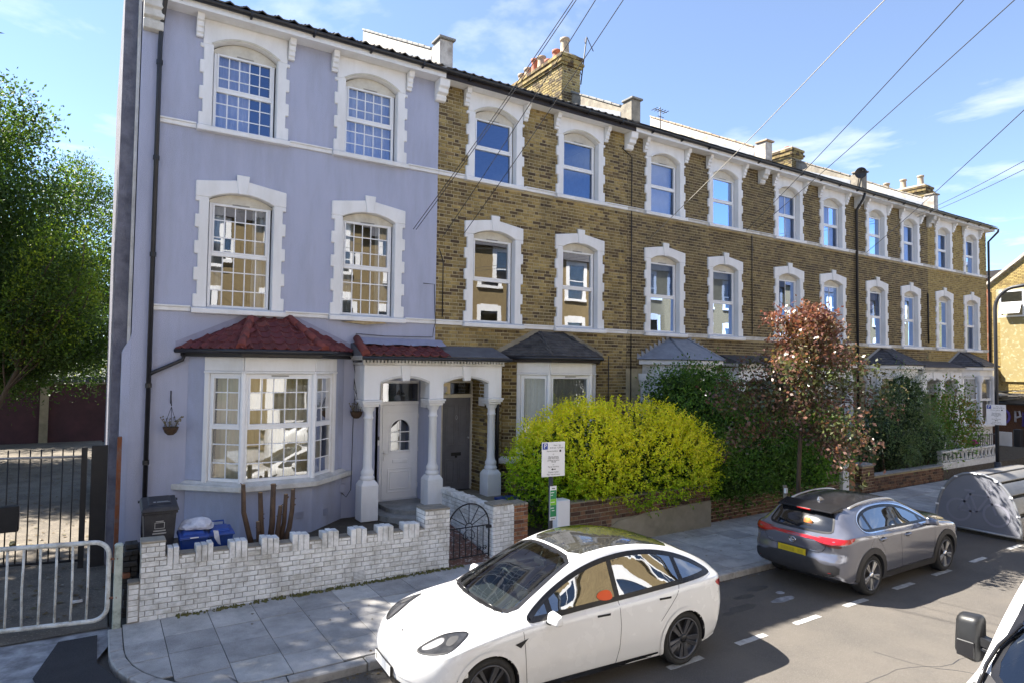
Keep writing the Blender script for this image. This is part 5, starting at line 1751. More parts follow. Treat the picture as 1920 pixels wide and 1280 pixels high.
# litter of leaves and rubbish on the yard floor
lt = MB()
for k in range(900):
    x, y = random.uniform(-4.5, -.5), random.uniform(-2.6, 16)
    s = random.uniform(.015, .05)
    a = random.random() * 3
    lt.add([(x + s * math.cos(a), y + s * math.sin(a), .0), (x - s * math.sin(a), y + s * math.cos(a), .012), (x - s * math.cos(a), y - s * math.sin(a), .002), (x + s * math.sin(a), y - s * math.cos(a), .01)], [(0, 1, 2, 3)], 0, random.random())
stuff(lt.build('leaf_litter', 'dry_leaf'))
for (x, y, s) in ((-.95, -1.7, .07),):
    tag(MB().hexa([(x, y, .0), (x + 2 * s, y + .02, .0), (x + 2 * s, y + s, .0), (x, y + s, .0)], [(x + .01, y, .02), (x + 1.8 * s, y + .02, .05), (x + 2 * s, y + s, .02), (x, y + s, .03)]).build('paper_scrap', 'white_paint', None), 'crumpled scrap of white paper on the ground behind the barrier gate', 'litter')

# ================================================================== THINGS IN THE FRONT GARDEN
def wheelie_bin():
    t = thing('wheelie_bin', 'black wheelie bin with a white printed panel on its front', 'bin', (.14, -2.25, .42))
    x0, x1, y0, y1 = -.085, .365, -2.40, -1.88
    b = MB()
    b.hexa([(x0 + .05, y0 + .07, .50), (x1 - .05, y0 + .07, .50), (x1 - .05, y1 - .06, .50), (x0 + .05, y1 - .06, .50)], [(x0, y0, 1.40), (x1, y0, 1.40), (x1, y1, 1.46), (x0, y1, 1.46)])
    b.box(x0 - .018, x1 + .018, y0 - .02, y0 + .03, 1.36, 1.40)
    b.build('body', 'bin_black', t, bevel=.015, segs=2)
    l = MB()
    l.hexa([(x0 - .035, y0 - .05, 1.405), (x1 + .035, y0 - .05, 1.405), (x1 + .035, y1 + .02, 1.465), (x0 - .035, y1 + .02, 1.465)],
           [(x0 - .01, y0 - .02, 1.475), (x1 + .01, y0 - .02, 1.475), (x1 + .01, y1, 1.545), (x0 - .01, y1, 1.545)])
    l.hexa([(x0 + .06, y0 + .06, 1.485), (x1 - .06, y0 + .06, 1.485), (x1 - .06, y1 - .05, 1.545), (x0 + .06, y1 - .05, 1.545)],
           [(x0 + .08, y0 + .09, 1.505), (x1 - .08, y0 + .09, 1.505), (x1 - .08, y1 - .07, 1.562), (x0 + .08, y1 - .07, 1.562)])
    l.build('lid', 'bin_black', t, bevel=.014, segs=2)
    MB().tube([(x0 - .05, y1 + .03, 1.47), (x1 + .05, y1 + .03, 1.47)], .02, 8).build('handle', 'bin_black', t)
    for xx in (x0 + .02, x1 - .06):
        MB().lathe([(.03, -.02), (.10, -.02), (.10, .02), (.03, .02)], (xx, y1 - .02, .52), 14, 'x').build('wheel', 'bin_black', t)
    sl = (.07 / .9)
    F = lambda x, z: (x, y0 + (1.40 - z) * sl - .004, z)
    def plate(a, b_, c, d):
        return [F(a, c), F(b_, c), F(b_, d), F(a, d)]
    g = MB()
    a, b_, c, d, w = .07, .205, 1.14, 1.235, .008
    for r in ((a, b_, c, c + w), (a, b_, d - w, d), (a, a + w, c + w, d - w), (b_ - w, b_, c + w, d - w), (.085, .19, 1.245, 1.258), (.055, .22, 1.098, 1.118), (.045, .23, 1.058, 1.078), (.085, .19, 1.018, 1.032)):
        g.add(plate(*r), [(0, 1, 2, 3)])
    g.build('printed_panel', 'road_paint', t)
    n = Vector((0, -.07, .48)).normalized()
    g2 = MB()
    for (xa_, xb_, ya_, yb_) in ((.0, .035, -2.335, -2.295), (.05, .20, -2.312, -2.296), (.05, .23, -2.338, -2.322)):
        zq = lambda y: 1.486 + (y + 2.42) * .131 + .002
        g2.add([(xa_ + .05, ya_ + .03, zq(ya_ + .03) + .022), (xb_ + .05, ya_ + .03, zq(ya_ + .03) + .022), (xb_ + .05, yb_ + .03, zq(yb_ + .03) + .022), (xa_ + .05, yb_ + .03, zq(yb_ + .03) + .022)], [(0, 1, 2, 3)])
    g2.build('lid_print', 'road_paint', t)
    return t


mat('bin_black', (0.022, 0.022, 0.028), (0.032, 0.032, 0.038), scale=4, rough=.5, dirt=(.07, .07, .075), dscale=4, damt=.35)
mat('bin_blue', (0.018, 0.055, 0.26), (0.022, 0.07, 0.31), scale=4, rough=.45, dirt=(.05, .08, .2), dscale=5, damt=.4)
wheelie_bin()


def caddy(x, y, z, label, sticker):
    t = thing('recycling_box', label, 'recycling bin', (x, y, z), None)
    b = MB()
    b.hexa([(x - .15, y - .16, z), (x + .15, y - .16, z), (x + .15, y + .16, z), (x - .15, y + .16, z)], [(x - .19, y - .20, z + .52), (x + .19, y - .20, z + .52), (x + .19, y + .2, z + .52), (x - .19, y + .2, z + .52)])
    b.build('body', 'bin_blue', t, bevel=.02, segs=2)
    l = MB()
    l.hexa([(x - .21, y - .23, z + .50), (x + .21, y - .23, z + .50), (x + .21, y + .22, z + .52), (x - .21, y + .22, z + .52)], [(x - .20, y - .22, z + .545), (x + .20, y - .22, z + .545), (x + .20, y + .21, z + .575), (x - .20, y + .21, z + .575)])
    l.hexa([(x - .16, y - .15, z + .55), (x + .16, y - .15, z + .55), (x + .16, y + .16, z + .57), (x - .16, y + .16, z + .57)], [(x - .13, y - .12, z + .59), (x + .13, y - .12, z + .59), (x + .13, y + .13, z + .61), (x - .13, y + .13, z + .61)])
    l.build('lid', 'bin_blue', t, bevel=.012, segs=2)
    MB().tube([(x - .10, y + .2, z + .58), (x - .10, y + .24, z + .64), (x + .10, y + .24, z + .64), (x + .10, y + .2, z + .58)], .014, 8).build('handle', 'bin_blue', t)
    if sticker:
        MB().add([(x + .0, y - .205, z + .30), (x + .13, y - .205, z + .30), (x + .13, y - .212, z + .40), (x + .0, y - .212, z + .40)], [(0, 1, 2, 3)]).build('sticker', 'concrete', t)
        MB().add([(x - .06, y - .232, z + .52), (x + .06, y - .232, z + .52), (x + .06, y - .231, z + .537), (x - .06, y - .231, z + .537)], [(0, 1, 2, 3)]).build('lid_print', 'upvc', t)
    return t


caddy(.60, -2.35, .46, 'blue lidded recycling box beside the black bin with a plastic bag on it', True)
caddy(.99, -2.25, .44, 'blue lidded recycling box with a loop handle, right of the one carrying the bag', False)
# plastic bag
def crumple(name, c, s, material, label, cat, seed):
    rg = random.Random(seed)
    bm = bmesh.new()
    bmesh.ops.create_icosphere(bm, subdivisions=3, radius=1)
    ph = [(Vector((rg.gauss(0, 1), rg.gauss(0, 1), rg.gauss(0, 1))).normalized(), rg.uniform(3, 9), rg.uniform(0, 6)) for _ in range(10)]
    for v_ in bm.verts:
        k = 1 + sum(.055 * math.sin(f * v_.co.dot(d) + p) for d, f, p in ph)
        v_.co = Vector((v_.co.x * s[0] * k, v_.co.y * s[1] * k, max(v_.co.z, -.35) * s[2] * k))
    me = bpy.data.meshes.new(name); bm.to_mesh(me); bm.free()
    me.materials.append(MATS[material])
    o = bpy.data.objects.new(name, me); o.location = c
    COL.objects.link(o)
    return tag(o, label, cat)


mat('bag_film', (0.62, 0.63, 0.70), (0.42, 0.43, 0.50), scale=14, rough=.25, spec=.6)
crumple('plastic_bag', (.66, -2.28, 1.10), (.25, .16, .12), 'bag_film', 'crumpled clear plastic bag lying on the blue recycling box', 'bag', 3)
tag(MB().add([(.86, -2.59, 1.07), (.93, -2.60, 1.06), (.97, -2.62, .84), (.93, -2.61, .86), (.88, -2.60, .95)], [(0, 1, 2, 3, 4)]).build('plastic_strip', 'bag_film', None), 'torn strip of white plastic hanging down between the blue boxes', 'plastic')
pt = MB().lathe([(.001, .42), (.12, .42), (.15, .80), (.165, .80), (.165, .84), (.14, .84), (.12, .6), (0, .6)], (-.17, -2.0, 0), 16).build('plant_pot', 'bin_black', None)
tag(pt, 'dark round plant pot squeezed left of the black bin', 'pot')

# pruned shrub
PS = thing('pruned_shrub', 'shrub cut back to bare brown stems behind the white wall', 'shrub', (1.75, -1.9, .40))
stems = [([(1.62, -1.85, .40), (1.52, -1.9, .75), (1.42, -1.92, 1.15), (1.40, -1.92, 1.62)], .042),
         ([(1.66, -1.9, .40), (1.66, -1.95, .7), (1.64, -1.96, .98)], .035),
         ([(1.76, -1.85, .40), (1.72, -1.85, .9), (1.69, -1.86, 1.45)], .045),
         ([(1.86, -1.85, .40), (1.90, -1.86, .9), (1.90, -1.88, 1.58)], .05),
         ([(1.95, -1.88, .40), (1.99, -1.9, .8), (2.02, -1.92, 1.2)], .042),
         ([(2.02, -1.85, .40), (2.10, -1.86, .9), (2.12, -1.86, 1.38)], .04),
         ([(2.05, -1.88, .40), (2.18, -1.9, .8), (2.22, -1.9, 1.1), (2.23, -1.9, 1.46)], .042)]
for pts, r in stems:
    k = len(pts)
    MB().tube(pts, [r * (1.15 - .3 * q / (k - 1)) for q in range(k)], 9).build('stem', 'bark_cut', PS)
    t = Vector(pts[-1])
    c = MB().lathe([(0, 0), (r * .8, 0.0), (r * .8, .006), (0, .008)], tuple(t), 9)
    c.build('cut_end', 'cut_wood', PS)
    for q in range(5):
        a = Vector(pts[-1]).lerp(Vector(pts[-2]), random.random())
        dd = Vector((random.uniform(-1, 1), random.uniform(-1, .3), random.uniform(.2, 1))).normalized()
        MB().tube([a, a + dd * random.uniform(.05, .09)], [.012, .006], 5).build('snag', 'bark_cut', PS)

# hanging baskets
def basket(x, zb, zt, label, bracket):
    t = thing('hanging_basket', label, 'hanging basket', (x, -.18, zb))
    y = -.19
    MB().lathe([(0, -.10), (.05, -.095), (.10, -.05), (.13, .03), (.135, .05), (.12, .05), (.09, 0)], (x, y, zb), 16).build('bowl', 'coir', t)
    for k in range(3):
        a = 2 * math.pi * k / 3 + .5
        MB().tube([(x + .125 * math.cos(a), y + .125 * math.sin(a), zb + .05), (x, y, zb + .42)], .004, 4).build('chain', 'black_iron', t)
    b = MB().tube([(x, -.01, zt + .12), (x, -.012, zt - .12)], .011, 5)
    if bracket:
        b.tube([(x, -.012, zt + .10), (x, y, zb + .42)], .009, 5)
        b.tube([(x, -.012, zt - .10), (x, y + .03, zb + .42)], .009, 5)
    else:
        b.tube([(x, -.012, zt - .0), (x, y, zb + .44)], .009, 5)
    b.build('bracket', 'black_iron', t)
    s = MB()
    for k in range(26):
        a = random.random() * 6.28; l = random.uniform(.08, .24)
        p = Vector((x + .07 * math.cos(a), y + .07 * math.sin(a), zb + .03))
        q_ = p + Vector((.5 * math.cos(a) * l, .5 * math.sin(a) * l, l * .9))
        s.tube([p, p.lerp(q_, .5) + Vector((0, 0, .02)), q_], .0035, 3)
        s.add([q_, q_ + Vector((.02, 0, .015)), q_ + Vector((.03, .01, -.01)), q_ + Vector((.01, .01, -.015))], [(0, 1, 2, 3)])
    stuff(s.build('plant', 'dry_stem' if not bracket else 'dry_stem', t))
    return t


mat('coir', (.10, .06, .035), (.06, .04, .03), scale=30, rough=1, bump=.8, bscale=60)
mat('dry_stem', (.20, .15, .09), (.14, .14, .07), scale=8, rough=.9)
basket(.43, 2.43, 3.02, 'hanging basket of dry stems on the plain wall left of the bay window', False)
basket(3.94, 2.62, 3.25, 'hanging basket on a triangular bracket between the bay window and the porch', True)
tag(MB().hexa([(6.95, -1.4, .35), (7.35, -1.4, .35), (7.35, -1.05, .35), (6.95, -1.05, .35)], [(6.9, -1.45, .72), (7.4, -1.45, .72), (7.4, -1.0, .72), (6.9, -1.0, .72)]).build('recycling_tub', 'bin_blue', None, bevel=.015),
    'blue open tub beside the right-hand porch column of the grey door', 'tub')

# ================================================================== STREET FURNITURE
PSG = thing('parking_sign', 'white parking sign with a blue P on a dark pole by the yellow hedge', 'sign', (5.35, -5.32, 0))
mat('post_grey', (.030, .031, .036), (.042, .043, .048), scale=5, rough=.45)
mat('sign_white', (.74, .74, .76), (.70, .70, .72), rough=.4)
mat('sign_blue', (.02, .05, .30), (.02, .05, .28), rough=.4)
mat('print_black', (.015, .015, .018), rough=.6)
mat('sign_green', (.02, .24, .09), (.02, .21, .08), rough=.5)
mat('sign_lime', (.22, .55, .03), (.2, .5, .03), rough=.5)
MB().tube([(5.35, -5.30, -.05), (5.35, -5.30, 2.40)], .036, 12).build('pole', 'post_grey', PSG)


def parking_panel(t, M, w, h):
    """Panel in the x-z plane of M facing -y."""
    p = MB(M).box(-w / 2, w / 2, -.006, .0, -h / 2, h / 2).build('panel', 'sign_white', t, bevel=.003)
    off = Matrix.Translation(-Vector(t.location))
    R = Matrix.Rotation(math.pi / 2, 4, 'X')
    T = lambda x, z: off @ M @ Matrix.Translation((x, -.009, z)) @ R
    q = MB(M).box(-w * .47, -w * .25, -.0085, -.0062, h * .29, h * .47).build('p_square', 'sign_blue', t)
    text_obj('p_letter', 'P', h * .19, T(-w * .36, h * .382), 'sign_white', t)
    rows = [('Mon - Sat', .40, .16), ('8.30 am - 6.30 pm', .33, .14), ('Permit holders', .235, -.05), ('or', .15, 0), ('Pay by phone', .075, 0), ('0207 005 0055', .025, 0), ('parking location', -.03, 0), ('70158', -.08, 0),
            ('or', -.155, 0), ('Pay at machine', -.215, 0), ('\u2190', -.29, 0), ('Display ticket', -.37, 0), ('Max stay 4 hours', -.44, 0)]
    for s, z, x in rows:
        if s == '\u2190':
            a = MB(M)
            a.prism([(-.04, h * z), (-.01, h * z + .018), (-.01, h * z + .006), (.045, h * z + .006), (.045, h * z - .006), (-.01, h * z - .006), (-.01, h * z - .018)], -.0085, -.0062)
            a.build('arrow', 'print_black', t)
        else:
            text_obj('lettering', s, h * .062, T(w * x, h * z), 'print_black', t)
    MB(M).box(w * .26, w * .33, -.0085, -.0062, h * .205, h * .265).build('zone_box', 'print_black', t)


parking_panel(PSG, Matrix.Translation((5.36, -5.345, 2.22)) @ Matrix.Rotation(math.radians(-6), 4, 'Z'), .42, .54)
for z in (2.10, 2.34):
    MB().lathe([(.043, 0), (.043, .03)], (5.35, -5.30, z), 12).build('clip', 'galv', PSG)
NT = thing('street_notice', 'green and white notice strapped to the parking sign pole', 'notice', (5.37, -5.35, 1.3))
MB().box(5.30, 5.425, -5.353, -5.347, 1.27, 1.80).build('board', 'sign_white', NT)
for (a, b, m_) in ((1.60, 1.735, 'sign_green'), (1.505, 1.598, 'sign_lime'), (1.325, 1.503, 'sign_green')):
    MB().box(5.304, 5.421, -5.356, -5.3535, a, b).build('colour_band', m_, NT)
for z, xa_, xb_ in ((1.70, .006, .07), (1.66, .006, .05), (1.55, .008, .085), (1.46, .008, .07), (1.42, .03, .08), (1.295, .012, .09), (1.765, .03, .09)):
    MB().box(5.304 + xa_, 5.304 + xb_, -5.3572, -5.3562, z - .006, z + .006).build('print_line', 'sign_white' if 1.32 < z < 1.74 else 'print_black', NT)

LP = thing('street_lamp', 'tall dark street lamp at the far corner with its arm over the road', 'lamp post', (21.25, -5.4, 0))
MB().tube([(21.25, -5.4, -.1), (21.25, -5.4, 1.1)], .085, 12).build('base', 'post_grey', LP)
pts = [(21.25, -5.4, 1.1), (21.25, -5.4, 5.5)] + [(21.25, -5.4 - .55 * (1 - math.cos(a)), 5.5 + .62 * math.sin(a)) for a in [math.pi / 2 * k / 8 for k in range(1, 9)]] + [(21.25, -6.6, 6.2)]
MB().tube(pts, .05, 10).build('column', 'post_grey', LP)
MB().hexa([(21.17, -7.05, 6.17), (21.33, -7.05, 6.17), (21.33, -6.5, 6.15), (21.17, -6.5, 6.15)], [(21.20, -7.0, 6.25), (21.30, -7.0, 6.25), (21.30, -6.5, 6.26), (21.20, -6.5, 6.26)]).build('lantern', 'galv', LP, bevel=.02)
S2 = thing('parking_sign', 'white parking sign fixed to the street lamp at the far corner', 'sign', (21.2, -5.4, 2.4))
parking_panel(S2, Matrix.Translation((21.15, -5.42, 2.46)) @ Matrix.Rotation(math.radians(-62), 4, 'Z'), .46, .58)

# tree stake beside the street tree
ST = thing('tree_stake', 'weathered timber stake beside the street tree trunk', 'stake', (11.3, -5.35, 0))
MB().tube([(11.33, -5.38, -.05), (11.25, -5.38, 1.30)], .038, 8).build('post', 'timber', ST)
MB().box(11.20, 11.26, -5.44, -5.40, 1.15, 1.25).build('tie', 'upvc', ST)

# bike hangar
BH = thing('bike_hangar', 'grey arched bicycle hangar with a bicycle symbol on its mesh end', 'bike hangar', (18.0, -6.7, -.11))
hx0, hx1, hyc, ha, hb, hz = 16.62, 19.25, -6.69, .87, 1.34, -.03


def hang(a, k=1.0):
    return (hyc - ha * k * math.cos(a) * (abs(math.cos(a)) ** -.12 if abs(math.cos(a)) > 1e-6 else 1), hz + hb * k * math.sin(a) ** .9 if math.sin(a) > 0 else hz)


arcp = [hang(math.pi * k / 36) for k in range(37)]
mat('mesh_panel', (.21, .215, .25), (.24, .245, .28), scale=2, rough=.6, metal=.2, bump=.15, bscale=140)
mat('mesh_symbol', (.29, .29, .35), (.27, .27, .32), scale=2, rough=.6, metal=.2, bump=.15, bscale=140)
mat('ribbed_steel', (.20, .195, .19), (.26, .25, .24), scale=2, rough=.45, metal=.4)
MB().prism([(y, z) for y, z in arcp], hx0, hx0 + .02, axis='x').build('end_panel', 'mesh_panel', BH)
MB().tube([(hx0, y, z) for y, z in arcp], .032, 6).build('edge_tube', 'galv', BH)
MB().tube([(hx0, arcp[0][0], hz + .03), (hx0, arcp[-1][0], hz + .03)], .03, 6).build('base_tube', 'galv', BH)
for k in (4, 8, 13, 18, 23, 28, 32):
    y, z = arcp[k]
    MB().box(hx0 - .045, hx0 - .025, y - .035, y + .035, z - .02, z + .02).build('clip', 'upvc', BH)
for k in range(9):
    a0, a1 = math.pi * (k * 4 + .35) / 36, math.pi * (k * 4 + 3.65) / 36
    n = 5
    mb = MB()
    o = [hang(a0 + (a1 - a0) * q / n, 1.012) for q in range(n + 1)]
    i_ = [hang(a0 + (a1 - a0) * q / n, .985) for q in range(n + 1)]
    mb.prism(o + list(reversed(i_)), hx0 + .03, hx1, axis='x')
    mb.build('roof_slat', 'ribbed_steel', BH, bevel=.008)
MB().prism([hang(math.pi * k / 36, .965) for k in range(37)], hx0 + .05, hx1 - .02, axis='x').build('liner', 'joint', BH)
MB().box(hx0 + .05, hx1, arcp[0][0] + .12, arcp[-1][0] - .12, -.11, hz - .005).build('plinth', 'joint', BH) if arcp[0][0] < arcp[-1][0] else MB().box(hx0 + .05, hx1, arcp[-1][0] + .1, arcp[0][0] - .1, -.11, hz - .005).build('plinth', 'joint', BH)
bk = MB()
xs_ = hx0 - .006
def ringyz(cy, cz, r, w):
    n = 28
    o = [(cy + r * math.cos(2 * math.pi * k / n), cz + r * math.sin(2 * math.pi * k / n)) for k in range(n)]
    i2 = [(cy + (r - w) * math.cos(2 * math.pi * k / n), cz + (r - w) * math.sin(2 * math.pi * k / n)) for k in range(n)]
    for k in range(n):
        k2 = (k + 1) % n
        bk.add([(xs_, *o[k]), (xs_, *o[k2]), (xs_, *i2[k2]), (xs_, *i2[k])], [(0, 1, 2, 3)])
def bar(p, q, w):
    p, q = Vector(p), Vector(q); d = (q - p).normalized(); n = Vector((-d.y, d.x)) * w / 2
    bk.add([(xs_, *(p + n)), (xs_, *(q + n)), (xs_, *(q - n)), (xs_, *(p - n))], [(0, 1, 2, 3)])
cyA, cyB, cz = -6.32, -7.08, .42
ringyz(cyA, cz, .27, .05); ringyz(cyB, cz, .27, .05)
bar((cyA, cz), (-6.55, .82), .05); bar((cyA, cz), (-6.70, cz), .045); bar((-6.70, cz), (-6.55, .88), .045); bar((-6.55, .82), (-6.94, .82), .045); bar((-6.70, cz), (-6.94, .82), .045)
bar((cyB, cz), (-6.90, .98), .045); bar((-6.45, .90), (-6.66, .90), .05); bar((-6.90, .98), (-7.02, .96), .04)
bk.build('bicycle_symbol', 'mesh_symbol', BH)

# ================================================================== ROOFTOP AND AERIAL THINGS
def aerial(name, label, segs, r=.014):
    t = thing(name, label, 'aerial', segs[0][0])
    for k, (a, b) in enumerate(segs):
        MB().tube([a, b], r if k == 0 else r * .7, 5).build('mast' if k == 0 else 'rod', 'black_iron', t)
    return t


aerial('tv_aerial', 'bent tv aerial leaning from the big brick chimney', [((12.05, 2.45, 12.75), (12.28, 2.45, 14.38)), ((12.28, 2.45, 14.38), (12.52, 2.4, 13.95)), ((12.2, 2.45, 14.3), (12.1, 2.3, 14.05)), ((11.95, 2.4, 13.2), (12.1, 2.5, 13.1))], .02)
ar = [((16.2, 3, 11.9), (16.17, 3, 13.15))]
for k in range(5):
    z = 13.05 - .0 * k
    ar.append(((16.17 - .28 + .14 * k, 2.85, 13.02), (16.17 - .28 + .14 * k, 3.15, 13.02)))
ar.append(((15.85, 3, 13.02), (16.5, 3, 13.02))); ar.append(((16.05, 3, 12.8), (16.35, 3, 12.8)))
aerial('tv_aerial', 'small comb shaped tv aerial above the third house roof', ar, .018)
SD = thing('satellite_dish', 'dark satellite dish on the parapet beside the black downpipe', 'satellite dish', (23.4, -.2, 10.9))
dm = Matrix.Translation((23.35, -.35, 11.15)) @ Matrix.Rotation(math.radians(-50), 4, 'Z') @ Matrix.Rotation(math.radians(15), 4, 'X')
MB(dm).lathe([(0, .045), (.11, .03), (.20, -.015), (.21, -.015), (.12, .042), (0, .06)], (0, 0, 0), 20, 'y').build('dish', 'black_plastic', SD)
MB(dm).tube([(0, .05, -.25), (0, -.3, -.1)], .012, 5).build('arm', 'black_iron', SD)
MB().tube([(23.4, -.2, 10.7), (23.38, -.28, 11.1)], .02, 5).build('bracket', 'black_iron', SD)

wires = [((5.24, -.03, 6.77), (5.56, -5.49, 9.6)), ((5.31, -.03, 6.77), (5.6, -5.52, 9.6)), ((5.98, -.03, 6.67), (5.86, -5.69, 9.6)), ((6.53, -.03, 6.8), (6.23, -5.94, 9.6)),
         ((12.62, -.03, 7.39), (10.24, -7.45, 9.6)), ((17.06, -.03, 8.23), (10.73, -8.96, 9.6)), ((17.62, -.03, 8.37), (11.39, -9.41, 9.6)),
         ((24.22, -.03, 8.23), (13.5, -8.79, 8.5)), ((28.14, -.03, 10.26), (16.94, -7.62, 8.5)), ((28.27, -.03, 10.18), (17.69, -7.36, 8.5))]
WL = ['left one of the pair of phone wires fixed to the lavender house', 'right one of the pair of phone wires fixed to the lavender house', 'phone wire starting just right of the lavender house', 'phone wire crossing the first plain sash window',
      'pale phone wire rising past the white blinds', 'phone wire crossing the net curtained top window', 'longest phone wire climbing to the upper right corner', 'phone wire leaving the house right of the black downpipe', 'upper phone wire beside the far chimney', 'lower phone wire beside the far chimney']
mat('wire_grey', (.06, .06, .065), rough=.6)
mat('wire_pale', (.45, .42, .36), rough=.6)
for k, (a, b) in enumerate(wires):
    a, b = Vector(a), Vector(b)
    e = a + (b - a) * 2.0
    pts = []
    for q in range(13):
        t = q / 12
        p = a.lerp(e, t)
        p.z -= .22 * (t * 2) * (1 - t * 2) * (1 if t < .5 else 0)
        pts.append(p)
    o = MB().tube(pts, .008 if k < 4 else .009, 5).build('phone_wire', 'wire_pale' if k == 4 else 'wire_grey', None)
    tag(o, WL[k], 'wire', 'overhead phone wires')

# ================================================================== FAR CORNER
EB = thing('corner_building', 'yellow brick gabled building beyond the side street at the far right', 'building', (42, 0, 0))
gw = MB()
gp = [(2.72, -.2), (2.72, 8.60), (-1.0, 11.6), (-5.0, 8.4), (-5.0, -.2)]
gw.prism(gp, 42.0, 48.0, axis='x')
gw.build('gable_wall', 'mortar_far', EB)
Mx, L = facet((42 - .015, 2.72), (42 - .015, -5.0))
cl = []
for c in bond(0, L, 2.3, 11.5, .0835, .245, .118, .013, [(.45, 1.75, 6.5, 8.4)]):
    y = 2.72 - (c[0] + c[1]) / 2
    top = 8.60 + (2.72 - y) * (3.0 / 3.72) if y > -1 else 11.6 - (-1 - y) * .8
    if c[3] < top - .05:
        cl.append(c)
lay_bricks(cl, Mx, 'yellow_brick', EB, 0, depth=.03)
MB().prism([(2.80, 8.55), (2.80, 8.72), (-1.0, 11.78), (-5.1, 8.5), (-5.1, 8.33), (-1.0, 11.6)], 41.85, 48, axis='x').build('verge', 'coping_white', EB)
mat('plain_render', (.33, .27, .12), (.28, .22, .10), scale=2, rough=.9, speck=(.45, .40, .25), spscale=7)
MB().box(41.90, 41.97, -4.8, 2.05, 3.2, 6.75).build('rendered_band', 'plain_render', EB)
fm = MB().box(41.93, 41.98, 2.02, 2.10, 6.85, 8.25).box(41.93, 41.98, .95, 1.02, 6.85, 8.25).box(41.93, 41.98, 1.02, 2.02, 8.17, 8.25).box(41.93, 41.98, 1.02, 2.02, 7.52, 7.6).box(41.90, 41.98, .9, 2.15, 6.76, 6.85)
wdw = fm.build('window', 'upvc', EB)
MB().add([(41.96, 2.02, 7.6), (41.96, 1.02, 7.6), (41.96, 1.02, 8.17), (41.96, 2.02, 8.17)], [(0, 1, 2, 3)]).build('pane', 'window_glass', wdw)
MB().hexa([(41.55, 1.05, 6.95), (41.55, 2.0, 6.95), (41.60, 2.0, 6.95), (41.60, 1.05, 6.95)], [(41.92, 1.05, 7.55), (41.92, 2.0, 7.55), (41.97, 2.0, 7.55), (41.97, 1.05, 7.55)]).build('open_sash', 'upvc', wdw)
MB().tube([(41.9, 2.68, 8.4), (41.9, 2.68, 4.2), (41.75, 2.5, 3.9)], .07, 6).build('downpipe', 'rust', EB)
MB().box(41.6, 41.99, 2.2, 2.72, 3.0, 3.9).build('flue', 'cement', EB)
RB = thing('red_building', 'small red brick building with a dark flat roof behind the far corner', 'building', (55, 8, 0))
MB().box(55, 60, 3, 8.6, -.2, 10.7).build('wall', 'red_brick', RB)
MB().box(54.7, 60.3, 2.7, 8.9, 10.7, 11.2).build('roof', 'dark_fascia', RB)
LT = thing('lean_to', 'dark lean-to with timber on its roof and purple graffiti on its wall', 'shed', (38.5, -.5, 0))
MB().box(38.5, 41.3, -5.0, 2.2, -.11, 2.05).build('wall', 'brown_brick', LT)
mat('graffiti_white', (.55, .55, .62), rough=.6)
mat('graffiti_purple', (.16, .12, .50), rough=.6)
MB().hexa([(38.2, -5.1, 2.06), (41.4, -5.1, 2.5), (41.4, 2.3, 2.5), (38.2, 2.3, 2.06)], [(38.2, -5.1, 2.14), (41.4, -5.1, 2.58), (41.4, 2.3, 2.58), (38.2, 2.3, 2.14)]).build('roof', 'bark_dark', LT)
TP = thing('timber_stack', 'untidy stack of old planks on the dark lean-to roof', 'planks', (39.5, -.5, 2.3))
for k in range(14):
    y = random.uniform(-2.5, 1.9); x = random.uniform(38.4, 40.0); z = 2.2 + (x - 38.2) * .14 + random.uniform(.02, .35)
    a = random.uniform(-.5, .5)
    Mp = Matrix.Translation((x, y, z)) @ Matrix.Rotation(a + 1.2, 4, 'Z') @ Matrix.Rotation(random.uniform(-.1, .15), 4, 'Y')
    MB(Mp).box(-.9, .9, -.09, .09, -.02, .02).build('plank', random.choice(['timber', 'bark_dark', 'white_grimy']), TP)
def scrawl(pts, m_):
    MB().tube([(38.485, y, z) for y, z in pts], .055, 5).build('graffiti', m_, LT)
scrawl([(.75 + .28 * math.cos(a), 1.45 + .36 * math.sin(a)) for a in [2 * math.pi * k / 12 for k in range(13)]], 'graffiti_purple')
scrawl([(.22, 1.2), (.22, 1.75), (.05, 1.75), (.0, 1.5), (.22, 1.4)], 'graffiti_white')
scrawl([(-.1, 1.0), (-.12, 1.7), (-.35, 1.2), (-.6, 1.85), (-.62, .9)], 'graffiti_purple')
scrawl([(-.8, 1.0), (-.9, 1.8), (-1.2, 1.4), (-1.3, 1.9)], 'graffiti_white')
tag(MB().box(36.0, 36.05, -.50, .08, -.1, .85).build('white_board', 'white_paint', None, bevel=.01), 'white board leaning by the corner of the side street', 'board')
tag(MB().box(36.1, 36.5, -.80, -.52, -.1, 1.0).build('street_cabinet', 'post_grey', None, bevel=.02), 'dark cabinet next to the white board at the far corner', 'cabinet')

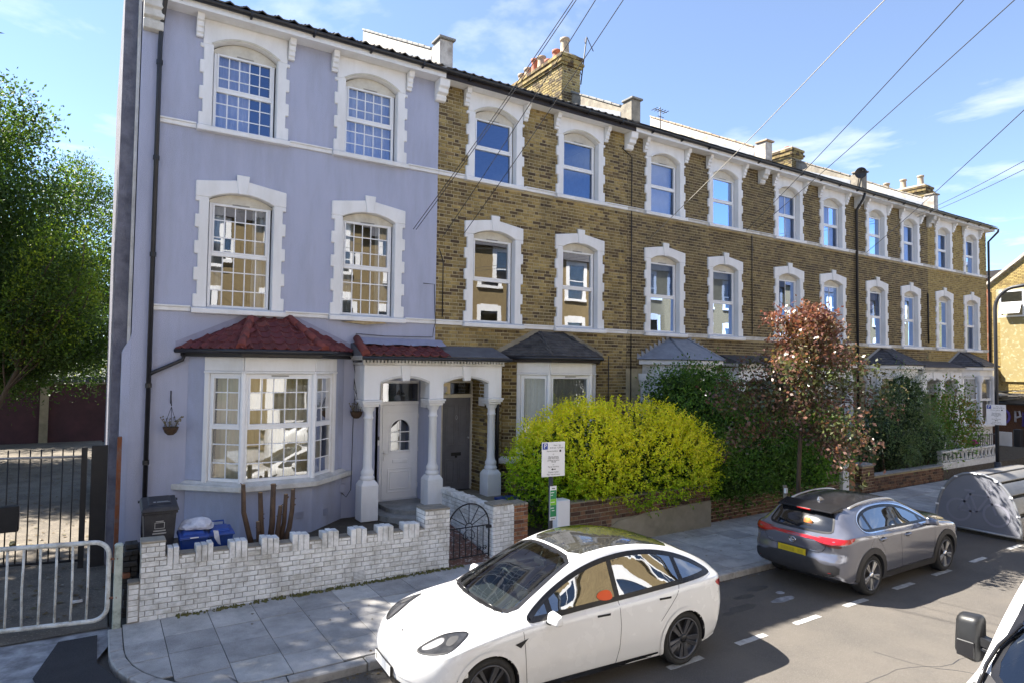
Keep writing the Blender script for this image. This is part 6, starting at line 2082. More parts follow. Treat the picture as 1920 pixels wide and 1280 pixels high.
# ================================================================== OPPOSITE SIDE OF THE STREET (seen in reflections)
struct(MB().box(-40, 120, -16.6, -13.4, -.2, .0).build('pavement', 'kerb'))
OL = ['sunlit brick house across the street, mirrored in the lavender house windows', 'sunlit brick house across the street facing the front gate', 'sunlit brick house across the street facing the white car',
      'sunlit brick house across the street facing the yellow bush', 'sunlit brick house across the street facing the grey car', 'sunlit brick house across the street facing the bicycle hangar']
for k in range(13):
    xa = -13.0 + 6.0 * k
    t = thing('opposite_house', OL[k] if k < 6 else 'sunlit brick house across the street beyond the bicycle hangar', 'house', (xa, -18.3, 0), 'houses across the street')
    MB().box(xa, xa + 5.99, -26, -18.3, -.1, 10.4).build('wall', 'opp_brick' if 'opp_brick' in MATS else 'mortar', t)
    MB().hexa([(xa, -26.2, 10.4), (xa + 5.99, -26.2, 10.4), (xa + 5.99, -18.0, 10.4), (xa, -18.0, 10.4)], [(xa, -22.5, 13.2), (xa + 5.99, -22.5, 13.2), (xa + 5.99, -21.8, 13.2), (xa, -21.8, 13.2)]).build('roof', 'slate', t)
    for cx in (xa + 1.6, xa + 4.3):
        for z in (4.75, 8.2):
            q = MB()
            q.box(cx - .82, cx - .58, -18.3, -18.25, z, z + 2.3).box(cx + .58, cx + .82, -18.3, -18.25, z, z + 2.3).box(cx - .58, cx + .58, -18.3, -18.25, z + 1.95, z + 2.35).box(cx - .85, cx + .85, -18.3, -18.15, z - .15, z)
            q.box(cx - .58, cx + .58, -18.3, -18.27, z + .92, z + .98)
            ww = q.build('window', 'white_paint', t)
            MB().box(cx - .58, cx + .58, -18.3, -18.285, z, z + 1.95).build('pane', 'window_glass', ww)
    q = MB()
    q.prism([(xa + .4, -18.3), (xa + .9, -17.5), (xa + 2.3, -17.5), (xa + 2.8, -18.3)], .3, 3.9, axis='z')
    q.build('bay', 'white_paint', t)
    MB().box(xa + 1.0, xa + 2.2, -17.5, -17.48, 1.4, 3.4).build('bay_window', 'window_glass', t)
    MB().box(xa + 3.9, xa + 4.8, -18.3, -18.27, .5, 2.8).build('front_door', 'grey_door', t)

# ================================================================== PLANTS
def unit(a):
    return a / np.maximum(np.linalg.norm(a, axis=1, keepdims=True), 1e-9)


def leaf_cloud(name, P, D, size, col, material, parent, width=0.5, size_var=0.35):
    """One mesh of many small folded leaves: P positions, D growth directions, col per-leaf colours."""
    n = len(P)
    s = size * (1 + RNG.uniform(-size_var, size_var, n))[:, None]
    R = unit(RNG.normal(size=(n, 3)))
    side = unit(np.cross(D, R)) * s * width * 0.5
    nrm = unit(np.cross(side, D)) * s
    a = P
    b = P + D * s * 0.5 + side + nrm * 0.10
    c = P + D * s
    d = P + D * s * 0.5 - side + nrm * 0.10
    off = np.array(world_off(parent))
    V = np.stack([a, b, c, d], 1).reshape(-1, 3) - off
    me = bpy.data.meshes.new(name)
    me.vertices.add(4 * n); me.vertices.foreach_set('co', V.astype(np.float32).ravel())
    me.loops.add(4 * n); me.loops.foreach_set('vertex_index', np.arange(4 * n, dtype=np.int32))
    me.polygons.add(n)
    me.polygons.foreach_set('loop_start', np.arange(0, 4 * n, 4, dtype=np.int32))
    me.polygons.foreach_set('loop_total', np.full(n, 4, dtype=np.int32))
    at = me.attributes.new('col', 'FLOAT_COLOR', 'FACE')
    at.data.foreach_set('color', np.concatenate([col, np.ones((n, 1))], 1).astype(np.float32).ravel())
    me.materials.append(MATS[material])
    me.update(); me.validate()
    o = bpy.data.objects.new(name, me)
    COL.objects.link(o); o.parent = parent
    return o


def pick(cols, n, jit=0.18):
    c = np.array(cols)[RNG.integers(0, len(cols), n)]
    return np.clip(c * (1 + RNG.uniform(-jit, jit, (n, 1))) * (1 + RNG.uniform(-.08, .08, (n, 3))), 0.004, 1)


def ell_points(ells, n, inner=0.45, lump=0.22, zmin=None):
    """Points in the outer part of a union of lumpy ellipsoids, with the outward normal."""
    vol = np.array([e[1][0] * e[1][1] + e[1][1] * e[1][2] + e[1][0] * e[1][2] for e in ells]); vol = vol / vol.sum()
    P, Nn = [], []
    for e, f in zip(ells, vol):
        k = int(n * f) + 1
        d = unit(RNG.normal(size=(k, 3)))
        ph = RNG.uniform(0, 6, 6)
        bump = (np.sin(d[:, 0] * 5 + ph[0]) * np.sin(d[:, 1] * 4 + ph[1]) + np.sin(d[:, 2] * 6 + ph[2]) * np.sin(d[:, 0] * 7 + ph[3])) * .5
        r = (inner + (1 - inner) * RNG.random(k) ** .6) * (1 + lump * bump)
        P.append(np.array(e[0]) + d * r[:, None] * np.array(e[1])); Nn.append(d)
    P, Nn = np.concatenate(P), np.concatenate(Nn)
    if zmin is not None:
        m = P[:, 2] > zmin
        P, Nn = P[m], Nn[m]
    return P, Nn


def clumps(C, Nn, per, rad, up=0.35, out=0.5):
    """Leaf positions/directions around clump centres."""
    k = len(C)
    P = np.repeat(C, per, 0) + RNG.normal(size=(k * per, 3)) * np.array(rad)
    D = unit(RNG.normal(size=(k * per, 3)) * .8 + np.repeat(Nn, per, 0) * out + np.array([0, 0, up]))
    return P, D


def limb(mb, a, b, r0, r1, bend=.15, n=5):
    a, b = Vector(a), Vector(b)
    L = (b - a).length
    o = Vector((random.uniform(-1, 1), random.uniform(-1, 1), random.uniform(-.2, 1))) * L * bend
    pts = [a.lerp(b, t) + o * math.sin(math.pi * t) for t in [k / n for k in range(n + 1)]]
    mb.tube(pts, [r0 + (r1 - r0) * k / n for k in range(n + 1)], 7)


def broad_tree(name, label, base, ells, n_cl, per, rad, size, cols, trunk_r, group='trees behind the yard', top=None, mat_='leaf', twig=True):
    t = thing(name, label, 'tree', base, group)
    c0 = np.mean([e[0] for e in ells], axis=0) if top is None else np.array(top)
    mb = MB()
    b = Vector(base); h = Vector(c0)
    n = 8
    pts = [b.lerp(h, k / n) + Vector((random.uniform(-.1, .1), random.uniform(-.1, .1), 0)) * (1 if 0 < k < n else 0) for k in range(n + 1)]
    mb.tube(pts, [trunk_r * (1.25 if k == 0 else 1 - .6 * k / n) for k in range(n + 1)], 10)
    C, Nn = ell_points(ells, n_cl)
    for k in RNG.choice(len(C), min(26, len(C)), replace=False):
        limb(mb, pts[random.randint(4, n)], C[k], trunk_r * .28, .02)
    mb.build('trunk', 'bark', t)
    P, D = clumps(C, Nn, per, rad)
    cc = np.repeat(pick(cols, len(C), .12), per, 0) * (1 + RNG.uniform(-.22, .22, (len(P), 1)))
    leaf_cloud('crown', P, D, size, cc, mat_, t)
    return t


GREENS = [(.055, .10, .022), (.075, .13, .026), (.045, .08, .02), (.095, .155, .03)]
DGREEN = [(.085, .17, .032), (.11, .215, .04), (.13, .25, .045), (.08, .15, .036)]
BRIGHT = [(.20, .28, .03), (.26, .33, .035), (.14, .22, .028), (.32, .35, .04)]
broad_tree('tree', 'tallest tree at the left edge, its dense green crown above the purple wall', (-6.6, 16, 0),
           [((-6.4, 16, 9.8), (4.4, 4, 5.0)), ((-4.4, 14.5, 6.6), (2.9, 3, 3.2)), ((-7.5, 15, 7.0), (3.5, 3, 4.2))], 1100, 110, (.40, .40, .34), .15, GREENS, .32)
broad_tree('tree', 'rounded lighter green tree between the tallest tree and the house', (-1.8, 24.5, 0),
           [((-1.8, 24.2, 9.2), (2.5, 2.0, 4.2)), ((-3.2, 24.2, 6.4), (2.4, 1.6, 3.0))], 520, 90, (.36, .36, .32), .13, GREENS + BRIGHT[:1], .18)
broad_tree('tree', 'small bright yellow green tree in front of the darker trees', (-4.0, 12.2, 0),
           [((-1.9, 11.5, 5.8), (1.15, 1.1, 2.1)), ((-2.7, 11.8, 5.0), (1.0, 1, 1.5))], 300, 60, (.22, .22, .22), .10, BRIGHT[:3] + GREENS, .10)
broad_tree('tree', 'dark leafy tree hanging low over the yard below the bright tree', (-5.0, 13.5, 0),
           [((-2.0, 13.0, 4.5), (1.7, 1.2, 1.5)), ((-3.6, 13.2, 4.2), (1.6, 1.2, 1.5)), ((-4.6, 13.4, 5.4), (1.6, 1.3, 1.6))], 420, 80, (.28, .28, .26), .12, GREENS[:3] + [(.035, .065, .018)], .14)
broad_tree('tree', 'dark low tree overhanging the left end of the purple wall', (-6.4, 17.5, 0),
           [((-4.8, 17.5, 4.9), (2.6, 2.2, 2.2)), ((-6.8, 17, 4.6), (2.4, 2, 2.3)), ((-2.6, 16, 4.4), (1.7, 1.6, 2.1)), ((-3.9, 15, 3.9), (1.5, 1.4, 1.6)), ((-1.2, 18.5, 4.6), (1.3, 1.3, 2.0))], 480, 70, (.36, .36, .3), .13, GREENS[:3], .15)
broad_tree('tree', 'pale sunlit tree standing beyond the purple wall', (-2.2, 29, 0),
           [((-2.0, 28, 6.2), (4.0, 2.5, 4.0)), ((-8.0, 29, 8), (5, 3, 5.5))], 300, 60, (.5, .5, .4), .24, BRIGHT + GREENS, .22)
# unseen trees left of the view, added to shade the entrance and the pavement
broad_tree('tree', 'unseen large spreading tree beside the yard gate, added to shade the pavement', (-7.4, 4.2, 0),
           [((-6.9, 4.9, 11.2), (3.1, 3.0, 3.2)), ((-7.0, 2.8, 8.6), (2.6, 2.2, 2.6)), ((-7.0, 6.5, 12.6), (2.7, 2.6, 3.0))], 460, 60, (.42, .42, .36), .26, GREENS, .28, group='unseen shade trees beside the yard')
broad_tree('tree', 'second unseen tree left of the yard, added for more shade', (-8.5, -1.0, 0),  # second unseen tree, added to widen that shade
           [((-7.4, -.6, 5.6), (2.6, 2.2, 2.3)), ((-9.6, .2, 7.0), (2.4, 2, 2.6))], 260, 60, (.40, .40, .34), .24, GREENS, .22, group='unseen shade trees beside the yard')


# --- golden privet bush
def privet():
    t = thing('privet_bush', 'bright yellow and green privet bush spilling over the brown wall', 'bush', (9.5, -2.3, .3))
    ells = [((9.4, -2.35, 1.55), (2.75, 1.15, 1.28)), ((10.8, -2.35, 1.40), (1.65, 1.1, 1.15)), ((8.3, -2.35, 1.70), (1.25, 1.05, 1.15)), ((9.8, -2.75, 1.35), (2.2, 1.0, .95)), ((7.35, -2.2, 1.25), (.62, .85, 1.2))]
    C, Nn = ell_points(ells, 6600, inner=.80, lump=.12, zmin=.20)
    k = len(C)
    D0 = unit(Nn * .65 + np.array([0, -.10, .55]) + RNG.normal(size=(k, 3)) * .35)
    L = RNG.uniform(.12, .30, k)
    per = 13
    tt = np.tile(np.linspace(.05, 1, per), k)
    base = np.repeat(C, per, 0); dd = np.repeat(D0, per, 0); ll = np.repeat(L, per)
    P = base + dd * (tt * ll)[:, None] + RNG.normal(size=(k * per, 3)) * .012
    D = unit(dd * .45 + RNG.normal(size=(k * per, 3)) * .75)
    # older leaves green, young growth on the upper outer shoots golden
    q = (P[:, 2] - .75) / 1.2 + .18 * np.repeat(RNG.normal(size=k), per) + .16 * tt + .12 * np.sin(P[:, 0] * 2.3 + 1) - .55 * np.clip((7.9 - P[:, 0]) / 1.0, 0, 1) - .25 * np.clip((P[:, 0] - 11.2) / 1.2, 0, 1)
    q = np.clip(q, 0, 1)[:, None]
    g = pick([(.28, .46, .018), (.36, .54, .02), (.22, .38, .016)], len(P), .22)
    y = pick([(.82, .78, .03), (.86, .80, .05), (.72, .73, .03), (.88, .80, .10)], len(P), .15)
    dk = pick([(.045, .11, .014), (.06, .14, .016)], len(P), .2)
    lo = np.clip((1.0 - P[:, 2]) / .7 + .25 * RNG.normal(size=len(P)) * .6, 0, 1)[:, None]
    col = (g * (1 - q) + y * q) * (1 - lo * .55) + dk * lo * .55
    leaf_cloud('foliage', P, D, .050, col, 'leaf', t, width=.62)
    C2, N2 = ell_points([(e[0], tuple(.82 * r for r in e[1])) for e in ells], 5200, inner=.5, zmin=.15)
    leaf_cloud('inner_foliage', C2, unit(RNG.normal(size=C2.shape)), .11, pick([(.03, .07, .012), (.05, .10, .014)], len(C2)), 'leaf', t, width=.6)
    mb = MB()
    for k in range(26):
        a = (random.uniform(7.2, 11.6), random.uniform(-2.6, -2.0), .3)
        limb(mb, a, (a[0] + random.uniform(-.5, .5), a[1] + random.uniform(-.5, .3), random.uniform(1.2, 2.3)), .025, .008)
    mb.build('stem', 'bark', t)


privet()


def shrub(name, label, cat, ells, n_cl, per, rad, size, cols, zmin=.1, width=.55, mat_='leaf', stems=(10, .03), group=None, inner_cols=None, inner_n=3000):
    base = (ells[0][0][0], ells[0][0][1], .3)
    t = thing(name, label, cat, base, group)
    C, Nn = ell_points(ells, n_cl, inner=.7, lump=.24, zmin=zmin)
    P, D = clumps(C, Nn, per, rad)
    cc = np.repeat(pick(cols, len(C), .15), per, 0) * (1 + RNG.uniform(-.25, .25, (len(P), 1)))
    leaf_cloud('foliage', P, D, size, cc, mat_, t, width=width)
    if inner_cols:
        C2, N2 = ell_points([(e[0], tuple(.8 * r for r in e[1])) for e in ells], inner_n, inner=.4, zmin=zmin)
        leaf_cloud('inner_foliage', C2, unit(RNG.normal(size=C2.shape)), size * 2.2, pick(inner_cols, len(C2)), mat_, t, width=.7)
    mb = MB()
    for k in range(stems[0]):
        e = random.choice(ells)
        a = (e[0][0] + random.uniform(-.5, .5) * e[1][0], e[0][1] + random.uniform(-.3, .3), .2)
        limb(mb, a, (e[0][0] + random.uniform(-.7, .7) * e[1][0], e[0][1] + random.uniform(-.5, .5) * e[1][1], e[0][2] + random.uniform(.1, .8) * e[1][2]), stems[1], .008)
    mb.build('stem', 'bark', t)
    return t


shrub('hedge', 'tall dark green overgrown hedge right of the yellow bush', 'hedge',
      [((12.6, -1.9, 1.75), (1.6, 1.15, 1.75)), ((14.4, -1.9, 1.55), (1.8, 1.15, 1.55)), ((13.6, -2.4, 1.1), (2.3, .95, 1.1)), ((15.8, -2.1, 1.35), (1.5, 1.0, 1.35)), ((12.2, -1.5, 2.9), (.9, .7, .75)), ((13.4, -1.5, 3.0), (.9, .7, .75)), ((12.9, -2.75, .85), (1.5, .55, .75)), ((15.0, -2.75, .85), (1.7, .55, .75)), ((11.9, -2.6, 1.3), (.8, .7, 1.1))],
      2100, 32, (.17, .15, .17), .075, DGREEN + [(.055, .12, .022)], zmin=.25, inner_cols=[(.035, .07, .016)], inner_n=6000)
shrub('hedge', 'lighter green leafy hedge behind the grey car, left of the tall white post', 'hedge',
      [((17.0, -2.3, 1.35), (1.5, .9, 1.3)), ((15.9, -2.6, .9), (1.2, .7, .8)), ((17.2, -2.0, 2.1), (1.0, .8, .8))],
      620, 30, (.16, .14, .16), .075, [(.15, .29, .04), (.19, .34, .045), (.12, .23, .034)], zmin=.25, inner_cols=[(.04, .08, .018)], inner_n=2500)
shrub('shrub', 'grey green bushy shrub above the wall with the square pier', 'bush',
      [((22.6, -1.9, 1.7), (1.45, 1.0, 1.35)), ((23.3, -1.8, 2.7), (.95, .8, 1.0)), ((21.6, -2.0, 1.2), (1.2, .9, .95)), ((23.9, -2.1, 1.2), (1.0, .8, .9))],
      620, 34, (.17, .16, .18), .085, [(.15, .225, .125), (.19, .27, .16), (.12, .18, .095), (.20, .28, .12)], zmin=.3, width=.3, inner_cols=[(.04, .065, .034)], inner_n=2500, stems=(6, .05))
shrub('young_tree', 'thin open green young tree before the last house, with branches over the white wall', 'tree',
      [((25.6, -2.0, 1.1), (1.3, .8, .9)), ((26.6, -2.0, 2.0), (1.0, .7, .8)), ((25.9, -2.2, 2.75), (.6, .5, .55)), ((26.9, -2.2, 1.4), (.9, .6, .6))],
      150, 26, (.17, .16, .17), .11, [(.14, .25, .055), (.18, .30, .065), (.11, .20, .045), (.24, .18, .06)], zmin=.35, stems=(9, .03))
tag(MB().lathe([(0, -.12), (.10, -.08), (.14, 0), (.10, .08), (0, .12)], (26.9, -2.55, 1.06), 8).build('flower_clump', 'pink_flower' if 'pink_flower' in MATS else 'terracotta', None), 'small clump of pink flowers on the white wall by the railing', 'flowers')
# spiky plant and weeds behind the pier wall
sp = thing('spiky_plant', 'spiky pale green plant at the pier of the brown wall', 'plant', (20.3, -2.3, .4))
mb = MB()
for k in range(40):
    a = random.random() * 6.28; l = random.uniform(.4, .9); sx = random.uniform(.1, .35)
    p = Vector((20.3, -2.3, .4)); q = p + Vector((math.cos(a) * sx * l, math.sin(a) * sx * l, l))
    w = Vector((-math.sin(a), math.cos(a), 0)) * .02
    mb.add([p - w, p + w, q], [(0, 1, 2)])
mat('spike_leaf', (.10, .16, .05), (.15, .20, .08), scale=3, rough=.6)
mb.build('leaf', 'spike_leaf', sp)

# --- purple-leaved street tree
def street_tree():
    t = thing('street_tree', 'slim street tree with purple and copper leaves at the kerb behind the grey car', 'tree', (11.95, -5.2, 0))
    mb = MB()
    trunk = [(11.95, -5.2, -.05), (11.97, -5.2, .8), (12.02, -5.2, 1.7), (12.08, -5.22, 2.6), (12.15, -5.2, 3.5), (12.2, -5.2, 4.4), (12.22, -5.2, 4.95)]
    mb.tube(trunk, [.055, .05, .045, .038, .028, .018, .008], 9)
    tp = [Vector(p) for p in trunk]
    Cs, Ns = [], []
    rg = random.Random(11)
    for k in range(60):
        f = rg.random()
        z = 2.1 + 2.6 * f
        i = max(j for j in range(len(tp) - 1) if tp[j].z <= z)
        a = tp[i].lerp(tp[i + 1], (z - tp[i].z) / (tp[i + 1].z - tp[i].z))
        ang = rg.random() * 6.28
        reach = (2.5 - 2.0 * f ** 1.4) * rg.uniform(.4, 1.1)
        dx = math.cos(ang) * reach
        dx = dx * (1.25 if dx > 0 else .85)
        b = a + Vector((dx, math.sin(ang) * reach * .8, rg.uniform(-.1, .75) * reach * (.5 + f * .4)))
        if rg.random() < .28 and f < .45:
            b.z -= rg.uniform(.4, .9)
        o = Vector((0, 0, reach * .18))
        n = 6
        pts = [a.lerp(b, q / n) + o * math.sin(math.pi * q / n) for q in range(n + 1)]
        mb.tube(pts, [.014 - .0018 * q for q in range(n + 1)], 5)
        for q in range(2, n + 1):
            for _ in range(2):
                Cs.append(pts[q] + Vector((rg.gauss(0, .08), rg.gauss(0, .08), rg.gauss(0, .07)))); Ns.append((b - a).normalized())
    mb.build('trunk', 'bark', t)
    C = np.array([tuple(c) for c in Cs]); N = np.array([tuple(c) for c in Ns])
    P, D = clumps(C, N, 26, (.14, .14, .12), up=-.1, out=.3)
    cols = [(.13, .07, .045), (.085, .095, .035), (.075, .10, .03), (.17, .085, .06), (.09, .11, .04), (.22, .12, .09)]
    cc = np.repeat(pick(cols, len(C), .2), 26, 0) * (1 + RNG.uniform(-.3, .3, (len(P), 1)))
    top = np.clip((P[:, 2] - 3.7) / 1.4, 0, 1)[:, None]
    cc = cc * (1 - .6 * top) + pick([(.26, .09, .075), (.32, .13, .10)], len(P)) * .6 * top
    leaf_cloud('crown', P, D, .085, cc, 'leaf_glossy', t, width=.62)


street_tree()

# ================================================================== VEHICLES
def car_paint(name, base, metal, rough, flake=0.0):
    m = bpy.data.materials.new(name); m.use_nodes = True
    nt = m.node_tree; N, L = nt.nodes, nt.links
    b = N['Principled BSDF']
    b.inputs['Metallic'].default_value = metal
    b.inputs['Roughness'].default_value = rough
    b.inputs['Coat Weight'].default_value = 1.0
    b.inputs['Coat Roughness'].default_value = 0.02
    tc = N.new('ShaderNodeTexCoord')
    n1 = N.new('ShaderNodeTexNoise'); n1.inputs['Scale'].default_value = 5.0; n1.inputs['Detail'].default_value = 8
    L.new(tc.outputs['Object'], n1.inputs['Vector'])
    r = _ramp(nt, [(0.35, tuple(c * .97 for c in base)), (0.7, base)])
    L.new(n1.outputs['Fac'], r.inputs[0]); L.new(r.outputs[0], b.inputs['Base Color'])
    r2 = _ramp(nt, [(0.4, (rough * .95,) * 3), (0.75, (rough * 1.15,) * 3)])
    L.new(n1.outputs['Fac'], r2.inputs[0]); L.new(r2.outputs[0], b.inputs['Roughness'])
    MATS[name] = m


car_paint('paint_white', (.72, .715, .71), 0.0, .26)
car_paint('paint_grey', (.19, .195, .235), .5, .14)
car_paint('paint_van', (.80, .80, .80), 0.0, .35)
mat('trim_black', (.012, .012, .014), (.018, .018, .02), rough=.25, local=True)
mat('clad', (.028, .027, .029), (.040, .038, .039), scale=6, rough=.6, local=True)
mat('mirror_black', (.014, .014, .015), (.020, .020, .021), scale=8, rough=.42, local=True)
mat('tyre', (.020, .020, .021), (.035, .034, .033), scale=9, rough=.85, bump=.2, bscale=50, local=True)
mat('rim_dark', (.075, .076, .085), (.10, .10, .11), rough=.35, metal=.6, local=True)
mat('rim_silver', (.62, .60, .58), (.50, .49, .48), rough=.3, metal=.8, local=True)
mat('chrome', (.75, .75, .77), (.70, .70, .72), rough=.12, metal=1.0, local=True)
mat('lamp_red', (.42, .010, .012), (.34, .008, .01), rough=.12, coat=1.0, local=True)
mat('lamp_lens', (.045, .046, .05), (.016, .017, .02), scale=9, rough=.12, spec=.3, coat=.15, local=True)
mat('plate_yellow', (.62, .47, .015), (.56, .42, .015), rough=.5, local=True)
mat('plate_yellow_dark', (.48, .37, .02), (.43, .33, .02), rough=.5, local=True)
mat('plate_white', (.66, .66, .66), (.56, .56, .57), scale=12, rough=.5, local=True)
mat('cabin_dark', (.022, .022, .025), (.03, .03, .034), rough=.7, local=True)
mat('roof_glass_clean', (.012, .013, .015), (.016, .017, .02), rough=.05, coat=1.0, local=True)
mat('lens_smoke', (.10, .025, .02), (.07, .02, .02), rough=.15, coat=1.0, local=True)
mat('sticker_yellow', (.62, .30, .03), (.60, .12, .08), scale=14, rough=.6, local=True)
mat('cabin_pale', (.48, .47, .45), (.42, .41, .39), rough=.6, local=True)
mat('seat_black', (.020, .020, .022), (.028, .028, .03), rough=.55, local=True)
mat('roof_glass', (.012, .013, .015), (.02, .021, .022), rough=.06, coat=1.0, local=True, speck=(.16, .155, .13), spscale=60, dirt=(.07, .07, .06), dscale=2.2, damt=.5)
mat('orange_print', (.75, .10, .015), (.7, .09, .015), rough=.5, local=True)
glass_mat('car_glass', (.62, .70, .68), .12, ior=1.5)
glass_mat('car_glass_dark', (.10, .115, .12), .30, ior=1.5)
glass_mat('car_glass_side', (.45, .50, .50), .34, ior=1.5)


def spl(pts):
    """Monotone-ish cubic through (x, value) pairs."""
    xs = np.array([p[0] for p in pts], float); ys = np.array([p[1] for p in pts], float)
    o = np.argsort(xs); xs, ys = xs[o], ys[o]
    h = np.diff(xs); d = np.diff(ys) / h
    m = np.zeros(len(xs))
    m[1:-1] = np.where(d[:-1] * d[1:] > 0, 2 * d[:-1] * d[1:] / (d[:-1] + d[1:] + 1e-12), 0)
    m[0], m[-1] = d[0], d[-1]

    def f(x):
        x = np.clip(np.asarray(x, float), xs[0], xs[-1])
        i = np.clip(np.searchsorted(xs, x) - 1, 0, len(xs) - 2)
        t = (x - xs[i]) / h[i]
        return (2 * t**3 - 3 * t**2 + 1) * ys[i] + (t**3 - 2 * t**2 + t) * h[i] * m[i] + (-2 * t**3 + 3 * t**2) * ys[i + 1] + (t**3 - t**2) * h[i] * m[i + 1]
    return f


def catmull(P, n):
    P = np.array(P, float)
    Q = np.vstack([2 * P[0] - P[1], P, 2 * P[-1] - P[-2]])
    out = []
    for i in range(len(P) - 1):
        p0, p1, p2, p3 = Q[i], Q[i + 1], Q[i + 2], Q[i + 3]
        for t in np.linspace(0, 1, n, endpoint=False):
            out.append(.5 * ((2 * p1) + (-p0 + p2) * t + (2 * p0 - 5 * p1 + 4 * p2 - p3) * t**2 + (-p0 + 3 * p1 - 3 * p2 + p3) * t**3))
    out.append(P[-1])
    return np.array(out)


class CarBody:
    def __init__(self, S):
        self.S = S
        zt, zs, zf, wr, W, drop = (spl(S[k]) for k in ('zt', 'zs', 'zf', 'wr', 'W', 'drop'))
        xf, xr = S['xf'], S['xr']
        st = []
        n = 12
        for k in range(n):
            th = math.pi / 2 * k / n
            st.append((xf - S['af'] + S['af'] * math.cos(th) ** (2 / S['nf']), max(math.sin(th), 1e-4) ** (2 / S['nf'])))
        for x in np.linspace(xf - S['af'], xr + S['ar'], 84):
            st.append((x, 1.0))
        for k in range(n - 1, -1, -1):
            th = math.pi / 2 * k / n
            st.append((xr + S['ar'] - S['ar'] * math.cos(th) ** (2 / S['nr']), max(math.sin(th), 1e-4) ** (2 / S['nr'])))
        rows = []
        for x, k in st:
            w = float(W(x)) * k
            a, b, f, r, dr = float(zt(x)), float(zs(x)), float(zf(x)), min(float(wr(x)), .97) * w, float(drop(x))
            b = min(b, a - .03)
            zc = max(a - dr, b + (a - b) * .35)
            zm = f + (b - f) * .50
            ws = w * S['ws']
            P = [(0, f), (.84 * w, f), (.955 * w, f + .05), (.985 * w, f + .20), (w, zm), (.995 * w, b - .17), (.985 * w, b - .06), (ws, b + .0),
                 (ws + (r - ws) * .52 + S['tum'] * w * min(1, (zc - b) / .3), b + (zc - b) * .52), (r, zc), (r * .80, zc + (a - zc) * .62), (r * .45, zc + (a - zc) * .93), (0, a)]
            C = catmull(P, 5)
            x2 = np.full(len(C), x)
            for (xe, sg, kz, rng) in ((xf, 1, S['kf'], S.get('rf', .7)), (xr, -1, S['kr'], S.get('rr', .5))):
                t = 1 - abs(x - xe) / rng
                if t > 0:
                    t = t * t * (3 - 2 * t)
                    x2 = x2 - sg * spl(kz)(C[:, 1]) * t
            rows.append(np.column_stack([x2, C[:, 0], C[:, 1]]))
        R = np.array(rows)
        ns, nc, _ = R.shape
        L = R.copy()
        Rr = R.copy(); Rr[:, :, 1] *= -1
        V = np.concatenate([L.reshape(-1, 3), Rr.reshape(-1, 3)])
        F = []
        for i in range(ns - 1):
            for j in range(nc - 1):
                a = i * nc + j
                F.append((a, a + nc, a + nc + 1, a + 1))
                b = a + ns * nc
                F.append((b, b + 1, b + nc + 1, b + nc))
        self.V, self.F = V, F
        self.bvh = BVHTree.FromPolygons([tuple(v) for v in V], F)

    def side(self, s):
        def f(a, b):
            h = self.bvh.ray_cast(Vector((a, s * 3, b)), Vector((0, -s, 0)))
            return (h[0], h[1] if h[1].y * s > 0 else -h[1]) if h[0] is not None else None
        return f

    def top(self):
        def f(a, b):
            b = b if abs(b) > 2e-3 else 2e-3
            h = self.bvh.ray_cast(Vector((a, b, 5)), Vector((0, 0, -1)))
            return (h[0], h[1] if h[1].z > 0 else -h[1]) if h[0] is not None else None
        return f

    def end(self, s):
        def f(a, b):
            a = a if abs(a) > 2e-3 else 2e-3
            h = self.bvh.ray_cast(Vector((s * 6, a, b)), Vector((-s, 0, 0)))
            return (h[0], h[1] if h[1].x * s > 0 else -h[1]) if h[0] is not None else None
        return f

    def near(self):
        def f(a, b, c):
            h = self.bvh.find_nearest(Vector((a, b, c)))
            n = h[1]
            if n.dot(h[0] - Vector((h[0].x * .6, 0, .45))) < 0:
                n = -n
            return h[0], n
        return f


def chaikin(P, it=2, keep=()):
    P = [tuple(p) for p in P]
    for _ in range(it):
        Q = []
        n = len(P)
        for i in range(n):
            a, b = P[i], P[(i + 1) % n]
            Q.append(tuple(.75 * x + .25 * y for x, y in zip(a, b)))
            Q.append(tuple(.25 * x + .75 * y for x, y in zip(a, b)))
        P = Q
    return P


def resample(P, step, closed=True):
    P = [Vector(p) for p in P]
    if closed:
        P = P + [P[0]]
    out = []
    for a, b in zip(P[:-1], P[1:]):
        n = max(1, int((b - a).length / step + .5))
        out += [a.lerp(b, k / n) for k in range(n)]
    if not closed:
        out.append(P[-1])
    return [tuple(p) for p in out]


def inset(P, d):
    """Inward offset of a closed outline (counter-clockwise or clockwise)."""
    n = len(P)
    A = sum(P[i][0] * P[(i + 1) % n][1] - P[(i + 1) % n][0] * P[i][1] for i in range(n))
    s = 1 if A > 0 else -1
    out = []
    for i in range(n):
        a, b, c = Vector(P[i - 1][:2]), Vector(P[i][:2]), Vector(P[(i + 1) % n][:2])
        t = (c - a)
        if t.length < 1e-9:
            t = Vector((1, 0))
        t.normalize()
        nn = Vector((-t.y, t.x)) * s
        q = b + nn * d
        out.append((q.x, q.y))
    return out


def smooth_obj(name, V, F, material, parent):
    me = bpy.data.meshes.new(name)
    me.from_pydata([tuple(v) for v in V], [], F)
    me.materials.append(MATS[material])
    me.polygons.foreach_set('use_smooth', [True] * len(me.polygons))
    me.update()
    o = bpy.data.objects.new(name, me)
    COL.objects.link(o); o.parent = parent
    return o


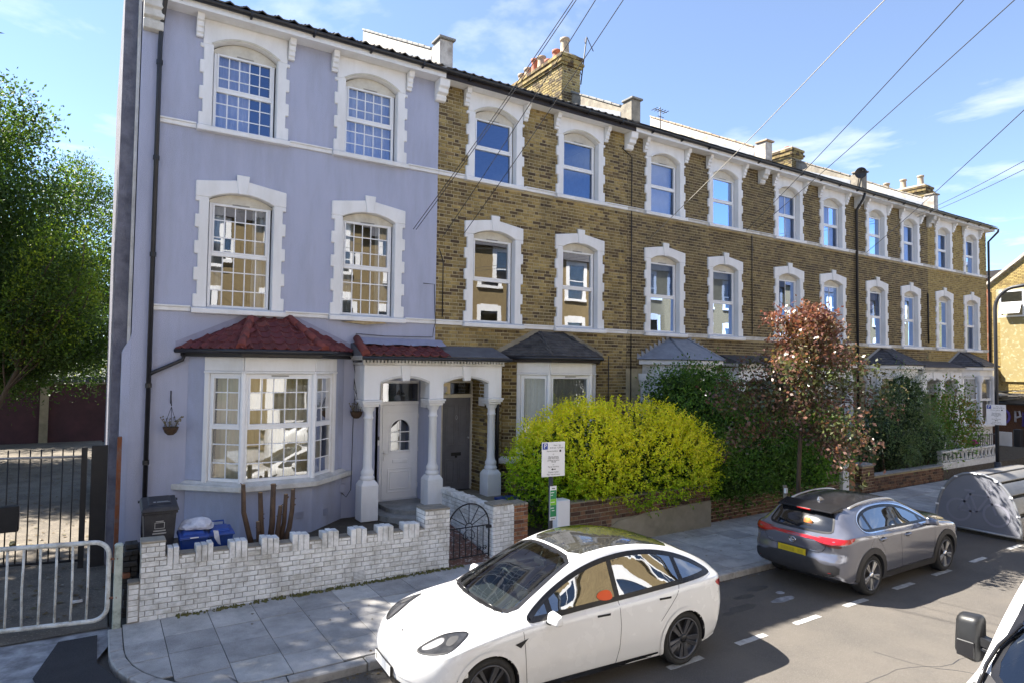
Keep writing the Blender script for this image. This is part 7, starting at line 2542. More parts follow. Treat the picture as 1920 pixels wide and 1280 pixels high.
def patch(name, P, fn, off, material, parent, step=.07, edge=.05):
    """Skin a 2D outline onto the body surface, lifted by off."""
    P = resample(P, edge)
    n = len(P)
    xs = [p[0] for p in P]; ys = [p[1] for p in P]
    pts = [Vector(p[:2]) for p in P]
    x = min(xs) + step / 2
    while x < max(xs):
        y = min(ys) + step / 2
        while y < max(ys):
            if inside_poly(P, x, y):
                pts.append(Vector((x, y)))
            y += step
        x += step
    v, e, f, *_ = mgeo.delaunay_2d_cdt(pts, [(i, (i + 1) % n) for i in range(n)], [], 1, 1e-5)
    V, ok = [], []
    for q in v:
        h = fn(q.x, q.y)
        ok.append(h is not None)
        V.append(h[0] + h[1] * off if h is not None else Vector((0, 0, 0)))
    F = [tuple(t) for t in f if all(ok[i] for i in t)]
    o = smooth_obj(name, V, F, material, parent)
    bm = bmesh.new(); bm.from_mesh(o.data)
    bmesh.ops.recalc_face_normals(bm, faces=bm.faces)
    loose = [q for q in bm.verts if not q.link_faces]
    bmesh.ops.delete(bm, geom=loose, context='VERTS')
    bm.to_mesh(o.data); bm.free()
    return o


def ring(name, A, B, fn, off, material, parent, closed=True):
    """Band between two outlines with equal point counts."""
    n = len(A)
    V, ok = [], []
    for p in list(A) + list(B):
        h = fn(*p)
        ok.append(h is not None)
        V.append(h[0] + h[1] * off if h is not None else Vector((0, 0, 0)))
    F = []
    for i in range(n if closed else n - 1):
        q = (i, (i + 1) % n, n + (i + 1) % n, n + i)
        if all(ok[k] for k in q) and max((V[q[0]] - V[q[2]]).length, (V[q[1]] - V[q[3]]).length) < .4:
            F.append(q)
    return smooth_obj(name, V, F, material, parent)


def seam(name, P, fn, w, off, material, parent, closed=False):
    P = resample(P, .04, closed)
    n = len(P)
    A, B = [], []
    for i in range(n):
        a = Vector(P[i - 1][:2]) if (closed or i > 0) else Vector(P[0][:2])
        c = Vector(P[(i + 1) % n][:2]) if (closed or i < n - 1) else Vector(P[-1][:2])
        t = c - a
        t = t.normalized() if t.length > 1e-9 else Vector((1, 0))
        nn = Vector((-t.y, t.x)) * w / 2
        b = Vector(P[i][:2])
        A.append(tuple(b + nn)); B.append(tuple(b - nn))
    return ring(name, A, B, fn, off, material, parent, closed)


def wheel(parent, c, side, R, width, rim_r, spokes, style):
    """Tyre mesh with rim, spokes and hub cap as its sub-parts; side=+1 faces +y."""
    y0 = 0
    prof = [(rim_r, -width / 2 + .01), (rim_r + .03, -width / 2), (R - .05, -width / 2 - .006), (R - .012, -width / 2 + .02), (R, -width / 2 + .05), (R, 0), (R, width / 2 - .05), (R - .012, width / 2 - .02),
            (R - .05, width / 2 + .006), (rim_r + .03, width / 2), (rim_r, width / 2 - .01), (rim_r - .015, width / 2 - .05), (rim_r - .02, -width / 2 + .05)]
    t = MB().lathe(prof, (0, 0, 0), 48, 'y')
    for k in range(3):
        yy = (-.06 + .06 * k)
        t.lathe([(R + .0015, yy - .006), (R + .002, yy), (R + .0015, yy + .006)], (0, 0, 0), 48, 'y')
    w = t.build('wheel', 'tyre', parent, local=True)
    w.location = c
    w.rotation_euler = (0, 0.35, 0 if side > 0 else math.pi)
    f = width / 2
    b = MB()
    b.lathe([(rim_r + .006, f - .012), (rim_r + .004, f + .002), (rim_r - .014, f + .002), (rim_r - .022, f - .02), (rim_r - .03, f - .09), (.05, f - .11), (0, f - .11)], (0, 0, 0), 48, 'y')
    b.build('rim', 'rim_dark' if style == 'cover' else 'rim_silver' if style != 'twin' else 'rim_dark', w, local=True)
    s = MB()
    for k in range(spokes):
        a0 = 2 * math.pi * k / spokes
        if style == 'twin':
            for d in (-.13, .13):
                ca, sa = math.cos(a0 + d * .55), math.sin(a0 + d * .55)
                cb, sb = math.cos(a0 + d), math.sin(a0 + d)
                p0, p1 = Vector((.05 * ca, 0, .05 * sa)), Vector(((rim_r - .012) * cb, 0, (rim_r - .012) * sb))
                dd = (p1 - p0).normalized(); nn = Vector((-dd.z, 0, dd.x))
                s.hexa([(*(p0 - nn * .014 + Vector((0, f - .03, 0))),), (*(p1 - nn * .022 + Vector((0, f - .035, 0))),), (*(p1 + nn * .022 + Vector((0, f - .035, 0))),), (*(p0 + nn * .014 + Vector((0, f - .03, 0))),)],
                       [(*(p0 - nn * .012 + Vector((0, f - .012, 0))),), (*(p1 - nn * .017 + Vector((0, f - .004, 0))),), (*(p1 + nn * .017 + Vector((0, f - .004, 0))),), (*(p0 + nn * .012 + Vector((0, f - .012, 0))),)])
        else:
            for d, wd in ((-.16, .030), (.22, .020)):
                p0 = Vector((.045 * math.cos(a0 + d * 2), 0, .045 * math.sin(a0 + d * 2)))
                p1 = Vector(((rim_r - .01) * math.cos(a0 + d), 0, (rim_r - .01) * math.sin(a0 + d)))
                dd = (p1 - p0).normalized(); nn = Vector((-dd.z, 0, dd.x))
                U = lambda p, y: tuple(p + Vector((0, y, 0)))
                s.hexa([U(p0 - nn * wd * .7, f - .04), U(p1 - nn * wd * 1.35, f - .03), U(p1 + nn * wd * 1.35, f - .03), U(p0 + nn * wd * .7, f - .04)],
                       [U(p0 - nn * wd * .6, f - .012), U(p1 - nn * wd * 1.2, f + .000), U(p1 + nn * wd * 1.2, f - .012), U(p0 + nn * wd * .6, f - .012)])
    s.build('spoke', 'rim_dark' if style == 'cover' else 'rim_silver', w, bevel=.003, local=True)
    MB().lathe([(.055, f - .03), (.055, f - .006), (.04, f + .004), (0, f + .006)], (0, 0, 0), 20, 'y').build('hub_cap', 'trim_black' if style == 'cover' else 'chrome', w, local=True)
    return w


def make_car(S, name, label, cat, loc, rz, scale):
    root = thing(name, label, cat, loc, 'parked vehicles', rz)
    root.scale = (scale,) * 3
    B = CarBody(S)
    top = B.top()
    Ra = S['arch']
    holes = []
    for ax in S['axles']:
        holes.append(('c', ax, S['R'], Ra))
    dlo = chaikin(S['dlo'], 2)
    dlo_r = resample(dlo, .05)
    ins = inset(dlo_r, .045)
    ins_cut = inset(dlo_r, .012)
    ws = chaikin(S['ws_top'], 1)
    # body shell with openings under the glass and in the wheel arches
    keep = []
    vy = B.V
    ws_in = inset(resample(ws, .05), .012)
    rw = S.get('rw_end')
    rw_in = inset(resample(chaikin(rw, 1), .05), .05) if rw else None
    for f in B.F:
        c = vy[list(f)].mean(0)
        if any(math.hypot(c[0] - h[1], c[2] - h[2]) < h[3] and abs(c[1]) > .45 for h in holes):
            continue
        if abs(c[1]) > .35 and inside_poly(ins_cut, c[0], c[2]) and not S.get('solid_side'):
            continue
        if c[2] > S['glass_z'] and inside_poly(ws_in, c[0], c[1]):
            continue
        if rw_in and c[0] < 0 and c[2] > S['glass_z'] and inside_poly(rw_in, c[1], c[2]) and c[0] < S['rw_x']:
            continue
        keep.append(f)
    body = smooth_obj('body', B.V, keep, S['paint'], root)
    bm = bmesh.new(); bm.from_mesh(body.data)
    bmesh.ops.remove_doubles(bm, verts=bm.verts, dist=1e-4)
    bmesh.ops.delete(bm, geom=[q for q in bm.verts if not q.link_faces], context='VERTS')
    bmesh.ops.recalc_face_normals(bm, faces=bm.faces)
    bm.to_mesh(body.data); bm.free()
    # arches
    for ax in S['axles']:
        for s in (1, -1):
            fn = B.side(s)
            angs = [math.radians(a) for a in np.linspace(-24, 204, 44)]
            angs = [a for a in angs if fn(ax + (Ra - .012) * math.cos(a), S['R'] + (Ra - .012) * math.sin(a)) and fn(ax + S['lip'] * math.cos(a), S['R'] + S['lip'] * math.sin(a))]
            r0, r1 = Ra - .012, S['lip']
            A_ = [(ax + r0 * math.cos(a), S['R'] + r0 * math.sin(a)) for a in angs]
            B_ = [(ax + r1 * math.cos(a), S['R'] + r1 * math.sin(a)) for a in angs]
            ring('wheel_arch', A_, B_, fn, .010, S['lip_mat'], root, closed=False)
            # return edge and liner
            V, F = [], []
            for a in angs:
                h = fn(ax + r0 * math.cos(a), S['R'] + r0 * math.sin(a))
                yy = h[0].y if h else s * .8
                V += [(ax + r0 * math.cos(a), yy + s * .010, S['R'] + r0 * math.sin(a)), (ax + r0 * math.cos(a), s * .50, S['R'] + r0 * math.sin(a))]
            for i in range(len(angs) - 1):
                F.append((2 * i, 2 * i + 2, 2 * i + 3, 2 * i + 1))
            smooth_obj('arch_liner', V, F, 'cabin_dark', root)
        MB().box(ax - Ra, ax + Ra, -.50, .50, .16, S['R'] + Ra).build('wheel_well', 'cabin_dark', root, local=True)
    for ax in S['axles']:
        for s in (1, -1):
            wheel(root, (ax, s * S['track'], S['R']), s, S['R'], .235, S['rim'], S['spokes'], S['wheel'])
    # side glass
    for s in (1, -1):
        fn = B.side(s)
        ring('window_surround', dlo_r, ins, fn, .004, 'trim_black', root)
        if S.get('chrome'):
            ring('chrome_strip', inset(dlo_r, -.016), inset(dlo_r, .004), fn, .008, 'chrome', root)
        else:
            ring('chrome_strip', inset(dlo_r, -.008), inset(dlo_r, .002), fn, .006, 'trim_black', root)
        px = S['pillars']
        bounds = [99] + px + [-99]
        for a, b in zip(bounds[:-1], bounds[1:]):
            poly = [p for p in clip_x(ins, b + (.035 if b > -90 else 0), a - (.035 if a < 90 else 0))]
            if len(poly) > 3:
                patch('side_window', poly, fn, .001, S.get('glass', 'car_glass'), root, edge=.06)
        for p in px:
            poly = clip_x(ins, p - .036, p + .036)
            if len(poly) > 3:
                patch('pillar', poly, fn, .003, 'trim_black', root, edge=.05)
        for P in S['seams']:
            seam('panel_gap', P, fn, .007, .0015, 'trim_black', root)
        for (hx, hz) in S['handles']:
            h = fn(hx, hz)
            if h:
                y = h[0].y
                if S.get('chrome'):
                    MB().hexa([(hx - .10, y - s * .01, hz - .018), (hx + .10, y - s * .01, hz - .018), (hx + .10, y + s * .035, hz - .012), (hx - .10, y + s * .035, hz - .012)],
                              [(hx - .10, y - s * .01, hz + .018), (hx + .10, y - s * .01, hz + .018), (hx + .09, y + s * .03, hz + .014), (hx - .09, y + s * .03, hz + .014)]).build('door_handle', S['paint'], root, bevel=.008, local=True)
                    patch('handle_recess', chaikin([(hx - .08, hz - .045), (hx + .08, hz - .045), (hx + .08, hz + .035), (hx - .08, hz + .035)], 2), fn, .002, 'cabin_dark', root)
                else:
                    MB().hexa([(hx - .10, y - s * .01, hz - .016), (hx + .10, y - s * .01, hz - .010), (hx + .10, y + s * .006, hz - .010), (hx - .10, y + s * .006, hz - .016)],
                              [(hx - .10, y - s * .01, hz + .012), (hx + .10, y - s * .01, hz + .016), (hx + .10, y + s * .006, hz + .016), (hx - .10, y + s * .006, hz + .012)]).build('door_handle', 'trim_black', root, bevel=.004, local=True)
        # mirror
        mx, my, mz = S['mirror']
        m = MB()
        k = S.get('mk', 1.0)
        m.hexa([(mx - .05 * k, s * (my - .10 * k), mz - .065 * k), (mx + .07 * k, s * (my - .08 * k), mz - .065 * k), (mx + .05 * k, s * (my + .12 * k), mz - .055 * k), (mx - .05 * k, s * (my + .13 * k), mz - .055 * k)],
               [(mx - .05 * k, s * (my - .10 * k), mz + .075 * k), (mx + .05 * k, s * (my - .08 * k), mz + .06 * k), (mx + .03 * k, s * (my + .11 * k), mz + .05 * k), (mx - .05 * k, s * (my + .12 * k), mz + .065 * k)])
        if S.get('tall_mirror'):
            m = MB()
            m.hexa([(mx - .09, s * (my - .11), mz - .20), (mx + .10, s * (my - .10), mz - .20), (mx + .08, s * (my + .10), mz - .17), (mx - .09, s * (my + .11), mz - .17)],
                   [(mx - .09, s * (my - .11), mz + .20), (mx + .07, s * (my - .10), mz + .18), (mx + .05, s * (my + .09), mz + .16), (mx - .09, s * (my + .11), mz + .18)])
            MB().box(mx + .080, mx + .104, s * (my - .075) if s > 0 else s * (my + .06), s * (my + .06) if s > 0 else s * (my - .075), mz - .155, mz - .02).build('mirror_inset', 'trim_black', root, bevel=.006, local=True)
        mo = m.build('door_mirror', S.get('mirror_mat', S['paint']), root, bevel=.034 * k, local=True, segs=4)
        mo.data.polygons.foreach_set('use_smooth', [True] * len(mo.data.polygons))
        MB().hexa([(mx - .03, s * (my - .20), mz - .10), (mx + .05, s * (my - .20), mz - .10), (mx + .05, s * (my - .02), mz - .075), (mx - .03, s * (my - .02), mz - .075)],
                  [(mx - .03, s * (my - .20), mz - .06), (mx + .05, s * (my - .20), mz - .06), (mx + .04, s * (my - .02), mz - .045), (mx - .03, s * (my - .02), mz - .045)]).build('mirror_arm', 'trim_black', root, bevel=.01, local=True)
    # windscreen
    wsr = resample(ws, .05)
    ring('windscreen_border', wsr, inset(wsr, .055), top, .003, 'trim_black', root)
    patch('windscreen', inset(wsr, .05), top, .0015, 'car_glass', root, edge=.06)
    return root, B


def clip_x(P, a, b):
    """Clip a closed outline to a <= x <= b."""
    def half(Q, f, lim):
        out = []
        for p, q in zip(Q, Q[1:] + Q[:1]):
            fp, fq = f(p), f(q)
            if fp >= 0:
                out.append(p)
            if (fp >= 0) != (fq >= 0):
                t = fp / (fp - fq)
                out.append((p[0] + (q[0] - p[0]) * t, p[1] + (q[1] - p[1]) * t))
        return out
    Q = half(list(P), lambda p: p[0] - a, a)
    return half(Q, lambda p: b - p[0], b) if Q else Q


def cabin(root, x_dash, z_dash, w, x_rear, z_floor, seat_mat, right_hand=True, rear=True):
    c = MB()
    c.box(x_rear, x_dash + .25, -w, w, z_floor, z_floor + .03)
    for s in (-1, 1):
        c.box(x_rear, x_dash + .1, s * w - .015, s * w + .015, z_floor, z_dash - .02)
    c.box(x_rear - .02, x_rear, -w, w, z_floor, z_dash)
    c.build('cabin_lining', 'cabin_dark', root, local=True)
    d = MB()
    v = w * .86
    d.hexa([(x_dash - .35, -w, z_dash - .30), (x_dash + .22, -v, z_dash - .30), (x_dash + .22, v, z_dash - .30), (x_dash - .35, w, z_dash - .30)],
           [(x_dash - .30, -w * .95, z_dash - .02), (x_dash + .20, -v * .9, z_dash - .08), (x_dash + .20, v * .9, z_dash - .08), (x_dash - .30, w * .95, z_dash - .02)])
    d.build('dashboard', 'cabin_dark', root, bevel=.03, local=True)
    sd = -1 if right_hand else 1
    st = MB()
    cy = sd * .37
    M = Matrix.Translation((x_dash - .48, cy, z_dash + .02)) @ Matrix.Rotation(math.radians(-65), 4, 'Y')
    st.xf = M
    st.tube([(.18 * math.cos(a), .18 * math.sin(a), 0) for a in [2 * math.pi * k / 24 for k in range(24)]], .016, 6, closed=True)
    st.box(-.17, .17, -.02, .02, -.015, .01).box(-.02, .02, -.17, .0, -.015, .01)
    st.build('steering_wheel', 'seat_black', root, local=True)
    for s in (-1, 1):
        q = MB()
        cy = s * .38
        xs = x_dash - 1.05
        q.hexa([(xs - .25, cy - .25, z_floor + .2), (xs + .28, cy - .25, z_floor + .22), (xs + .28, cy + .25, z_floor + .22), (xs - .25, cy + .25, z_floor + .2)],
               [(xs - .25, cy - .25, z_floor + .34), (xs + .28, cy - .25, z_floor + .40), (xs + .28, cy + .25, z_floor + .40), (xs - .25, cy + .25, z_floor + .34)])
        q.hexa([(xs - .33, cy - .24, z_floor + .3), (xs - .18, cy - .24, z_floor + .3), (xs - .18, cy + .24, z_floor + .3), (xs - .33, cy + .24, z_floor + .3)],
               [(xs - .50, cy - .20, z_floor + .92), (xs - .38, cy - .20, z_floor + .92), (xs - .38, cy + .20, z_floor + .92), (xs - .50, cy + .20, z_floor + .92)])
        q.hexa([(xs - .51, cy - .13, z_floor + .94), (xs - .41, cy - .13, z_floor + .94), (xs - .41, cy + .13, z_floor + .94), (xs - .51, cy + .13, z_floor + .94)],
               [(xs - .54, cy - .12, z_floor + 1.10), (xs - .45, cy - .12, z_floor + 1.10), (xs - .45, cy + .12, z_floor + 1.10), (xs - .54, cy + .12, z_floor + 1.10)])
        q.build('front_seat', seat_mat, root, bevel=.05, segs=3, local=True)
    if rear:
        q = MB()
        xs = x_dash - 1.95
        q.hexa([(xs - .2, -.6, z_floor + .25), (xs + .3, -.6, z_floor + .25), (xs + .3, .6, z_floor + .25), (xs - .2, .6, z_floor + .25)],
               [(xs - .2, -.6, z_floor + .4), (xs + .3, -.6, z_floor + .42), (xs + .3, .6, z_floor + .42), (xs - .2, .6, z_floor + .4)])
        q.hexa([(xs - .3, -.6, z_floor + .35), (xs - .15, -.6, z_floor + .35), (xs - .15, .6, z_floor + .35), (xs - .3, .6, z_floor + .35)],
               [(xs - .5, -.55, z_floor + .95), (xs - .38, -.55, z_floor + .95), (xs - .38, .55, z_floor + .95), (xs - .5, .55, z_floor + .95)])
        q.build('rear_seat', seat_mat, root, bevel=.05, segs=3, local=True)


# ------------------------------------------------------------------ white electric crossover
WHITE = dict(
    xf=2.33, xr=-2.43, af=.62, ar=.50, nf=2.5, nr=3.2,
    zt=[(2.33, .74), (2.22, .80), (2.0, .885), (1.7, .955), (1.4, 1.005), (1.18, 1.045), (1.0, 1.115), (.7, 1.265), (.4, 1.405), (.1, 1.52), (-.2, 1.59), (-.5, 1.620), (-.8, 1.612), (-1.2, 1.555), (-1.6, 1.45), (-1.95, 1.31), (-2.2, 1.18), (-2.34, 1.10), (-2.43, 1.06)],
    zs=[(2.33, .66), (2.0, .78), (1.445, .895), (1.0, .945), (0, .985), (-1.0, 1.03), (-1.6, 1.065), (-2.1, 1.06), (-2.43, .98)],
    zf=[(2.33, .26), (1.9, .20), (1.0, .19), (-1.6, .20), (-2.1, .27), (-2.43, .36)],
    W=[(2.33, .86), (1.9, .925), (1.4, .955), (.5, .945), (-.5, .95), (-1.4, .965), (-2.0, .93), (-2.43, .84)],
    wr=[(2.33, .58), (1.8, .66), (1.3, .74), (1.0, .775), (.5, .72), (0, .69), (-.5, .68), (-1.2, .675), (-1.8, .68), (-2.43, .75)],
    drop=[(2.33, .03), (1.4, .05), (1.0, .06), (.6, .075), (0, .085), (-.6, .085), (-1.5, .075), (-2.0, .05), (-2.43, .03)],
    ws=.955, tum=.006, kf=[(.2, .10), (.4, .015), (.55, .0), (.7, .05), (.85, .16), (1.2, .3)], kr=[(.3, .14), (.5, .03), (.7, .0), (.95, .02), (1.1, .0), (1.3, .0)],
    axles=(1.445, -1.445), R=.352, arch=.385, lip=.425, lip_mat='paint_white', track=.815, rim=.262, spokes=5, wheel='cover', paint='paint_white',
    dlo=[(.98, .965), (.80, 1.09), (.45, 1.27), (.10, 1.405), (-.25, 1.485), (-.65, 1.515), (-1.05, 1.49), (-1.45, 1.405), (-1.80, 1.27), (-2.02, 1.135), (-1.98, 1.10), (-1.5, 1.075), (-.7, 1.03), (.2, .995), (.7, .970)],
    ws_top=[(1.20, -.50), (1.24, 0), (1.20, .50), (1.06, .735), (.70, .675), (.34, .615), (.10, .575), (.07, 0), (.10, -.575), (.34, -.615), (.70, -.675), (1.06, -.735)],
    glass_z=.93, pillars=[.62, -.36, -1.42],
    seams=[[(1.02, .93), (1.00, .72), (.985, .5), (.96, .30), (.90, .225)], [(-.36, 1.01), (-.38, .72), (-.36, .45), (-.30, .225)], [(-1.36, 1.06), (-1.30, .95), (-1.16, .80), (-1.02, .66)], [(-.9, .225), (-.3, .225), (.9, .225)]],
    handles=[(-.12, .885), (-1.10, .935)], mirror=(.66, 1.02, 1.01), glass='car_glass_side')
CW, BW_ = make_car(WHITE, 'parked_car', 'white electric crossover car parked nose towards the viewer in front of the white wall', 'car', (4.33, -6.78, -.11), math.radians(177.0), .97)
cabin(CW, .95, 1.0, .80, -1.9, .32, 'seat_black')
top = BW_.top()
for nm, poly, m_, off in (
        ('roof_glass', [(.045, -.52), (.03, 0), (.045, .52), (-.35, .565), (-.8, .575), (-1.2, .565), (-1.55, .55), (-1.60, 0), (-1.55, -.55), (-1.2, -.565), (-.8, -.575), (-.35, -.565)], 'roof_glass', .003),
        ('rear_window', [(-1.64, -.53), (-1.66, 0), (-1.64, .53), (-1.95, .555), (-2.18, .57), (-2.22, 0), (-2.18, -.57), (-1.95, -.555)], 'roof_glass', .003)):
    patch(nm, chaikin(poly, 1), top, off, m_, CW, edge=.06, step=.09)
seam('bonnet_gap', [(1.27, -.70), (1.31, 0), (1.27, .70)], top, .008, .0015, 'trim_black', CW)
for s in (1, -1):
    seam('bonnet_gap', [(1.25, s * .72), (1.6, s * .715), (1.9, s * .67), (2.05, s * .60)], top, .006, .004, 'trim_black', CW)
    # headlight: wedge swept back along the wing
    P = [(2.13, .47), (1.99, .49), (1.86, .535), (1.72, .61), (1.58, .70), (1.69, .775), (1.81, .825), (1.91, .82), (2.03, .71), (2.11, .575)]
    P = chaikin([(x, s * y) for x, y in P], 2)
    patch('headlight', P, top, .006, 'lamp_lens', CW, step=.04, edge=.025)
    seam('headlight_edge', P, top, .016, .008, 'trim_black', CW, closed=True)
    Q = chaikin([(x, s * y) for x, y in [(2.08, .50), (1.96, .535), (1.84, .58), (1.86, .66), (1.98, .64), (2.07, .57)]], 2)
    patch('headlight_reflector', Q, top, .009, 'rim_dark', CW, step=.04, edge=.025)
    Q = chaikin([(x, s * y) for x, y in [(1.80, .63), (1.70, .68), (1.74, .74), (1.84, .77), (1.88, .70)]], 2)
    patch('headlight_projector', Q, top, .009, 'cabin_dark', CW, step=.04, edge=.025)
    fn = BW_.side(s)
    patch('repeater', [(.955, .825), (1.135, .785), (1.06, .735)], fn, .004, 'trim_black', CW, edge=.03)
    # tail lamp
    patch('tail_lamp', chaikin([(-2.40, .98), (-2.10, 1.02), (-2.02, .99), (-2.18, .90), (-2.40, .86)], 1), fn, .005, 'lamp_red', CW, edge=.04, step=.05)
    ring('sill_trim', [(x, .275) for x in np.linspace(1.0, -1.0, 20)], [(x, .205) for x in np.linspace(1.0, -1.0, 20)], fn, .004, 'trim_black', CW, closed=False)
fe = BW_.end(1)
patch('lower_grille', chaikin([(-.62, .30), (.62, .30), (.56, .40), (.3, .415), (-.3, .415), (-.56, .40)], 1), fe, .005, 'trim_black', CW, edge=.05)
pl = MB().box(2.325, 2.345, -.27, .27, .415, .535).build('plate_holder', 'trim_black', CW, local=True)
MB().box(2.3455, 2.349, -.26, .26, .422, .528).build('number_plate', 'plate_white', CW, local=True)
for k in range(9):
    MB().box(2.3492, 2.3502, -.235 + .052 * k, -.235 + .052 * k + .046, .44, .51).build('plate_blur', random.choice(['concrete', 'plate_white', 'sign_white']), CW, local=True)
# T shaped bonnet badge
h = top(2.13, 0)
bd = MB()
zz = lambda x, y: (lambda q: tuple(q[0] + q[1] * .004))(top(x, y))
bd.add([zz(2.115, -.035), zz(2.105, -.035), zz(2.10, 0), zz(2.105, .035), zz(2.115, .035), zz(2.12, 0)], [(0, 1, 2, 3, 4, 5)])
bd.add([zz(2.12, -.008), zz(2.12, .008), zz(2.175, .002), zz(2.175, -.002)], [(0, 1, 2, 3)])
bd.build('bonnet_badge', 'rim_dark', CW, local=True)
MB().hexa([(.45, -.07, .86), (.50, -.07, .86), (.50, .28, .86), (.45, .28, .86)], [(.50, -.20, 1.06), (.52, -.20, 1.06), (.52, .18, 1.06), (.50, .18, 1.06)]).build('touch_screen', 'cabin_dark', CW, local=True)
MB().tube([(.18, 0, 1.46), (.22, 0, 1.36)], .012, 5).box(.20, .24, -.12, .12, 1.30, 1.37).build('rear_view_mirror', 'seat_black', CW, local=True)
wp = MB()
for s in (-1, 1):
    a = Vector(zz(1.20, s * .12)) + Vector((0, 0, .02)); b = Vector(zz(1.14, s * .62)) + Vector((0, 0, .02))
    MB().tube([a, b], .010, 5).build('wiper', 'trim_black', CW, local=True)
fnl = BW_.side(1)
patch('door_sticker', chaikin([(-.29, 1.035), (-.12, 1.04), (-.05, 1.085), (-.10, 1.135), (-.22, 1.15), (-.29, 1.12)], 2), fnl, .008, 'orange_print', CW, edge=.03)

# ------------------------------------------------------------------ grey SUV
GREY = dict(
    xf=2.20, xr=-2.27, af=.55, ar=.34, nf=2.6, nr=3.0,
    zt=[(2.20, .90), (2.0, .965), (1.6, 1.02), (1.15, 1.07), (.95, 1.12), (.7, 1.245), (.4, 1.375), (.1, 1.465), (-.2, 1.51), (-.6, 1.525), (-1.0, 1.51), (-1.4, 1.47), (-1.70, 1.425), (-1.78, 1.39), (-1.90, 1.26), (-2.05, 1.10), (-2.14, 1.035), (-2.22, 1.00), (-2.27, .98)],
    zs=[(2.20, .78), (1.8, .88), (1.32, .955), (.9, .985), (0, 1.0), (-1.0, 1.03), (-1.5, 1.06), (-1.9, 1.05), (-2.27, .93)],
    zf=[(2.20, .26), (1.8, .22), (1.0, .21), (-1.5, .22), (-2.0, .29), (-2.27, .38)],
    W=[(2.20, .84), (1.7, .91), (1.2, .92), (.3, .90), (-.5, .905), (-1.3, .925), (-1.8, .905), (-2.27, .85)],
    wr=[(2.20, .70), (1.6, .74), (1.0, .77), (.5, .70), (0, .66), (-.6, .645), (-1.2, .64), (-1.75, .655), (-2.0, .74), (-2.27, .86)],
    drop=[(2.20, .03), (1.4, .05), (.9, .06), (.4, .07), (-.6, .075), (-1.5, .07), (-1.8, .06), (-2.0, .05), (-2.27, .03)],
    ws=.95, tum=.004, kf=[(.2, .10), (.45, .0), (.7, .0), (.9, .06), (1.2, .2)], kr=[(.3, .10), (.45, .0), (.62, .0), (.78, .055), (.95, .03), (1.05, .05), (1.5, .05)],
    axles=(1.32, -1.32), R=.345, arch=.385, lip=.475, lip_mat='clad', track=.785, rim=.255, spokes=5, wheel='twin', paint='paint_grey',
    dlo=[(.80, 1.02), (.62, 1.13), (.30, 1.28), (-.02, 1.375), (-.40, 1.425), (-.80, 1.43), (-1.10, 1.405), (-1.35, 1.34), (-1.50, 1.24), (-1.52, 1.13), (-1.42, 1.07), (-1.0, 1.055), (-.2, 1.035), (.5, 1.02)],
    ws_top=[(1.10, -.5), (1.13, 0), (1.10, .5), (.98, .69), (.6, .645), (.28, .61), (.10, .57), (.07, 0), (.10, -.57), (.28, -.61), (.6, -.645), (.98, -.69)],
    glass_z=.98, pillars=[.50, -.34, -1.22],
    seams=[[(.90, .99), (.88, .8), (.86, .55), (.80, .30)], [(-.32, 1.03), (-.33, .75), (-.30, .45), (-.27, .30)], [(-1.20, 1.06), (-1.12, .93), (-.98, .80), (-.90, .68)], [(.80, .30), (-.27, .30), (-.86, .30)]],
    handles=[(-.10, .90), (-.98, .925)], mirror=(.58, .99, 1.06), chrome=True, glass='car_glass_dark', mirror_mat='paint_grey')
CG, BG = make_car(GREY, 'parked_car', 'metallic grey SUV with a red light bar and yellow rear plate', 'car', (11.67, -6.74, -.11), 0.0, .98)
cabin(CG, .92, 1.0, .76, -1.6, .34, 'seat_black')
re_ = BG.end(-1)
top = BG.top()
sm = lambda P, it=2: chaikin(P, it)
rwp = sm([(-.60, 1.075), (-.3, 1.06), (.3, 1.06), (.60, 1.075), (.585, 1.15), (.52, 1.33), (.45, 1.375), (0, 1.39), (-.45, 1.375), (-.52, 1.33), (-.585, 1.15)])
patch('rear_window', rwp, re_, .004, 'roof_glass_clean' if 'roof_glass_clean' in MATS else 'trim_black', CG, edge=.06)
seam('rear_window_edge', rwp, re_, .03, .0055, 'trim_black', CG, closed=True)
patch('roof_panel', sm([(.02, -.50), (.02, .50), (-.6, .52), (-1.3, .52), (-1.60, .50), (-1.60, -.50), (-1.3, -.52), (-.6, -.52)], 1), top, .003, 'trim_black', CG, edge=.07, step=.1)
sp_ = MB()
sp_.hexa([(-1.62, -.56, 1.395), (-1.90, -.52, 1.375), (-1.90, .52, 1.375), (-1.62, .56, 1.395)], [(-1.58, -.56, 1.475), (-1.90, -.52, 1.405), (-1.90, .52, 1.405), (-1.58, .56, 1.475)])
sp_.build('spoiler', 'trim_black', CG, bevel=.012, segs=2, local=True)
MB().box(-1.912, -1.90, -.13, .13, 1.378, 1.398).build('brake_lamp', 'lamp_red', CG, local=True)
for s in (1, -1):
    pts = []
    for x in np.linspace(.05, -1.45, 14):
        h = top(x, s * .555)
        pts.append(h[0] + Vector((0, 0, .035 * math.sin(math.pi * min(1, max(0, (x + 1.45) / 1.5))) ** .4 + .004)))
    MB().tube(pts, .020, 8).build('roof_rail', 'rim_silver', CG, local=True)
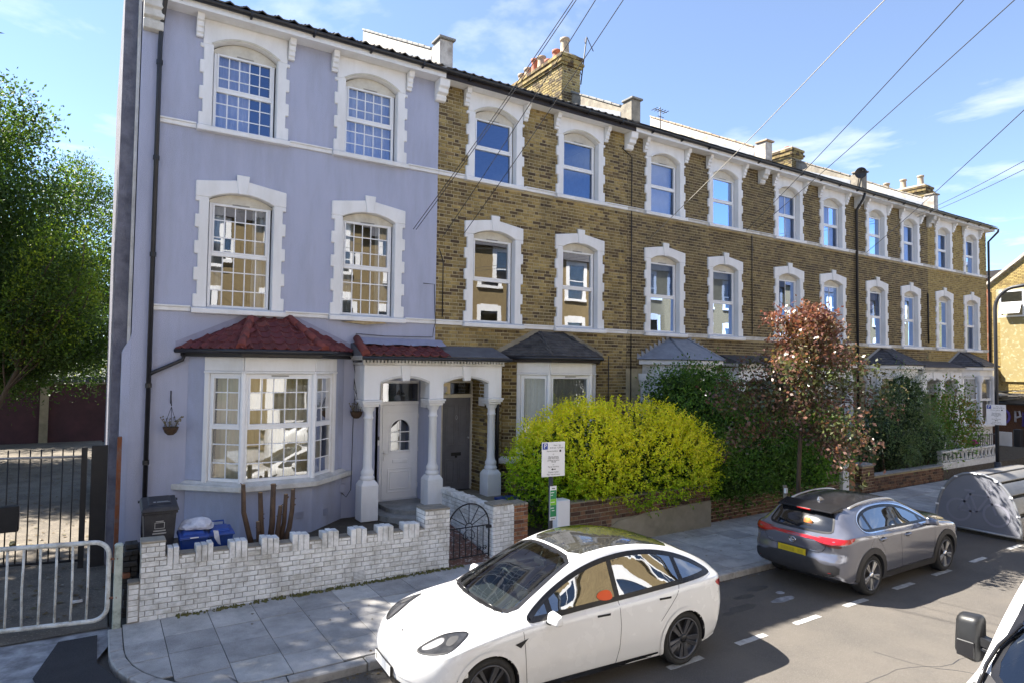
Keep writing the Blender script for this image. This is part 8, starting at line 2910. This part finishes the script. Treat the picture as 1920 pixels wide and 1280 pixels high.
# light bar, lamps
patch('light_bar', [(-.60, .962), (.60, .962), (.60, .990), (0, .996), (-.60, .990)], re_, .012, 'lamp_red', CG, edge=.05)
for s in (1, -1):
    fs = BG.side(s)
    patch('tail_lamp', sm([(s * .36, .965), (s * .62, .985), (s * .84, 1.02), (s * .84, .93), (s * .62, .915), (s * .45, .945)], 1), re_, .012, 'lamp_red', CG, edge=.04, step=.05)
    patch('tail_lamp', sm([(-2.20, .93), (-1.98, .945), (-1.80, 1.025), (-1.86, 1.035), (-2.05, 1.01), (-2.22, 1.0)], 1), fs, .014, 'lamp_red', CG, edge=.03, step=.04)
    patch('lamp_lower', sm([(s * .45, .935), (s * .62, .912), (s * .82, .925), (s * .80, .875), (s * .66, .875)], 1), re_, .008, 'lens_smoke' if 'lens_smoke' in MATS else 'trim_black', CG, edge=.04, step=.05)
    patch('reflector', [(s * .62, .455), (s * .70, .455), (s * .73, .545), (s * .67, .565)], re_, .012, 'lamp_red', CG, edge=.03)
    patch('skid_trim', sm([(s * .30, .385), (s * .70, .40), (s * .74, .43), (s * .66, .435), (s * .42, .41)], 1), re_, .014, 'rim_silver', CG, edge=.04)
    ring('sill_cladding', [(x, .34) for x in np.linspace(.95, -.95, 20)], [(x, .225) for x in np.linspace(.95, -.95, 20)], fs, .012, 'clad', CG, closed=False)
    seam('tailgate_gap', [(s * .60, .93), (s * .57, .84), (s * .52, .78), (s * .46, .755)], re_, .008, .002, 'trim_black', CG)
seam('tailgate_gap', [(-.46, .755), (.46, .755)], re_, .008, .002, 'trim_black', CG)
patch('rear_bumper', sm([(-.80, .60), (-.55, .585), (-.42, .66), (.42, .66), (.55, .585), (.80, .60), (.78, .42), (.5, .39), (-.5, .39), (-.78, .42)], 1), re_, .016, 'clad', CG, edge=.05)
h = re_(0, .70)
xp = h[0].x
MB().box(xp - .020, xp + .03, -.28, .28, .645, .775).build('plate_recess', 'clad', CG, local=True)
MB().box(xp - .026, xp - .0205, -.265, .265, .655, .768).build('number_plate', 'plate_yellow', CG, local=True)
for k in range(8):
    MB().box(xp - .0275, xp - .0265, -.22 + .055 * k, -.22 + .055 * k + .05, .68, .745).build('plate_blur', random.choice(['plate_yellow', 'plate_yellow_dark']), CG, local=True)
h = re_(0, .88)
xb = h[0].x
lg = MB()
lg.tube([(xb - .012, .062 * math.cos(a), .885 + .045 * math.sin(a)) for a in [2 * math.pi * k / 24 for k in range(24)]], .007, 5, closed=True)
lg.tube([(xb - .012, .018, .918), (xb - .012, .030, .872), (xb - .012, -.035, .872)], .008, 5)
lg.build('tailgate_badge', 'chrome', CG, local=True)
R_ = Matrix(((0, 0, -1, 0), (-1, 0, 0, 0), (0, 1, 0, 0), (0, 0, 0, 1)))
for (s, y, z) in (('LEXUS', .46, .80), ('UX 250h', -.40, .80)):
    h = re_(y, z)
    text_obj('badge_lettering', s, .035, Matrix.Translation((h[0].x - .010, y, z)) @ R_, 'chrome', CG)
# sticker in the rear window and rear wiper
h = re_(-.13, 1.17)
MB().lathe([(0, -.004), (.085, -.004), (.085, .0)], (0, 0, 0), 18, 'x').build('rear_sticker', 'sticker_yellow' if 'sticker_yellow' in MATS else 'brass', CG, local=True).location = h[0] + h[1] * .012
a, b = re_(.05, 1.095), re_(.42, 1.135)
MB().tube([a[0] + a[1] * .02, b[0] + b[1] * .02], .011, 5).build('rear_wiper', 'trim_black', CG, local=True)
MB().hexa([(-1.30, -.03, 1.48), (-1.45, -.03, 1.475), (-1.45, .03, 1.475), (-1.30, .03, 1.48)], [(-1.38, -.008, 1.54), (-1.44, -.01, 1.545), (-1.44, .01, 1.545), (-1.38, .008, 1.54)]).build('roof_fin', 'paint_grey', CG, local=True)

# ------------------------------------------------------------------ white van at the lower right
VAN = dict(
    xf=3.02, xr=-2.6, af=.50, ar=.25, nf=2.8, nr=4.5,
    zt=[(3.02, 1.12), (2.85, 1.22), (2.6, 1.33), (2.3, 1.46), (2.05, 1.60), (1.7, 1.82), (1.3, 2.07), (1.0, 2.20), (.7, 2.27), (.2, 2.30), (-2.3, 2.30), (-2.6, 2.22)],
    zs=[(3.02, 1.0), (2.6, 1.18), (2.2, 1.32), (1.6, 1.38), (0, 1.40), (-2.6, 1.40)],
    zf=[(3.02, .30), (2.4, .24), (-2.0, .26), (-2.6, .36)],
    W=[(3.02, .86), (2.4, .95), (1.5, .975), (-2.0, .975), (-2.6, .95)],
    wr=[(3.02, .72), (2.3, .86), (1.7, .88), (1.2, .87), (.5, .84), (-2.6, .84)],
    drop=[(3.02, .04), (2.3, .055), (1.5, .06), (.7, .08), (-2.6, .09)],
    ws=.97, tum=.004, kf=[(.2, .08), (.5, .0), (.8, .02), (1.1, .08), (1.4, .16)], kr=[(.3, .05), (.6, 0), (2.3, .03)],
    axles=(2.05, -1.35), R=.345, arch=.39, lip=.43, lip_mat='paint_van', track=.83, rim=.22, spokes=6, wheel='cover', paint='paint_van',
    dlo=[(1.98, 1.43), (1.70, 1.62), (1.40, 1.80), (1.15, 1.92), (.75, 1.95), (.30, 1.95), (.28, 1.42), (1.0, 1.40), (1.7, 1.40)],
    ws_top=[(2.42, -.62), (2.48, 0), (2.42, .62), (2.24, .79), (1.85, .775), (1.45, .755), (1.12, .715), (1.06, 0), (1.12, -.715), (1.45, -.755), (1.85, -.775), (2.24, -.79)],
    glass_z=1.30, pillars=[], seams=[[(2.0, 1.40), (1.98, .9), (1.90, .35)], [(.26, 1.95), (.26, .9), (.30, .35)]], handles=[(.42, 1.15)],
    mirror=(1.76, 1.10, 1.52), tall_mirror=True, mk=1.6, mirror_mat='mirror_black', glass='car_glass')
CV, BV = make_car(VAN, 'parked_van', 'white van at the lower right corner with a large black door mirror', 'van', (7.42, -12.08, -.11), math.radians(180), 1.0)
cabin(CV, 2.0, 1.38, .84, -.2, .55, 'seat_black', rear=False)
top = BV.top()
zz = lambda x, y, o=.004: tuple((lambda q: q[0] + q[1] * o)(top(x, y)))
patch('scuttle', chaikin([(2.40, -.62), (2.46, 0), (2.40, .62), (2.22, .80), (2.30, .81), (2.52, .64), (2.58, 0), (2.52, -.64), (2.30, -.81), (2.22, -.80)], 1), top, .006, 'clad', CV, edge=.05)
for s in (-1, 1):
    wp = MB()
    wp.tube([zz(2.40, s * .78, .02), zz(2.20, s * .79, .035), zz(2.02, s * .78, .03), zz(1.80, s * .70, .03)], .016, 6)
    wp.build('wiper', 'trim_black', CV, local=True)
    MB().lathe([(.035, 0), (.035, .05), (.0, .06)], zz(2.42, s * .78, .0), 10).build('wiper_spindle', 'trim_black', CV, local=True)
MB().box(1.93, 1.955, -.35, -.20, 1.56, 1.66).build('windscreen_badge', 'sign_white', CV, local=True)
for s in (-1, 1):
    MB().hexa([(1.72, s * .88, 1.46), (1.81, s * .88, 1.46), (1.81, s * 1.08, 1.49), (1.72, s * 1.08, 1.49)], [(1.72, s * .88, 1.53), (1.81, s * .88, 1.53), (1.81, s * 1.08, 1.56), (1.72, s * 1.08, 1.56)]).build('mirror_bracket', 'mirror_black', CV, local=True)
